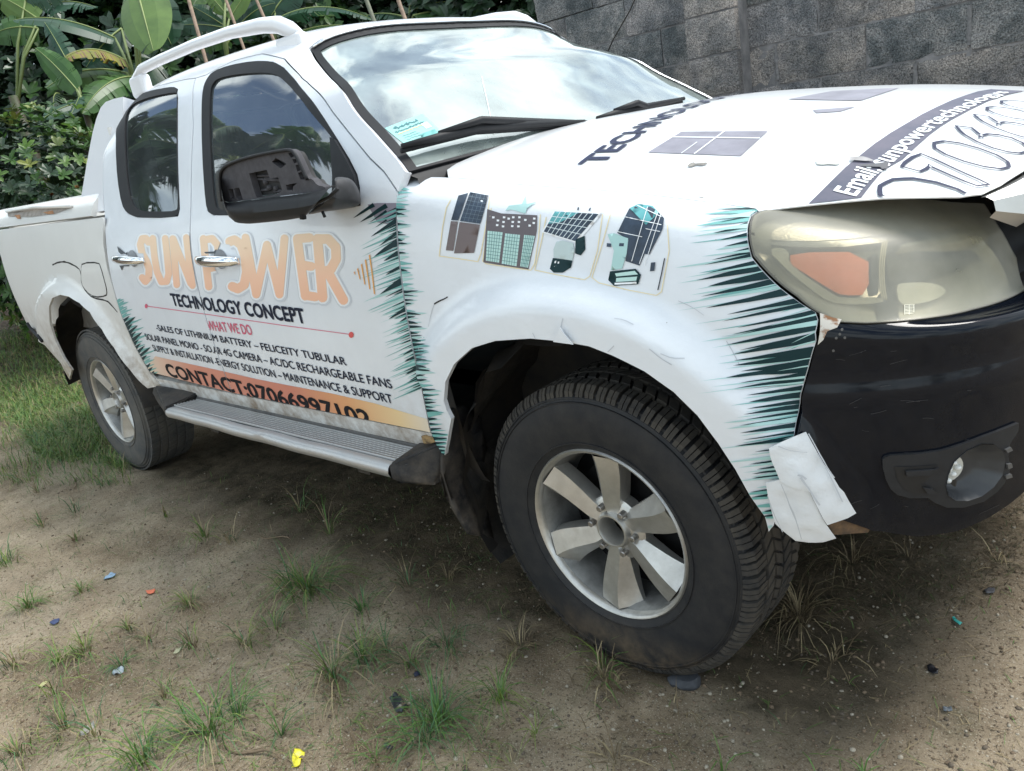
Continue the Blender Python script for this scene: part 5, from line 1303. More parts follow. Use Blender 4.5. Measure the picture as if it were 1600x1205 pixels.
hdecal('picture', [Z3([(1880, 690), (2150, 670), (2050, 700), (1900, 710)])], MHG)
band = ZH([(100, 888), (180, 810), (270, 720), (360, 632), (460, 550), (560, 470), (670, 395), (780, 330), (890, 265), (1000, 210), (1100, 165), (1200, 130), (1280, 105), (1370, 90), (1600, 102), (1480, 128), (1350, 172), (1220, 235), (1100, 300), (1020, 350), (950, 402), (850, 490), (760, 575), (620, 655), (540, 750), (470, 842)])
bx0 = SH.hit(ZH([(180, 810)])[0])[0]; bx1 = SH.hit(ZH([(540, 750)])[0])[0]
by0 = SH.hit((1290, 318))[1]
hdecal('print_band', [band], mat('print_band_slate', (.050, .065, .105), .5, spec=.3, col2=(.13, .12, .16), vscale=5, vsharp=(.4, .6)))
hdecal('lettering_patch', [], MOUT) if False else None
tp_, bp_ = ZH([(275, 800)])[0], ZH([(425, 838)])[0]
y0_ = SH.hit(bp_)[1]
def strip_text(s, top, base, m, offset, ring_=None, x0=0., x1=1., nm='lettering', off=.0024):
    top, base = lerp_poly(top, 60), lerp_poly(base, 60)
    loops, w = text_polys(s, offset=offset)
    if ring_ is not None:
        l2, w2 = text_polys(s, offset=ring_); sh_ = (w-w2)/2; loops = loops+[[(a+sh_, b) for a, b in l] for l in l2]
    def mp(a, b):
        t = min(1., max(0., x0+(x1-x0)*a/w))*59; i = min(58, int(t)); f = t-i; T = top[i]*(1-f)+top[i+1]*f; B = base[i]*(1-f)+base[i+1]*f
        return tuple(B+(T-B)*b)
    L = [[SH.hit(mp(*q)) for q in resample(l, .12)] for l in loops]
    vo, fo = xor_tri(L, grid=.02, clips=[HOODC]); used = sorted({i for f in fo for i in f}); mp_ = {}; P, Nn = [], []
    for i in used: n = SH.N(*vo[i]); mp_[i] = len(P); P.append(SH.P(*vo[i])+n*off); Nn.append(n)
    F = tri_up(P, [tuple(mp_[i] for i in f) for f in fo], Nn)
    return obj(nm, mesh(P, F, True), m, hood) if F else None
strip_text('Email: sunpowertechnologys', ZH([(275, 800), (400, 660), (520, 570), (620, 510), (700, 440), (800, 370), (900, 305), (1000, 250), (1100, 205), (1200, 165), (1300, 130), (1400, 105)]), ZH([(430, 838), (540, 710), (640, 640), (735, 560), (810, 480), (900, 415), (1000, 345), (1100, 285), (1200, 235), (1300, 185), (1400, 140), (1500, 115)]), mat('print_white', (.85, .86, .87), .4), .022)
for ch_, q in (('0', ((560, 880), (735, 668), (1150, 960), (1250, 800))), ('7', ((770, 640), (905, 545), (1270, 775), (1375, 690))), ('0', ((950, 525), (1075, 432), (1400, 670), (1500, 570))), ('6', ((1095, 410), (1205, 330), (1520, 555), (1635, 470))), ('6', ((1230, 315), (1320, 258), (1650, 455), (1740, 380))), ('9', ((1335, 250), (1420, 207), (1750, 365), (1820, 300))), ('9', ((1435, 200), (1515, 165), (1830, 290), (1900, 230)))):
    q = ZH(list(q)); strip_text(ch_, [q[0], q[1]], [q[2], q[3]], MHN, .080, .038, off=.0024)
# scuffs on the hood
for q in ([(1095, 1045), (1110, 1030), (1135, 1020), (1145, 1028), (1215, 1022), (1225, 1030), (1190, 1040), (1150, 1038), (1120, 1050)],):
    hdecal('scrape', [Z3(q)], mat('scrape_grey', (.32, .30, .27), .7, var=.5, vscale=80), .0024)
hdecal('scrape', [ZH([(390, 570), (480, 568), (520, 580), (560, 598), (500, 600), (390, 592)])], mat('peel_grey', (.42, .40, .40), .6, var=.3, vscale=50), .0045)
hdecal('scrape', [ZH([(430, 625), (520, 620), (600, 612), (660, 600), (650, 650), (610, 655), (600, 640), (500, 636)])], mat('tear_dark', (.10, .10, .11), .6), .0040)
hdecal('scrape', [ZH([(150, 585), (185, 580), (205, 600), (240, 588), (300, 590), (325, 605), (300, 620), (240, 615), (200, 620), (160, 615)])], mat('scrape_pale', (.50, .52, .48), .6), .0024)
# ---------------- tape over the bumper corner
def crumple(u, v): return .018+.007*noise.noise(Vector((u*16, v*16, 1)))+.004*noise.noise(Vector((u*45, v*45, 5)))
MTAPE = mat('white_tape', (.74, .76, .78), .30, coat=.2, bump=.6, bscale=24, bdist=.008, var=.08, vscale=10)
panel('tape_patch', SF, Z5([(8, 376), (60, 352), (205, 292), (262, 400), (330, 510), (402, 622), (430, 650), (502, 772), (450, 800), (350, 838), (240, 640), (90, 565), (40, 450)]), mats=MTAPE, parent=bumper, thick=.002, gap=0, offfn=lambda u, v: crumple(u, v)+.004, grid=(.01, .01))
panel('tape_patch', SF, Z5([(0, 588), (60, 570), (170, 536), (240, 640), (345, 835), (408, 928), (340, 948), (250, 956), (180, 942), (130, 900), (60, 830), (20, 700)]), mats=MTAPE, parent=bumper, thick=.002, gap=0, offfn=crumple, grid=(.01, .01))
panel('bumper_bracket', SF, Z5([(355, 835), (440, 800), (475, 785), (520, 830), (625, 890), (610, 915), (500, 922), (400, 925), (370, 870)]), mats=mat('rusty_bracket', (.05, .035, .025), .8, col2=(.17, .10, .05), vscale=40), parent=bumper, thick=.01, gap=0, off=.008, grid=(.012, .012))
for pts in ([(45, 366), (95, 392), (150, 408), (200, 412)], [(160, 530), (190, 545), (205, 560)], [(175, 545), (230, 620), (290, 710)], [(100, 570), (150, 690), (210, 900)], [(210, 300), (300, 470), (360, 560)], [(20, 640), (60, 760), (110, 860)], [(260, 420), (330, 540), (410, 700)]):
    seam(Z5(pts), SF, w=.0008, m=mat('tape_crease', (.50, .52, .55), .5), parent=bumper, off=.030, name='tape_crease')
# scratches on the black bumper
for k in range(26):
    x = rr.uniform(1290, 1590); y = rr.uniform(540, 800); a = rr.uniform(-.5, .2); L = rr.uniform(5, 34)
    seam([(x, y), (x+L*.5*math.cos(a), y+L*.5*math.sin(a)+rr.uniform(-1, 1)), (x+L*math.cos(a), y+L*math.sin(a))], SF, w=.00028, m=mat('scratch', (.05, .05, .055), .6), parent=bumper, off=.0155, name='scratch')
# dirt and missing paint on the wing's lower rear tip, rust under the door corner
panel('rust_patch', SC, Z2([(1035, 1525), (1060, 1520), (1110, 1540), (1125, 1560), (1080, 1575), (1050, 1568)]), mats=mat('foam_rust', (.45, .30, .14), .9, col2=(.08, .05, .03), vscale=60), parent=sill, thick=.004, gap=0, off=.002, grid=(.01, .01))
for (x, y, r) in ((208, 385, 0), (230, 410, 0)): pass
for pts, w in (([(736, 340), (745, 375), (760, 390), (780, 385), (800, 395), (800, 372), (790, 385)], 1), ([(750, 460), (765, 490), (775, 465), (810, 465), (812, 455)], 1)):
    decal('wrap_cut', SC, [Z1(pts)], off=.0026, mats=mat('cut_dark', (.06, .07, .08), .5), parent=rdo)
decal('wrap_cut', SC, [Z1([(1280, 375), (1340, 372), (1358, 355), (1350, 385), (1290, 385)])], off=.0026, mats=mat('cut_dark'), parent=fdo)
# ============================================================ GROUND
def gheight(x, y):
    n = noise.noise
    h = .030*n(Vector((x*.7, y*.7, 3.1)))+.014*n(Vector((x*2.3, y*2.3, 1)))+.007*n(Vector((x*7, y*7, 2)))
    d = 1.
    for wx, wy in ((0, -.75), (-3, -.75), (0, .75), (-3, .75)):
        q = math.hypot(x-wx, (y-wy)*.9); d = min(d, sstep((q-.12)/.5))
    h *= .25+.75*d
    for wx, wy in ((0.0, -.74), (-3, -.74)):       # soil pushed up around the tyres
        q = math.hypot((x-wx)/1.0, (y-wy)/.75); h += .014*math.exp(-((q-.21)/.07)**2)
    h += .35*sstep((-x-5.2)/3.)+.12*n(Vector((x*.5, y*.5, 9)))*sstep((-x-4.6)/2)
    return h-.004
def graded(lo, hi, flo, fhi, fine, coarse):
    o = list(np.arange(flo, fhi, fine)); a, s = fhi, fine
    while a < hi: o.append(a); s = min(coarse, s*1.12); a += s
    o.append(hi); a, s = flo, fine; pre = []
    while a > lo: s = min(coarse, s*1.12); a -= s; pre.append(max(a, lo))
    return pre[::-1]+o
gx_ = graded(-60, 30, -4.2, 1.3, .022, 4.); gy_ = graded(-30, 40, -1.9, .5, .022, 4.)
GV, GF = [], []
for x in gx_:
    for y in gy_:
        near = -4.4 < x < 1.5 and -2.1 < y < .7
        z = gheight(x, y)
        if near: z += .0045*noise.noise(Vector((x*26, y*26, 4)))+.0022*noise.noise(Vector((x*60, y*60, 7)))
        GV.append((x, y, z))
ny_ = len(gy_)
for i in range(len(gx_)-1):
    for j in range(ny_-1): GF.append((i*ny_+j, (i+1)*ny_+j, (i+1)*ny_+j+1, i*ny_+j+1))
MSOIL = bpy.data.materials.new('sandy_soil'); MSOIL.use_nodes = True
n = MSOIL.node_tree.nodes; l = MSOIL.node_tree.links; p = n['Principled BSDF']; p.inputs['Roughness'].default_value = .92; p.inputs['Specular IOR Level'].default_value = .2
geo = n.new('ShaderNodeNewGeometry')
def tnoise(sc, det=6, ro=.6):
    t = n.new('ShaderNodeTexNoise'); t.inputs['Scale'].default_value = sc; t.inputs['Detail'].default_value = det; t.inputs['Roughness'].default_value = ro; l.new(geo.outputs['Position'], t.inputs[0]); return t.outputs[0]
def ramp(src, a, b, ca, cb):
    r = n.new('ShaderNodeValToRGB'); r.color_ramp.elements[0].position = a; r.color_ramp.elements[1].position = b; r.color_ramp.elements[0].color = (*ca, 1); r.color_ramp.elements[1].color = (*cb, 1); l.new(src, r.inputs[0]); return r.outputs[0]
def mixc(f, a, b, mode='MIX'):
    m = n.new('ShaderNodeMixRGB'); m.blend_type = mode
    if isinstance(f, float): m.inputs[0].default_value = f
    else: l.new(f, m.inputs[0])
    for i, q in ((1, a), (2, b)):
        if isinstance(q, tuple): m.inputs[i].default_value = (*q, 1)
        else: l.new(q, m.inputs[i])
    return m.outputs[0]
base = ramp(tnoise(3.2, 8, .65), .36, .62, (.215, .158, .100), (.47, .375, .26))
org = ramp(tnoise(1.4, 6, .6), .44, .60, (0, 0, 0), (1, 1, 1))
base = mixc(org, base, mixc(.5, base, (.44, .37, .28)))
grn = ramp(tnoise(5.5, 8, .7), .54, .68, (0, 0, 0), (.5, .5, .5))
base = mixc(grn, base, (.14, .135, .075))
speck = ramp(tnoise(260, 2, .5), .60, .70, (0, 0, 0), (1, 1, 1)); base = mixc(speck, base, (.60, .54, .43))
dk_ = ramp(tnoise(120, 4, .7), .33, .45, (1, 1, 1), (0, 0, 0)); base = mixc(dk_, base, (.075, .055, .038))
# dark damp earth and litter where the plants stand
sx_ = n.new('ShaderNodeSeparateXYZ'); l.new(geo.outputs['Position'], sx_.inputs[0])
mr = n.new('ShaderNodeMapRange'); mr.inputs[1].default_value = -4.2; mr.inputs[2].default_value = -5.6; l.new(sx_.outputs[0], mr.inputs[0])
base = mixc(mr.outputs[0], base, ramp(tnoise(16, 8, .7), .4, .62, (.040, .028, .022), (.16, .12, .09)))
# mossy earth with the truck's shade painted into its colour, ragged border
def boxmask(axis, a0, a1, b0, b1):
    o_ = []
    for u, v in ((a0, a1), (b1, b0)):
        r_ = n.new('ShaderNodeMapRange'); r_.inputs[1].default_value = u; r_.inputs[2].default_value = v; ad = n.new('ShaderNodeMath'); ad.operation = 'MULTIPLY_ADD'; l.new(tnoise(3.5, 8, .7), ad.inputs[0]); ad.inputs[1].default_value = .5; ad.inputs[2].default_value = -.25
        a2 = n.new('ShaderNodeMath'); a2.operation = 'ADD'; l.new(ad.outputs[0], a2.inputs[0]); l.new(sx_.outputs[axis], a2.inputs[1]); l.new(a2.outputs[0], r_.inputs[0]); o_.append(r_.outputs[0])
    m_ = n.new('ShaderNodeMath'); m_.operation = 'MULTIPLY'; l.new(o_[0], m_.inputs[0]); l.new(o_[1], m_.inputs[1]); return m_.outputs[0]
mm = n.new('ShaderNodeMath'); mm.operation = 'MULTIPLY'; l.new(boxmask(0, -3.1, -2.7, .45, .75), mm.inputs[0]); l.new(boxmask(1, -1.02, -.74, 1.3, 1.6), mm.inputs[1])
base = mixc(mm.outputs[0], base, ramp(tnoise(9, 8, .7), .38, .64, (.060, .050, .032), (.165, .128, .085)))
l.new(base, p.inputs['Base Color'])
b1_ = n.new('ShaderNodeBump'); b1_.inputs['Strength'].default_value = .7; b1_.inputs['Distance'].default_value = .012; l.new(tnoise(55, 8, .7), b1_.inputs['Height'])
b2_ = n.new('ShaderNodeBump'); b2_.inputs['Strength'].default_value = 1.; b2_.inputs['Distance'].default_value = .006; l.new(tnoise(240, 5, .7), b2_.inputs['Height']); l.new(b1_.outputs[0], b2_.inputs['Normal'])
l.new(b2_.outputs[0], p.inputs['Normal'])
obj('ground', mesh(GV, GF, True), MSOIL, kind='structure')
def ground_at(px):
    z = 0.
    for _ in range(5): q = hitz(px, z); z = gheight(q[0], q[1])
    return Vector((q[0], q[1], z))
# pebbles and crumbs
rp = random.Random(5)
def ico(sub=1):
    bm = bmesh.new(); bmesh.ops.create_icosphere(bm, subdivisions=sub, radius=1); V = [v.co.copy() for v in bm.verts]; F = [tuple(v.index for v in f.verts) for f in bm.faces]; bm.free(); return V, F
IV, IF = ico(1)
def scatter_pebbles(name, n_, rlo, rhi, cols, region):
    V, F, mi = [], [], []
    for k in range(n_):
        px = (rp.uniform(*region[:2]), rp.uniform(*region[2:]))
        g = ground_at(px); 
        if -3.9 < g.x < .7 and g.y > .9: continue
        r = rlo+(rhi-rlo)*rp.random()**3; s = (r*rp.uniform(.7, 1.3), r*rp.uniform(.7, 1.3), r*rp.uniform(.4, .8)); a = rp.uniform(0, 6.28); o = len(V); m = rp.randrange(len(cols))
        for v in IV:
            q = Vector((v.x*s[0], v.y*s[1], v.z*s[2]))*(1+.25*noise.noise(v*1.7+Vector((k, 0, 0)))); q.rotate(Matrix.Rotation(a, 3, 'Z')); V.append((g.x+q.x, g.y+q.y, g.z+q.z+s[2]*.15))
        F += [tuple(i+o for i in f) for f in IF]; mi += [m]*len(IF)
    obj(name, mesh(V, F, True, mi), cols, kind='stuff')
MPB1 = mat('pebble_pale', (.42, .37, .29), .85, var=.3, vscale=60); MPB2 = mat('pebble_brown', (.20, .145, .095), .9, var=.3, vscale=60); MPB3 = mat('pebble_dark', (.12, .095, .07), .9)
scatter_pebbles('pebbles', 8500, .0010, .0060, [MPB1, MPB2, MPB2, MPB2, MPB3], (-20, 1620, 740, 1215))
# ---------------- grass
GREENS = [mat('grass_green', (.10, .21, .038), .6, var=.35, vscale=20), mat('grass_blue_green', (.065, .16, .055), .6, var=.35, vscale=20), mat('grass_yellow_green', (.19, .26, .05), .6, var=.3, vscale=20), mat('grass_straw', (.34, .27, .15), .7, var=.3, vscale=20), mat('grass_dry_brown', (.17, .125, .07), .8, var=.3, vscale=20)]
def blade(V, F, MI, base, az, length, lean, w, m, droop=1.):
    d = Vector((math.cos(az), math.sin(az), 0)); sd = Vector((-d.y, d.x, 0)); n0 = len(V); K = 4
    for k in range(K+1):
        f = k/K; ang = lean+droop*f*f
        p = base+d*(length*f*math.sin(min(ang, 2.2))*(.6+.4*f))+Vector((0, 0, length*f*math.cos(min(ang, 1.9))*(1-.15*f)))
        ww = w*(1-f)**.6*(.55+.9*min(1, f*3)*.5)
        if k == K: V.append(p)
        else: V.append(p-sd*ww); V.append(p+sd*ww)
    for k in range(K-1): F.append((n0+2*k, n0+2*k+1, n0+2*k+3, n0+2*k+2)); MI.append(m)
    F.append((n0+2*K-2, n0+2*K-1, n0+2*K)); MI.append(m)
rg = random.Random(21)
LMK = [('the pale blue scrap', (172, 902)), ('the orange red scrap', (236, 926)), ('the dark blue scrap', (86, 973)), ('the grey white wrapper', (186, 1050)), ('the bright yellow scrap', (466, 1188)), ('the torn black rag', (623, 1100)), ('the small navy scrap', (652, 1055)), ('the curled glass shard', (140, 1140)), ('the pale dead leaf', (278, 1018)), ('the yellowish dead leaf', (68, 1073)), ('the long dry reed', (395, 1178)), ('the dry twig by the rear wheel', (118, 757)), ('the pale dead stem', (430, 842)), ('the dark stone at the tyre', (1072, 1068)), ('the teal scrap', (1495, 972)), ('the glossy black scrap', (1457, 1050)), ('the grey black scrap', (605, 1167)), ('the slate grey chip', (1480, 1110)), ('the front tyre', (850, 1000)), ('the white tape', (1260, 840))]
USED = set()
def where(px, kind):
    for nm, q in sorted(LMK, key=lambda k: math.hypot(k[1][0]-px[0], k[1][1]-px[1])):
        dx, dy = px[0]-q[0], px[1]-q[1]; side = ('right of' if dx > 0 else 'left of') if abs(dx) > abs(dy) else ('below' if dy > 0 else 'above')
        for sz in ('close', 'farther'):
            lb = '%s %s %s %s' % (kind, 'just' if sz == 'close' else 'some way', side, nm)
            if lb not in USED: USED.add(lb); return lb
    return kind
DT = 'dry straw coloured grass tuft flattened on the soil'
GT = 'thin green grass tuft growing on bare sandy soil beside the truck'
def tuft(px, nb, hlo, hhi, spread, mats_w, label, lean=.9, group='grass tufts on the sandy soil'):
    g = ground_at(px); V, F, MI = [], [], []
    for _ in range(int(nb*1.5)):
        a = rg.uniform(0, 6.28); r = spread*rg.random()**1.3
        b = Vector((r*math.cos(a), r*math.sin(a), -.003)); az = a+rg.uniform(-.9, .9)
        blade(V, F, MI, b, az, 1.3*rg.uniform(hlo, hhi), rg.uniform(.05, lean), rg.uniform(.0011, .0025), rg.choice(mats_w), rg.uniform(.2, 1.4))
    o = obj('grass_tuft', mesh(V, F, False, MI), GREENS); o.location = g
    if label == GT: label = where(px, 'green grass tuft' if nb > 20 else 'thin green grass tuft')
    if label == DT: label = where(px, 'dry straw coloured grass tuft')
    tag(o, label, 'grass tuft', group); return o
GT = 'thin green grass tuft growing on bare sandy soil beside the truck'
big = [0, 0, 1, 1, 2, 0, 3]; mixd = [0, 1, 2, 3, 3, 4]
for px, nb, h0, h1, sp, mm, lb in [
    ((482, 925), 95, .05, .20, .075, big, 'largest green grass clump, between the side step and the front wheel'),
    ((455, 912), 30, .05, .16, .04, mixd, GT), ((330, 1150), 80, .05, .17, .09, big, 'wide loose grass clump near the bottom left edge of the photo'),
    ((225, 1192), 50, .05, .16, .05, big, 'bright grass clump touching the bottom edge at left'),
    ((686, 1130), 60, .05, .15, .05, [0, 0, 1], 'bluish green grass clump in the bottom centre foreground'), ((665, 1160), 36, .04, .12, .05, [1, 1, 0], GT),
    ((523, 1062), 46, .05, .20, .03, mixd, 'tall forked grass tuft in front of the scattered black scraps'), ((568, 1030), 40, .04, .14, .04, [0, 2, 1], GT),
    ((45, 950), 55, .04, .10, .04, [0, 0, 3], 'short dense grass tuft at the left edge beside a dark blue scrap'), ((296, 945), 40, .03, .09, .03, [0, 3, 3, 2], GT), ((128, 925), 30, .03, .09, .03, [0, 3], GT),
    ((133, 1020), 34, .04, .13, .035, [0, 2, 3], GT), ((190, 1040), 24, .03, .07, .02, [1, 0], GT), ((95, 1035), 20, .04, .12, .03, [0, 2], GT), ((20, 1040), 26, .04, .10, .04, mixd, GT),
    ((88, 1085), 16, .05, .12, .03, mixd, GT), ((200, 985), 16, .03, .08, .03, mixd, GT), ((232, 1000), 16, .03, .09, .03, mixd, GT), ((100, 1140), 30, .03, .10, .06, mixd, GT), ((30, 1180), 34, .03, .10, .07, mixd, GT),
    ((12, 880), 30, .05, .14, .05, [0, 1, 2], GT), ((68, 822), 18, .04, .12, .03, [3, 0, 1], GT), ((118, 800), 16, .04, .13, .03, [3, 1], GT), ((30, 745), 14, .04, .11, .05, mixd, GT),
    ((258, 808), 16, .03, .10, .02, mixd, GT), ((322, 840), 26, .04, .12, .04, [2, 3, 0], GT), ((360, 845), 18, .04, .12, .03, [3, 3, 1], GT), ((118, 845), 24, .03, .10, .03, [3, 0, 4], GT),
    ((782, 1095), 22, .04, .13, .02, [2, 2, 0], GT), ((605, 1020), 18, .04, .11, .02, [1, 3], GT), ((640, 1040), 18, .04, .12, .03, [3, 1, 0], GT), ((372, 1120), 26, .05, .15, .03, [1, 0], GT),
    ((385, 1010), 22, .04, .12, .03, mixd, GT), ((440, 1150), 12, .04, .13, .01, [1, 0], GT), ((838, 1150), 8, .03, .07, .01, [2], GT), ((943, 1060), 40, .03, .09, .04, [4, 4, 3, 0], 'tuft of dark and straw coloured grass in front of the front tyre'), ((945, 1045), 7, .07, .12, .01, [0, 2], GT),
    ((1130, 1205), 4, .06, .10, .006, [0], GT), ((1275, 1212), 5, .04, .06, .01, [0], GT), ((1350, 1214), 6, .03, .06, .01, [0], GT), ((565, 955), 28, .04, .12, .03, [0, 1, 4], GT), ((640, 915), 18, .05, .15, .03, [1, 4, 3], GT),
    ((700, 1010), 30, .04, .10, .05, [1, 1, 4], GT), ((590, 1190), 12, .04, .10, .02, [0, 4], GT), ((515, 835), 14, .08, .22, .02, [0, 3], GT), ((470, 800), 14, .06, .18, .02, [0, 3, 1], GT), ((150, 1150), 24, .04, .12, .05, mixd, GT), ((258, 1090), 18, .04, .11, .03, mixd, GT), ((300, 1010), 20, .04, .11, .03, mixd, GT), ((430, 985), 24, .04, .12, .04, mixd, GT), ((60, 770), 24, .04, .12, .05, [3, 4, 0], GT), ((160, 760), 24, .04, .12, .05, [3, 0, 1], GT)]:
    tuft(px, nb, h0, h1, sp, mm, lb)
DT = 'dry straw coloured grass tuft flattened on the soil'
for px, nb, h0, h1, sp, lb in [((1248, 962), 70, .07, .17, .04, 'large dry grass tuft behind the front tyre, below the white tape'), ((812, 1010), 34, .04, .09, .03, 'dry brown grass tuft left of the front tyre'), ((1330, 880), 30, .06, .14, .05, DT), ((1300, 1035), 20, .04, .09, .04, DT), ((960, 1075), 22, .04, .08, .04, DT), ((530, 1085), 22, .04, .10, .04, DT), ((795, 1035), 16, .03, .07, .03, DT), ((1060, 1110), 10, .03, .07, .03, DT), ((960, 1190), 20, .04, .09, .03, DT), ((700, 905), 14, .05, .11, .04, DT), ((1420, 870), 18, .05, .11, .06, DT), ((1560, 880), 12, .05, .10, .05, DT)]:
    tuft(px, nb, h0, h1, sp, [3, 4, 4], lb, 1.6, 'dry grass tufts on the soil')
# dense lawn patch beside the rear wheel
V, F, MI = [], [], []
lawn = [(-30, 575), (40, 570), (95, 575), (118, 590), (140, 640), (190, 700), (200, 735), (120, 725), (60, 715), (20, 660), (-30, 650)]
cnt = 0
while cnt < 15000:
    px = (rg.uniform(-30, 210), rg.uniform(560, 760))
    ok = bool(inpoly([px], lawn)[0])
    if not ok and rg.random() > .10: continue
    if not ok and px[1] < 600: continue
    g = ground_at(px)
    if g.x > -3.35 and g.y > -.86 : continue
    dense = noise.noise(Vector((g.x*2.2, g.y*2.2, 0)))
    if dense < -.22 and rg.random() < .7: cnt += 1; continue
    blade(V, F, MI, g, rg.uniform(0, 6.28), rg.uniform(.04, .17), rg.uniform(0, .8), rg.uniform(.0012, .0026), rg.choice([0, 0, 0, 1, 2, 2, 3]), rg.uniform(.2, 1.3)); cnt += 1
for _ in range(5000):
    g = Vector((rg.uniform(-7.5, -3.5), rg.uniform(-3.5, .2), 0)); g.z = gheight(g.x, g.y)
    if noise.noise(Vector((g.x*.9, g.y*.9, 5))) < -.05: continue
    blade(V, F, MI, g, rg.uniform(0, 6.28), rg.uniform(.04, .15), rg.uniform(0, .8), rg.uniform(.0014, .003), rg.choice([0, 0, 1, 2, 3]), rg.uniform(.2, 1.3))
obj('grass', mesh(V, F, False, MI), GREENS, kind='stuff')
# fine short stubble and dead stems over the near soil
V, F, MI = [], [], []
for _ in range(11000):
    px = (rg.uniform(-20, 1600), rg.uniform(745, 1215)); w_ = 1 if px[0] < 800 else .16
    if rg.random() > w_: continue
    g = ground_at(px); flat = rg.random() < (.65 if px[0] < 800 else .93)
    blade(V, F, MI, g+Vector((0, 0, .002)), rg.uniform(0, 6.28), rg.uniform(.015, .075) if not flat else rg.uniform(.015, .06), 1.45 if flat else rg.uniform(.1, 1.), rg.uniform(.0006, .0014), rg.choice([4, 4, 3, 3, 0]) if flat else rg.choice([0, 1, 0, 2, 3]), .1 if flat else .6)
obj('stubble', mesh(V, F, False, MI), GREENS, kind='stuff')
# matted dead growth under and around the truck
V, F, MI = [], [], []
MATTED = [mat('matted_dark', (.085, .066, .038), .9, var=.4, vscale=30), mat('matted_brown', (.15, .11, .065), .9, var=.4, vscale=30), mat('matted_moss', (.08, .085, .038), .9, var=.4, vscale=30)]
k = 0
while k < 22000:
    px = (rg.uniform(380, 1600), rg.uniform(700, 1010)); k += 1
    lim = float(np.interp(px[0], [380, 560, 760, 900, 1150, 1300, 1450, 1600], [720, 850, 930, 1010, 1075, 1010, 955, 890]))
    if px[1] > lim+rg.gauss(0, 22): continue
    g = ground_at(px)
    if noise.noise(Vector((g.x*4, g.y*4, 8))) < -.18: continue
    blade(V, F, MI, g+Vector((0, 0, .001)), rg.uniform(0, 6.28), rg.uniform(.008, .035), rg.uniform(.9, 1.5), rg.uniform(.0008, .0018), rg.choice([0, 1, 1, 2]), .1)
obj('matted_growth', mesh(V, F, False, MI), MATTED, kind='stuff')
# fallen leaves on the bank at the left
V, F, MI = [], [], []
for _ in range(420):
    g = Vector((rg.uniform(-9.5, -4.6), rg.uniform(-1.6, 1.2), 0)); g.z = gheight(g.x, g.y)+.01; L = rg.uniform(.03, .085); a = rg.uniform(0, 6.28); d = Vector((math.cos(a), math.sin(a), 0)); s = Vector((-d.y, d.x, 0)); o = len(V); c = rg.uniform(.01, .03)
    V += [g, g+d*L*.5-s*L*.28+Vector((0, 0, c)), g+d*L*.5+Vector((0, 0, .004)), g+d*L*.5+s*L*.28+Vector((0, 0, c)), g+d*L+Vector((0, 0, .01))]
    F += [(o, o+1, o+2), (o, o+2, o+3), (o+1, o+4, o+2), (o+2, o+4, o+3)]; MI += [rg.randrange(3)]*4
obj('leaf_litter', mesh(V, F, False, [0]*0 or MI), [mat('dead_leaf_brown', (.20, .12, .06), .8, var=.3, vscale=30), mat('dead_leaf_tan', (.34, .25, .15), .8), mat('dead_leaf_grey', (.22, .20, .16), .8)], kind='stuff')
# ---------------- litter on the ground, each its own thing
def scrap(name, pts, col, label, cat, th=.0012, lift=.006, rough=.6, crump=.006, var=.3):
    P = [ground_at(p) for p in pts]; c = sum(P, Vector())/len(P); uvp = resample([(q.x-c.x, q.y-c.y) for q in P], .006)
    vo, fo = cdt([uvp], grid=.006); sd_ = rp.uniform(0, 50)
    V = [Vector((a, b, lift+crump*noise.noise(Vector((a*60+sd_, b*60, 0))))) for a, b in vo]
    if fo and (V[fo[0][1]]-V[fo[0][0]]).cross(V[fo[0][2]]-V[fo[0][0]]).z < 0: fo = [f[::-1] for f in fo]
    o = obj(name, mesh(V, fo, True), mat('scrap_'+name+str(len(MATS)), col, rough, var=var, vscale=40)); o.location = c
    m_ = o.modifiers.new('s', 'SOLIDIFY'); m_.thickness = th; tag(o, label, cat); return o
G1 = lambda p: zm(0, 900, 3.95, p); G2 = lambda p: zm(400, 900, 3.95, p); G4 = lambda p: zm(1200, 900, 3.95, p); G3 = lambda p: zm(800, 900, 3.95, p)
scrap('plastic_scrap', G2([(245, 1085), (275, 1082), (303, 1095), (290, 1130), (265, 1190), (220, 1182), (228, 1130)]), (.80, .72, .04), 'crumpled bright yellow plastic scrap at the bottom edge', 'litter', rough=.35, var=.1, crump=.012)
scrap('plastic_scrap', G1([(640, 22), (665, 0), (690, -12), (720, -8), (715, 5), (680, 22), (645, 30)]), (.30, .45, .62), 'pale blue plastic scrap left of centre on the sand', 'litter')
scrap('plastic_scrap', G1([(902, 98), (930, 95), (962, 92), (955, 110), (930, 120), (910, 112)]), (.78, .20, .10), 'small orange red plastic scrap on the sand', 'litter')
scrap('plastic_scrap', G1([(308, 298), (340, 275), (372, 272), (365, 292), (335, 306)]), (.05, .07, .17), 'small dark blue scrap beside the short grass tuft at left', 'litter')
scrap('paper_scrap', G1([(695, 600), (735, 570), (775, 570), (760, 600), (720, 622), (700, 618)]), (.45, .52, .56), 'crumpled grey white wrapper under a small grass tuft', 'litter', crump=.016)
scrap('leaf', G1([(1072, 490), (1090, 460), (1125, 445), (1120, 465), (1095, 485)]), (.50, .48, .30), 'pale dead leaf lying among the grass at lower left', 'fallen leaf')
scrap('leaf', G1([(240, 690), (262, 668), (298, 660), (290, 680), (255, 698)]), (.55, .54, .25), 'yellowish dead leaf at the far left foreground', 'fallen leaf')
scrap('glass_shard', G1([(498, 975), (520, 950), (590, 905), (610, 912), (560, 960), (520, 995), (505, 992)]), (.36, .34, .29), 'translucent curved shard half buried in the foreground sand', 'litter', rough=.2)
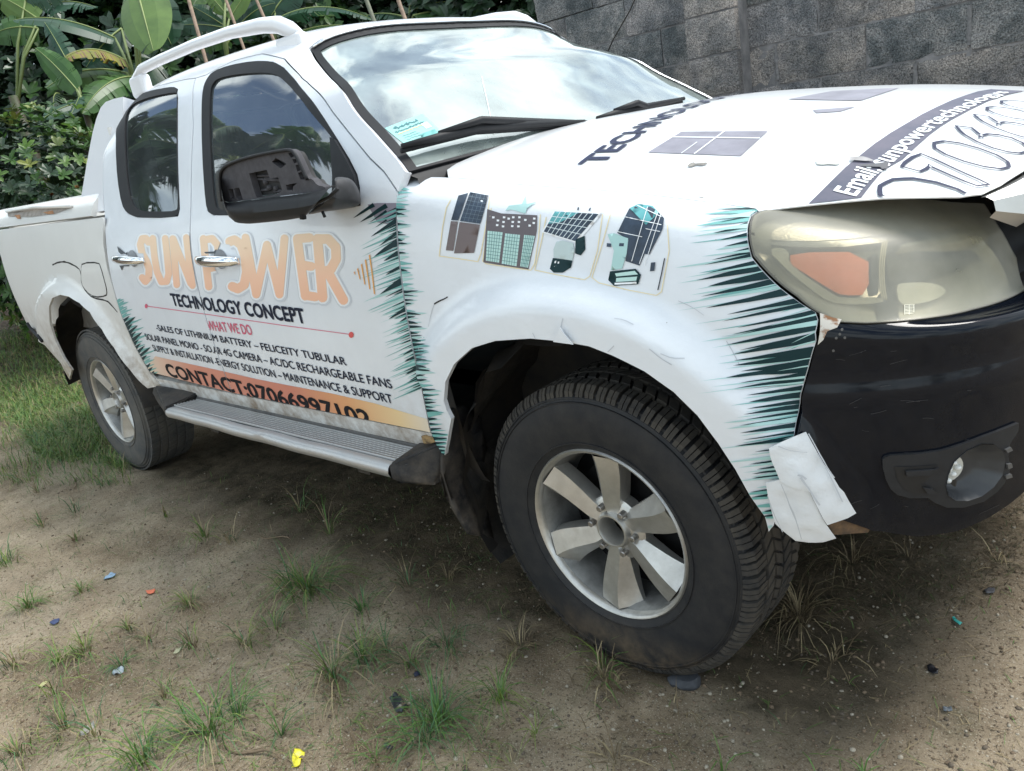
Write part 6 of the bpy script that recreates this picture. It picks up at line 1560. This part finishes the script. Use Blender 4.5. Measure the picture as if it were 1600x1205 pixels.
scrap('rag', G2([(825, 760), (870, 735), (905, 760), (920, 800), (958, 798), (925, 825), (905, 858), (870, 850), (845, 810)]), (.045, .050, .055), 'torn black plastic rag beside the bluish grass clump', 'litter', crump=.02)
scrap('plastic_scrap', G2([(975, 610), (1000, 600), (1018, 612), (1008, 628), (980, 630)]), (.02, .025, .06), 'tiny navy scrap above the torn black rag', 'litter')
scrap('plastic_scrap', G2([(790, 1050), (815, 1038), (850, 1062), (830, 1078), (800, 1070)]), (.07, .075, .10), 'small grey black scrap near the bottom centre', 'litter')
scrap('plastic_scrap', G4([(1135, 262), (1150, 262), (1200, 305), (1185, 318), (1150, 295)]), (.05, .42, .38), 'small teal plastic scrap on the soil right of the tyre', 'litter', var=.1)
scrap('plastic_scrap', G4([(978, 568), (1005, 562), (1052, 585), (1048, 618), (1015, 612), (990, 595)]), (.018, .018, .022), 'glossy black scrap on the sand at lower right', 'litter', rough=.3, crump=.01)
scrap('plastic_scrap', G4([(1078, 818), (1130, 815), (1138, 842), (1085, 848)]), (.12, .14, .16), 'rectangular slate grey chip at lower right', 'litter', var=.1)
scrap('plastic_scrap', G4([(1330, 95), (1360, 80), (1400, 90), (1395, 118), (1350, 120)]), (.10, .10, .11), 'dark grey flake near the right edge', 'litter')
# stone wedge in front of the tyre
bm = bmesh.new(); bmesh.ops.create_icosphere(bm, subdivisions=3, radius=1)
for v in bm.verts:
    k = v.co.copy(); v.co = Vector((k.x*.040, k.y*.026, k.z*.020))*(1+.25*noise.noise(k*1.6))
    v.co.z = max(-.012, min(.014, v.co.z))
st_ = bpy.data.meshes.new('st'); bm.to_mesh(st_); bm.free()
o = obj('stone', smooth_by_angle(st_, 30), mat('slate_stone', (.055, .060, .070), .7, var=.4, vscale=40)); o.location = ground_at((1072, 1068))+Vector((0, 0, .008)); o.rotation_euler = (0, 0, .5); tag(o, 'dark grey stone wedged against the bottom of the front tyre', 'stone')
for px, lb in (((118, 757), 'short dry twig lying left of the rear wheel'), ((395, 1178), 'long dry reed lying at the bottom edge'), ((430, 842), 'pale dead stem on the soil below the side step')):
    g = ground_at(px); a = rg.uniform(-.4, .4); pts = [g+Vector((math.cos(a)*t-.0, math.sin(a)*t+.01*math.sin(t*40), .006+.004*math.sin(t*30))) for t in np.linspace(-.09, .09, 7)]
    o = obj('twig', tube([p-g for p in pts], [.002, .003, .0035, .0035, .003, .0025, .0015], 6), mat('twig_bark', (.22, .16, .10), .85, var=.4, vscale=60)); o.location = g; tag(o, lb, 'twig')
# ============================================================ BLOCK WALL
YW = 2.35
wall = thing('block_wall', 'weathered dark concrete block wall behind the truck', 'wall', (0, YW, 0))
def wallmat(nme, c, c2, sc):
    m = mat('concrete_block_'+nme, c, .95, col2=c2, vscale=sc, vsharp=(.42, .58), bump=1., bscale=75, bdist=.014)
    n = m.node_tree.nodes; l = m.node_tree.links; p = n['Principled BSDF']; src = p.inputs['Base Color'].links[0].from_socket; g = n['Geometry']
    t = n.new('ShaderNodeTexNoise'); t.inputs['Scale'].default_value = 150; t.inputs['Detail'].default_value = 5; t.inputs['Roughness'].default_value = .7; l.new(g.outputs['Position'], t.inputs[0])
    r = n.new('ShaderNodeValToRGB'); r.color_ramp.elements[0].position = .36; r.color_ramp.elements[1].position = .66; r.color_ramp.elements[0].color = (.28, .28, .29, 1); r.color_ramp.elements[1].color = (1.95, 1.9, 1.85, 1); l.new(t.outputs[0], r.inputs[0])
    x = n.new('ShaderNodeMixRGB'); x.blend_type = 'MULTIPLY'; x.inputs[0].default_value = 1; l.new(src, x.inputs[1]); l.new(r.outputs[0], x.inputs[2])
    t2 = n.new('ShaderNodeTexNoise'); t2.inputs['Scale'].default_value = 1.7; t2.inputs['Detail'].default_value = 8; t2.inputs['Roughness'].default_value = .7; l.new(g.outputs['Position'], t2.inputs[0])
    r2 = n.new('ShaderNodeValToRGB'); r2.color_ramp.elements[0].position = .40; r2.color_ramp.elements[1].position = .58; r2.color_ramp.elements[0].color = (.42, .47, .50, 1); r2.color_ramp.elements[1].color = (1, 1, 1, 1); l.new(t2.outputs[0], r2.inputs[0])
    x2 = n.new('ShaderNodeMixRGB'); x2.blend_type = 'MULTIPLY'; x2.inputs[0].default_value = 1; l.new(x.outputs[0], x2.inputs[1]); l.new(r2.outputs[0], x2.inputs[2]); l.new(x2.outputs[0], p.inputs['Base Color'])
    return m
MBL = [wallmat(*a) for a in (('brown', (.30, .275, .255), (.17, .165, .165), 5), ('grey', (.28, .268, .265), (.155, .158, .165), 7), ('dark', (.25, .243, .245), (.13, .138, .146), 6), ('pale', (.32, .295, .275), (.19, .185, .182), 8), ('mossy', (.255, .25, .244), (.135, .145, .148), 9))]
BL, BH = .47, .215
def block_mesh(L, Hh, sd_):
    V, F = [], []; nx, nz = 14, 7
    for i in range(nx+1):
        for j in range(nz+1):
            x, z = i/nx*L, j/nz*Hh; e = min(i, nx-i, j, nz-j)
            y = -.006*(0 if e == 0 else 1)+.011*noise.noise(Vector((x*16+sd_*7, z*16, sd_)))+.006*noise.noise(Vector((x*45, z*45, sd_)))
            ex_ = .004*noise.noise(Vector((x*30, z*30, sd_+4)))
            V.append((x+(ex_ if e == 0 else 0), y, z+(ex_ if e == 0 else 0)))
    for i in range(nx):
        for j in range(nz): a = i*(nz+1)+j; F.append((a, a+nz+1, a+nz+2, a+1))
    n0 = len(V); rim = [i*(nz+1) for i in range(nx+1)]+[nx*(nz+1)+j for j in range(1, nz+1)]+[i*(nz+1)+nz for i in range(nx-1, -1, -1)]+[j for j in range(nz-1, 0, -1)]
    for r in rim: V.append((V[r][0], .05, V[r][2]))
    for k in range(len(rim)): k2 = (k+1) % len(rim); F.append((rim[k], n0+k, n0+k2, rim[k2]))
    me = mesh(V, F); finish_normals(me); return smooth_by_angle(me, 40)
BM = [block_mesh(BL-.008, BH-.008, i+1) for i in range(10)]
for i, m_ in enumerate(BM): m_.materials.append(MBL[i % 5])
rw = random.Random(4)
for c in range(10):
    for k in range(15):
        x = -3.75+k*BL+(BL*.5 if c % 2 else 0)+.0
        if x > 2.6 or (c == 9 and x > -2.9): continue
        o = bpy.data.objects.new('concrete_block', rw.choice(BM)); COL.objects.link(o); o.parent = wall; o.location = (x+.95+rw.uniform(-.004, .004), rw.uniform(-.006, .006), c*BH+rw.uniform(-.002, .002))
core = obj('mortar', box((-2.80, .004, 0), (3.1, .16, 9*BH-.01)), mat('mortar', (.27, .26, .26), .95, col2=(.15, .15, .155), vscale=12, bump=.8, bscale=60, bdist=.008), wall)
# squeezed-out pale mortar on some upright joints
for k in range(26):
    c = rw.randrange(4, 11); kk = rw.randrange(4, 14); x = -2.80+kk*BL+(BL*.5 if c % 2 else 0)-.007
    V, F = [], []; nn = 8
    for j in range(nn+1):
        f = j/nn; w_ = .010+.008*noise.noise(Vector((k*3, f*4, 0)))
        for s_ in (-1, 0, 1): V.append((x+s_*w_+.004*noise.noise(Vector((f*5, k, 1))), -.004-(.008 if s_ == 0 else 0), c*BH+.02+f*(BH-.04)))
    for j in range(nn):
        for q in (0, 1): F.append((j*3+q, j*3+q+1, j*3+q+4, j*3+q+3))
    obj('mortar_joint', mesh(V, F, True), mat('pale_mortar', (.23, .225, .225), .95, var=.4, vscale=50, bump=.6, bscale=90, bdist=.006), wall)
pxa, pxb = hity((1072, 60), YW-.17)[0], hity((1150, 60), YW-.17)[0]
pil = thing('wall_pillar', 'rough square pillar standing proud of the block wall', 'pillar', (pxa, YW-.17, 0))
for c in range(9):
    me = block_mesh(pxb-pxa, BH-.01, 30+c); me.materials.append(MBL[3 if c % 3 else 0]); o = obj('concrete_block', me, None, pil); o.location = (0, 0, c*BH)
obj('mortar', box((.004, .01, 0), (pxb-pxa-.004, .165, 9*BH-.02)), mat('mortar'), pil)
vine = [hity(p, YW-.03) for p in [(996, -10), (985, 15), (972, 38), (958, 62), (950, 80)]]
o = obj('vine', tube([tuple(v) for v in vine], .004, 5), mat('dry_vine', (.03, .026, .022), .9)); tag(o, 'thin dark creeper stem hanging down the block wall', 'vine')
# ============================================================ PLANTS
def leafmat(nme, c, c2, rough=.4): 
    m = mat(nme, c, rough, col2=c2, vscale=4, vsharp=(.35, .65)); return m
LG = [leafmat('leaf_mid_green', (.075, .165, .034), (.036, .085, .024)), leafmat('leaf_dark_green', (.030, .066, .026), (.014, .034, .018)), leafmat('leaf_light_green', (.15, .27, .05), (.07, .13, .035)), leafmat('leaf_yellow_green', (.20, .23, .05), (.11, .15, .04)), leafmat('leaf_orange_red', (.34, .11, .035), (.20, .10, .03))]
def oval(V, F, MI, base, d, nrm, L, w, m, fold=.18):
    s = d.cross(nrm).normalized(); o = len(V)
    V += [base, base+d*L*.35-s*w*.8+nrm*fold*w, base+d*L*.35, base+d*L*.35+s*w*.8+nrm*fold*w, base+d*L*.75-s*w*.85+nrm*fold*w-nrm*.02*L, base+d*L*.75-nrm*.03*L, base+d*L*.75+s*w*.85+nrm*fold*w-nrm*.02*L, base+d*L-nrm*.08*L]
    F += [(o, o+1, o+2), (o, o+2, o+3), (o+1, o+4, o+5, o+2), (o+2, o+5, o+6, o+3), (o+4, o+7, o+5), (o+5, o+7, o+6)]; MI += [m]*6
def shrub(name, label, cat, centre, rad, nwh, leafL, cols, seed, group=None, inner=True, flowers=0):
    r_ = random.Random(seed); t = thing(name, label, cat, (centre[0], centre[1], gheight(centre[0], centre[1])), group); base = t.location; V, F, MI = [], [], []; fl = []
    for k in range(nwh):
        z = r_.uniform(-.9, 1); a = r_.uniform(0, 6.28); q = math.sqrt(max(0, 1-z*z)); d = Vector((q*math.cos(a), q*math.sin(a), z))
        rr_ = (.62+.42*r_.random())*(1+.28*noise.noise(d*2.2+Vector((seed, 0, 0)))); c = Vector((centre[0]+d.x*rad[0]*rr_, centre[1]+d.y*rad[1]*rr_, centre[2]+d.z*rad[2]*rr_))
        if c.z < base.z+.05: continue
        up = (d*.7+Vector((r_.uniform(-.4, .4), r_.uniform(-.4, .4), r_.uniform(.1, .8)))).normalized(); a1 = up.orthogonal().normalized(); a2 = up.cross(a1); nl = r_.randint(5, 8); m = r_.choice(cols) if rr_ > .85 else 1
        for j in range(nl):
            th = 6.283*j/nl+r_.uniform(-.3, .3); out = (a1*math.cos(th)+a2*math.sin(th)); dr = (out*.9+up*r_.uniform(.1, .7)).normalized(); nr = (up-dr*up.dot(dr)).normalized(); L = leafL*r_.uniform(.6, 1.15)
            oval(V, F, MI, c-base, dr, nr, L, L*.24, m)
        if flowers and r_.random() < flowers: fl.append((c-base, up))
    obj('foliage', mesh([tuple(v) for v in V], F, False, MI), LG, t, kind='stuff')
    for c, up in fl[:60]:
        V, F, MI = [], [], []; a1 = up.orthogonal().normalized(); a2 = up.cross(a1)
        for j in range(9):
            th = r_.uniform(0, 6.28); dr = ((a1*math.cos(th)+a2*math.sin(th))*r_.uniform(.2, .9)+up).normalized(); oval(V, F, MI, Vector(), dr, dr.orthogonal().normalized(), leafL*.42, leafL*.10, 0)
        o = obj('flower_cluster', mesh([tuple(v) for v in V], F, False), LG[4], t); o.location = c
    for j in range(7):
        a = j*.9; e = Vector((rad[0]*.5*math.cos(a), rad[1]*.5*math.sin(a), (centre[2]-base.z)*.95)); obj('stem', tube([Vector((.03*math.cos(a), .03*math.sin(a), -.05)), e*.5+Vector((0, 0, .1)), e], [.022, .015, .008], 6), mat('stem_bark', (.10, .08, .055), .9, var=.4, vscale=30), t)
    return t
c1 = atp((28, 215), 6.6); print('shrub', c1)
shrub('ixora_shrub', 'rounded shrub with glossy oval leaves and orange tips behind the truck bed', 'shrub', (c1[0], c1[1], 1.15), (1.05, .75, 1.05), 1500, .085, [0, 0, 1, 2, 0, 3], 3, flowers=.030)
c2 = atp((95, 300), 8.2)
shrub('low_shrub', 'darker low shrub right of the rounded ixora, beside the bed', 'shrub', (c2[0], c2[1], .75), (.8, .7, .75), 700, .085, [1, 0, 1], 5, flowers=.01)
# banana plants
BLM = [leafmat('banana_green', (.075, .175, .040), (.045, .11, .032), .35), leafmat('banana_blue_green', (.038, .105, .055), (.020, .060, .038), .35), leafmat('banana_light', (.15, .25, .060), (.10, .18, .045), .4), leafmat('banana_yellow', (.36, .30, .045), (.15, .19, .045), .5), leafmat('banana_brown', (.22, .13, .06), (.12, .08, .04), .7)]
def transl(m):
    nn = m.node_tree.nodes; ll = m.node_tree.links; p_ = nn['Principled BSDF']; p_.inputs['Subsurface Weight'].default_value = 0
    tr_ = nn.new('ShaderNodeBsdfTranslucent'); src = p_.inputs['Base Color'].links[0].from_socket; ll.new(src, tr_.inputs[0]); mx_ = nn.new('ShaderNodeMixShader'); mx_.inputs[0].default_value = .35
    ll.new(p_.outputs[0], mx_.inputs[1]); ll.new(tr_.outputs[0], mx_.inputs[2]); ll.new(mx_.outputs[0], nn['Material Output'].inputs[0])
for m in BLM[:4]+[LG[2], LG[0]]: transl(m)
rb = random.Random(17)
def banana_leaf(parent, A, B, w, m, sag=.2, tear=.35, up=None, name='leaf', vdrop=.25, m2=None):
    A, B = Vector(A), Vector(B); base = parent.location; L = (B-A).length; d0 = (B-A).normalized(); N_ = 34
    upv = Vector(up) if up is not None else Vector((0, 0, 1)); V, F, MI = [], [], []
    mid = [A.lerp(B, i/N_)+Vector((0, 0, 1))*sag*L*4*(i/N_)*(1-i/N_) for i in range(N_+1)]
    view = (Vector(tuple(CP))-A.lerp(B, .5)).normalized()
    s0 = d0.cross(upv); s0 = s0.normalized() if s0.length > .05 else d0.cross(view).normalized()
    nr0 = s0.cross(d0).normalized()
    for sg in (-1, 1):
        cut = 0; tilt = 0; seg0 = True
        for i in range(N_):
            if rb.random() < tear: seg0 = True; tilt = rb.uniform(-.35, .35)
            f0, f1 = i/N_, (i+1)/N_
            def wid(f): return w*.5*max(0, math.sin(math.pi*min(1, .06+f*.94)**.75))**.55
            g = .12 if seg0 else 0.; o = len(V)
            for f, k in ((f0, 0), (f1, 1)):
                p_ = mid[i+k]; ww = wid(f)
                for q in (0, .5, 1):
                    sh = (g*(f1-f0)*L*q*2.2 if (k == 0 and seg0) else 0)
                    V.append(p_-base+s0*sg*ww*q+nr0*(-vdrop*ww*q*q*(1.2+tilt*2))+d0*sh+Vector((0, 0, -1))*abs(tilt)*ww*.5*q*q+d0*ww*.18*q)
            for q in (0, 1): F.append((o+q, o+q+1, o+3+q+1, o+3+q) if sg > 0 else (o+q, o+3+q, o+3+q+1, o+q+1)); MI.append(m2 if (m2 is not None and rb.random() < .3) else m)
            seg0 = False
    o = obj(name, mesh(V, F, False, MI), BLM, parent)
    obj('midrib', tube([p_-base+nr0*.004 for p_ in mid], [max(.002, w*.028*(1-.85*i/N_)) for i in range(N_+1)], 5), mat('midrib_pale', (.24, .30, .10), .5), o)
    return o
def bananaplant(px, depth, label, leaves, h=1.3, rad=.09):
    b = atp(px, depth); g = (b[0], b[1], gheight(b[0], b[1])); t = thing('banana_plant', label, 'banana plant', g)
    top = Vector((b[0], b[1], b[2])); st = tube([Vector((0, 0, -.1)), Vector((.02, 0, .5*(top.z-g[2]))), Vector((0, .0, top.z-g[2]))], [rad*1.2, rad, rad*.6], 12)
    obj('trunk', st, mat('banana_stem', (.06, .085, .035), .6, col2=(.05, .035, .022), vscale=9, vsharp=(.4, .6)), t)
    for (pa, pb, da, db, w, m, sag, tear, up) in leaves:
        A = atp(pa, depth+da); B = atp(pb, depth+db); wm = 1.35*w/FPX*(depth+(da+db)/2)
        banana_leaf(t, A, B, wm, m, sag, tear, up, m2=4 if m == 3 else None)
        stalk = tube([top-t.location-Vector((0, 0, .15)), (top-t.location)*.5+(Vector(tuple(A))-t.location)*.5+Vector((0, 0, .05)), Vector(tuple(A))-t.location], [.022, .018, .012], 6); obj('leaf_stalk', stalk, mat('stalk_green', (.16, .21, .07), .5), t)
    return t
vw = tuple(-CD)
bananaplant((212, 130), 9.0, 'banana plant with a large upright light green leaf above the cab rear', [
    ((212, -25), (240, 80), 0, -.5, 62, 2, .02, .05, vw), ((228, -12), (268, 70), .3, .3, 50, 1, .02, .2, vw), ((196, 95), (100, 92), -.2, -.7, 46, 3, .16, .6, (.3, .2, 1)), ((188, 112), (72, 138), 0, -.6, 46, 0, .10, .4, (.5, -.3, .8)), ((205, 120), (128, 178), -.3, -.9, 36, 0, .10, .5, (.5, .3, .6)), ((180, 60), (20, 32), .3, -.2, 44, 1, .10, .3, (.3, -.3, .9)), ((190, 45), (135, 105), .5, .2, 46, 1, .05, .5, vw), ((250, 100), (190, 150), .3, 0, 44, 1, .1, .3, vw)])
bananaplant((130, 165), 8.2, 'small banana plant with fanned stalks between the shrub and the cab', [((125, 150), (112, 178), 0, -.3, 14, 1, 0, .2, vw), ((128, 160), (68, 185), 0, -.3, 22, 1, .05, .3, vw), ((120, 140), (55, 75), 0, .1, 30, 0, .05, .3, vw), ((118, 120), (70, 35), .2, .4, 26, 1, .05, .4, vw)], rad=.05)
bananaplant((20, 150), 9.5, 'banana plant at the top left corner with blue green leaves', [((60, 30), (-10, -10), 0, 0, 34, 2, .04, .2, vw), ((60, 45), (-20, 60), 0, 0, 36, 0, .1, .3, vw), ((40, 0), (110, -25), 0, 0, 36, 1, .05, .3, vw), ((60, 20), (150, 12), .3, 0, 40, 1, .1, .3, (.2, -.2, 1))])
bananaplant((352, 90), 9.5, 'banana plant with pale young stalks behind the roof rail', [((352, 20), (318, -20), 0, 0, 18, 2, 0, .2, vw), ((358, 30), (392, -22), 0, 0, 18, 2, 0, .2, vw), ((350, 40), (300, 10), .2, 0, 24, 1, .02, .5, vw), ((355, 45), (280, 40), .2, 0, 26, 1, .05, .5, vw), ((352, 60), (285, 75), .3, .1, 24, 0, .04, .5, vw), ((360, 60), (430, 5), .3, 0, 32, 1, .1, .4, vw), ((352, 5), (344, -40), 0, 0, 16, 0, 0, .2, vw)], rad=.06)
bananaplant((430, 80), 10.5, 'banana plant whose long torn leaf arches over the cab roof', [((425, 36), (585, 32), 0, -.3, 40, 1, .12, .7, (.2, .1, 1)), ((420, 30), (470, -30), 0, 0, 40, 1, .05, .4, vw), ((430, 20), (400, -30), 0, 0, 36, 0, .05, .4, vw), ((470, 50), (600, 55), .3, 0, 34, 0, .08, .5, (.2, .1, 1))])
bananaplant((640, 60), 11.5, 'banana plant behind the roof centre with dark leaves', [((640, 30), (560, 30), 0, 0, 46, 1, .1, .4, (.2, .1, 1)), ((640, 20), (740, 10), 0, 0, 50, 1, .1, .4, (.2, .1, 1)), ((645, 25), (780, 35), -.3, 0, 44, 0, .08, .4, (.2, .1, 1)), ((640, 10), (690, -30), 0, 0, 44, 1, .05, .3, vw)])
# bamboo props
for a, b, r_, lb, dp in (((293, -5), (312, 64), .035, 'leaning dead brown stalk behind the roof rail', 8.8), ((357, 12), (378, 70), .028, 'pinkish cut pole left of the roof rail front foot', 8.8), ((396, -10), (412, 28), .030, 'bamboo pole behind the front foot of the roof rail', 9.0), ((618, -10), (630, 24), .040, 'bamboo pole rising behind the middle of the roof', 9.0), ((570, -5), (582, 28), .045, 'grey green sapling trunk behind the roof, left of the bamboo pole', 9.6)):
    A, B = atp(a, dp), atp(b, dp); D = (B-A)/np.linalg.norm(B-A); G = B+D*(B[2]/max(.2, -D[2])); A2 = A-D*.5
    o = obj('pole', tube([A2-G, (A2-G)*.5+np.array([.01, .01, 0]), G-G], r_*.6, 10), mat('bamboo_'+str(int(a[0])), (.30, .21, .15) if a[0] != 570 else (.16, .17, .12), .7, var=.4, vscale=25)); o.location = G; tag(o, lb, 'pole')
# dense green backdrop of bushes, each a plant of its own
for i, (px, dp, rx, rz, lb) in enumerate([((60, 60), 12.5, 2.0, 2.3, 'dark bush filling the gaps at far top left behind the bananas'), ((260, 60), 12.2, 1.8, 2.4, 'dark bush behind the large upright banana leaf'), ((430, 60), 12.6, 1.7, 2.2, 'dark bush behind the roof rail'), ((620, 70), 13.5, 1.6, 2.0, 'dark bush behind the roof centre'), ((770, 50), 12.0, 1.4, 2.3, 'dark bush at the end of the block wall')]):
    c = atp(px, dp); shrub('background_bush', lb, 'bush', (c[0], c[1], 2.3), (rx*1.15, 1.2, rz*1.35), 2300, .25, [1, 1, 0], 30+i, 'dark bushes along the garden edge')
# coconut palm with slanting leaflets at the top left
def palm(name, label, at, h, nf, fl, seed, lean=(0, 0), start=0.):
    r_ = random.Random(seed); t = thing(name, label, 'palm tree', at)
    pts = [Vector((lean[0]*f*f, lean[1]*f*f, h*f)) for f in np.linspace(0, 1, 9)]
    obj('trunk', tube(pts, [.16-.05*f for f in np.linspace(0, 1, 9)], 12), mat('palm_bark', (.20, .17, .14), .9, var=.5, vscale=14, bump=.6, bscale=30, bdist=.02), t)
    top = pts[-1]
    for k in range(nf):
        az = 6.283*k/nf+r_.uniform(-.2, .2); el = r_.uniform(.1, 1.2); V, F, MI = [], [], []; K = 30; prev = top
        rib = []
        for i in range(K+1):
            f = i/K; e = el-2.0*f**1.5; rib.append(prev.copy()); prev = prev+Vector((math.cos(az)*math.cos(e), math.sin(az)*math.cos(e), math.sin(e)))*(fl/K)
        sd_ = Vector((-math.sin(az), math.cos(az), 0))
        for i in range(3, K):
            f = i/K; dv = (rib[min(i+1, K)]-rib[i-1]).normalized(); LL = fl*.24*math.sin(math.pi*(.12+.85*f))**.6
            for sg in (-1, 1):
                for s2 in (0, .5):
                    p_ = rib[i]+dv*(fl/K)*s2; tip = p_+(sd_*sg*.75+dv*.55+Vector((0, 0, -.45-.3*r_.random())))*LL; o = len(V); wv = dv*.022
                    V += [p_-wv, p_+wv, p_.lerp(tip, .55)+wv*1.1+Vector((0, 0, .03)), tip]; F += [(o, o+1, o+2), (o, o+2, o+3)]; MI += [0, 0]
        fr_ = obj('frond', mesh([tuple(v) for v in V], F, False), LG[1] if k % 3 else LG[0], t, kind=None)
        obj('midrib', tube(rib, [.022*(1-.9*i/K) for i in range(K+1)], 5), mat('midrib_pale'), fr_)
    return t
palm('coconut_palm', 'coconut palm seen only as a reflection in the front door window', (-10.2, -4.2, 0), 4.9, 16, 2.3, 5, (.2, .2))
palm('coconut_palm', 'coconut palm seen only as a reflection in the rear door window', (-13.5, -3.5, 0), 5.4, 18, 2.5, 8, (-.2, .2))
shrub('unseen_tree', 'leafy unseen tree added to darken the reflection in the rear door window', 'tree', (-17.0, -3.9, 3.2), (2.0, 2.6, 3.9), 1500, .26, [1, 0, 1], 60)  # tree out of view, added to darken what the rear door window reflects
c = atp((85, 60), 11.0); palm('coconut_palm', 'young palm whose slanting leaflets show at the top left', (c[0], c[1], .3), 1.9, 12, 1.9, 11)
# ---------------- white house beyond the garden
hp = atp((560, 20), 16.0); hx, hy = hp[0], hp[1]
hs = thing('house', 'white walled house with grey sheet roof beyond the banana plants', 'house', (hx, hy, .3))
hw_ = mat('house_white', (.72, .72, .70), .85, var=.08, vscale=3)
dx = 3.2
obj('wall', box((-dx, -.15, 0), (dx, .15, 3.6)), hw_, hs); obj('side_wall', box((dx-.3, .15, 0), (dx, 5, 3.6)), hw_, hs)
bmr = box((-dx-.4, -.7, 3.6), (dx+.4, 5.2, 3.68)); obj('roof', bmr, mat('roof_sheet', (.42, .44, .46), .5, metal=.3, var=.2, vscale=4), hs)
for k in range(26): obj('roof_rib', box((-dx-.4+k*.28, -.72, 3.68), (-dx-.37+k*.28, 5.2, 3.71)), mat('roof_sheet'), hs)
w_ = obj('window', box((-.9, -.18, 1.4), (.3, -.15, 2.5)), mat('house_window', (.04, .05, .06), .15), hs); obj('frame', joinme([box((-.95, -.20, 1.35), (.35, -.17, 1.4)), box((-.95, -.20, 2.5), (.35, -.17, 2.55))]), hw_, w_)
h2 = thing('house', 'white outbuilding glimpsed between the shrub and the banana leaves', 'house', tuple(atp((105, 150), 13.6)*np.array([1, 1, 0])+np.array([0, 0, .3])))
obj('wall', box((-.2, -1.6, 0), (.2, 1.6, 1.9)), hw_, h2); obj('roof', box((-1.4, -1.9, 1.9), (.5, 1.9, 1.98)), mat('roof_sheet'), h2)
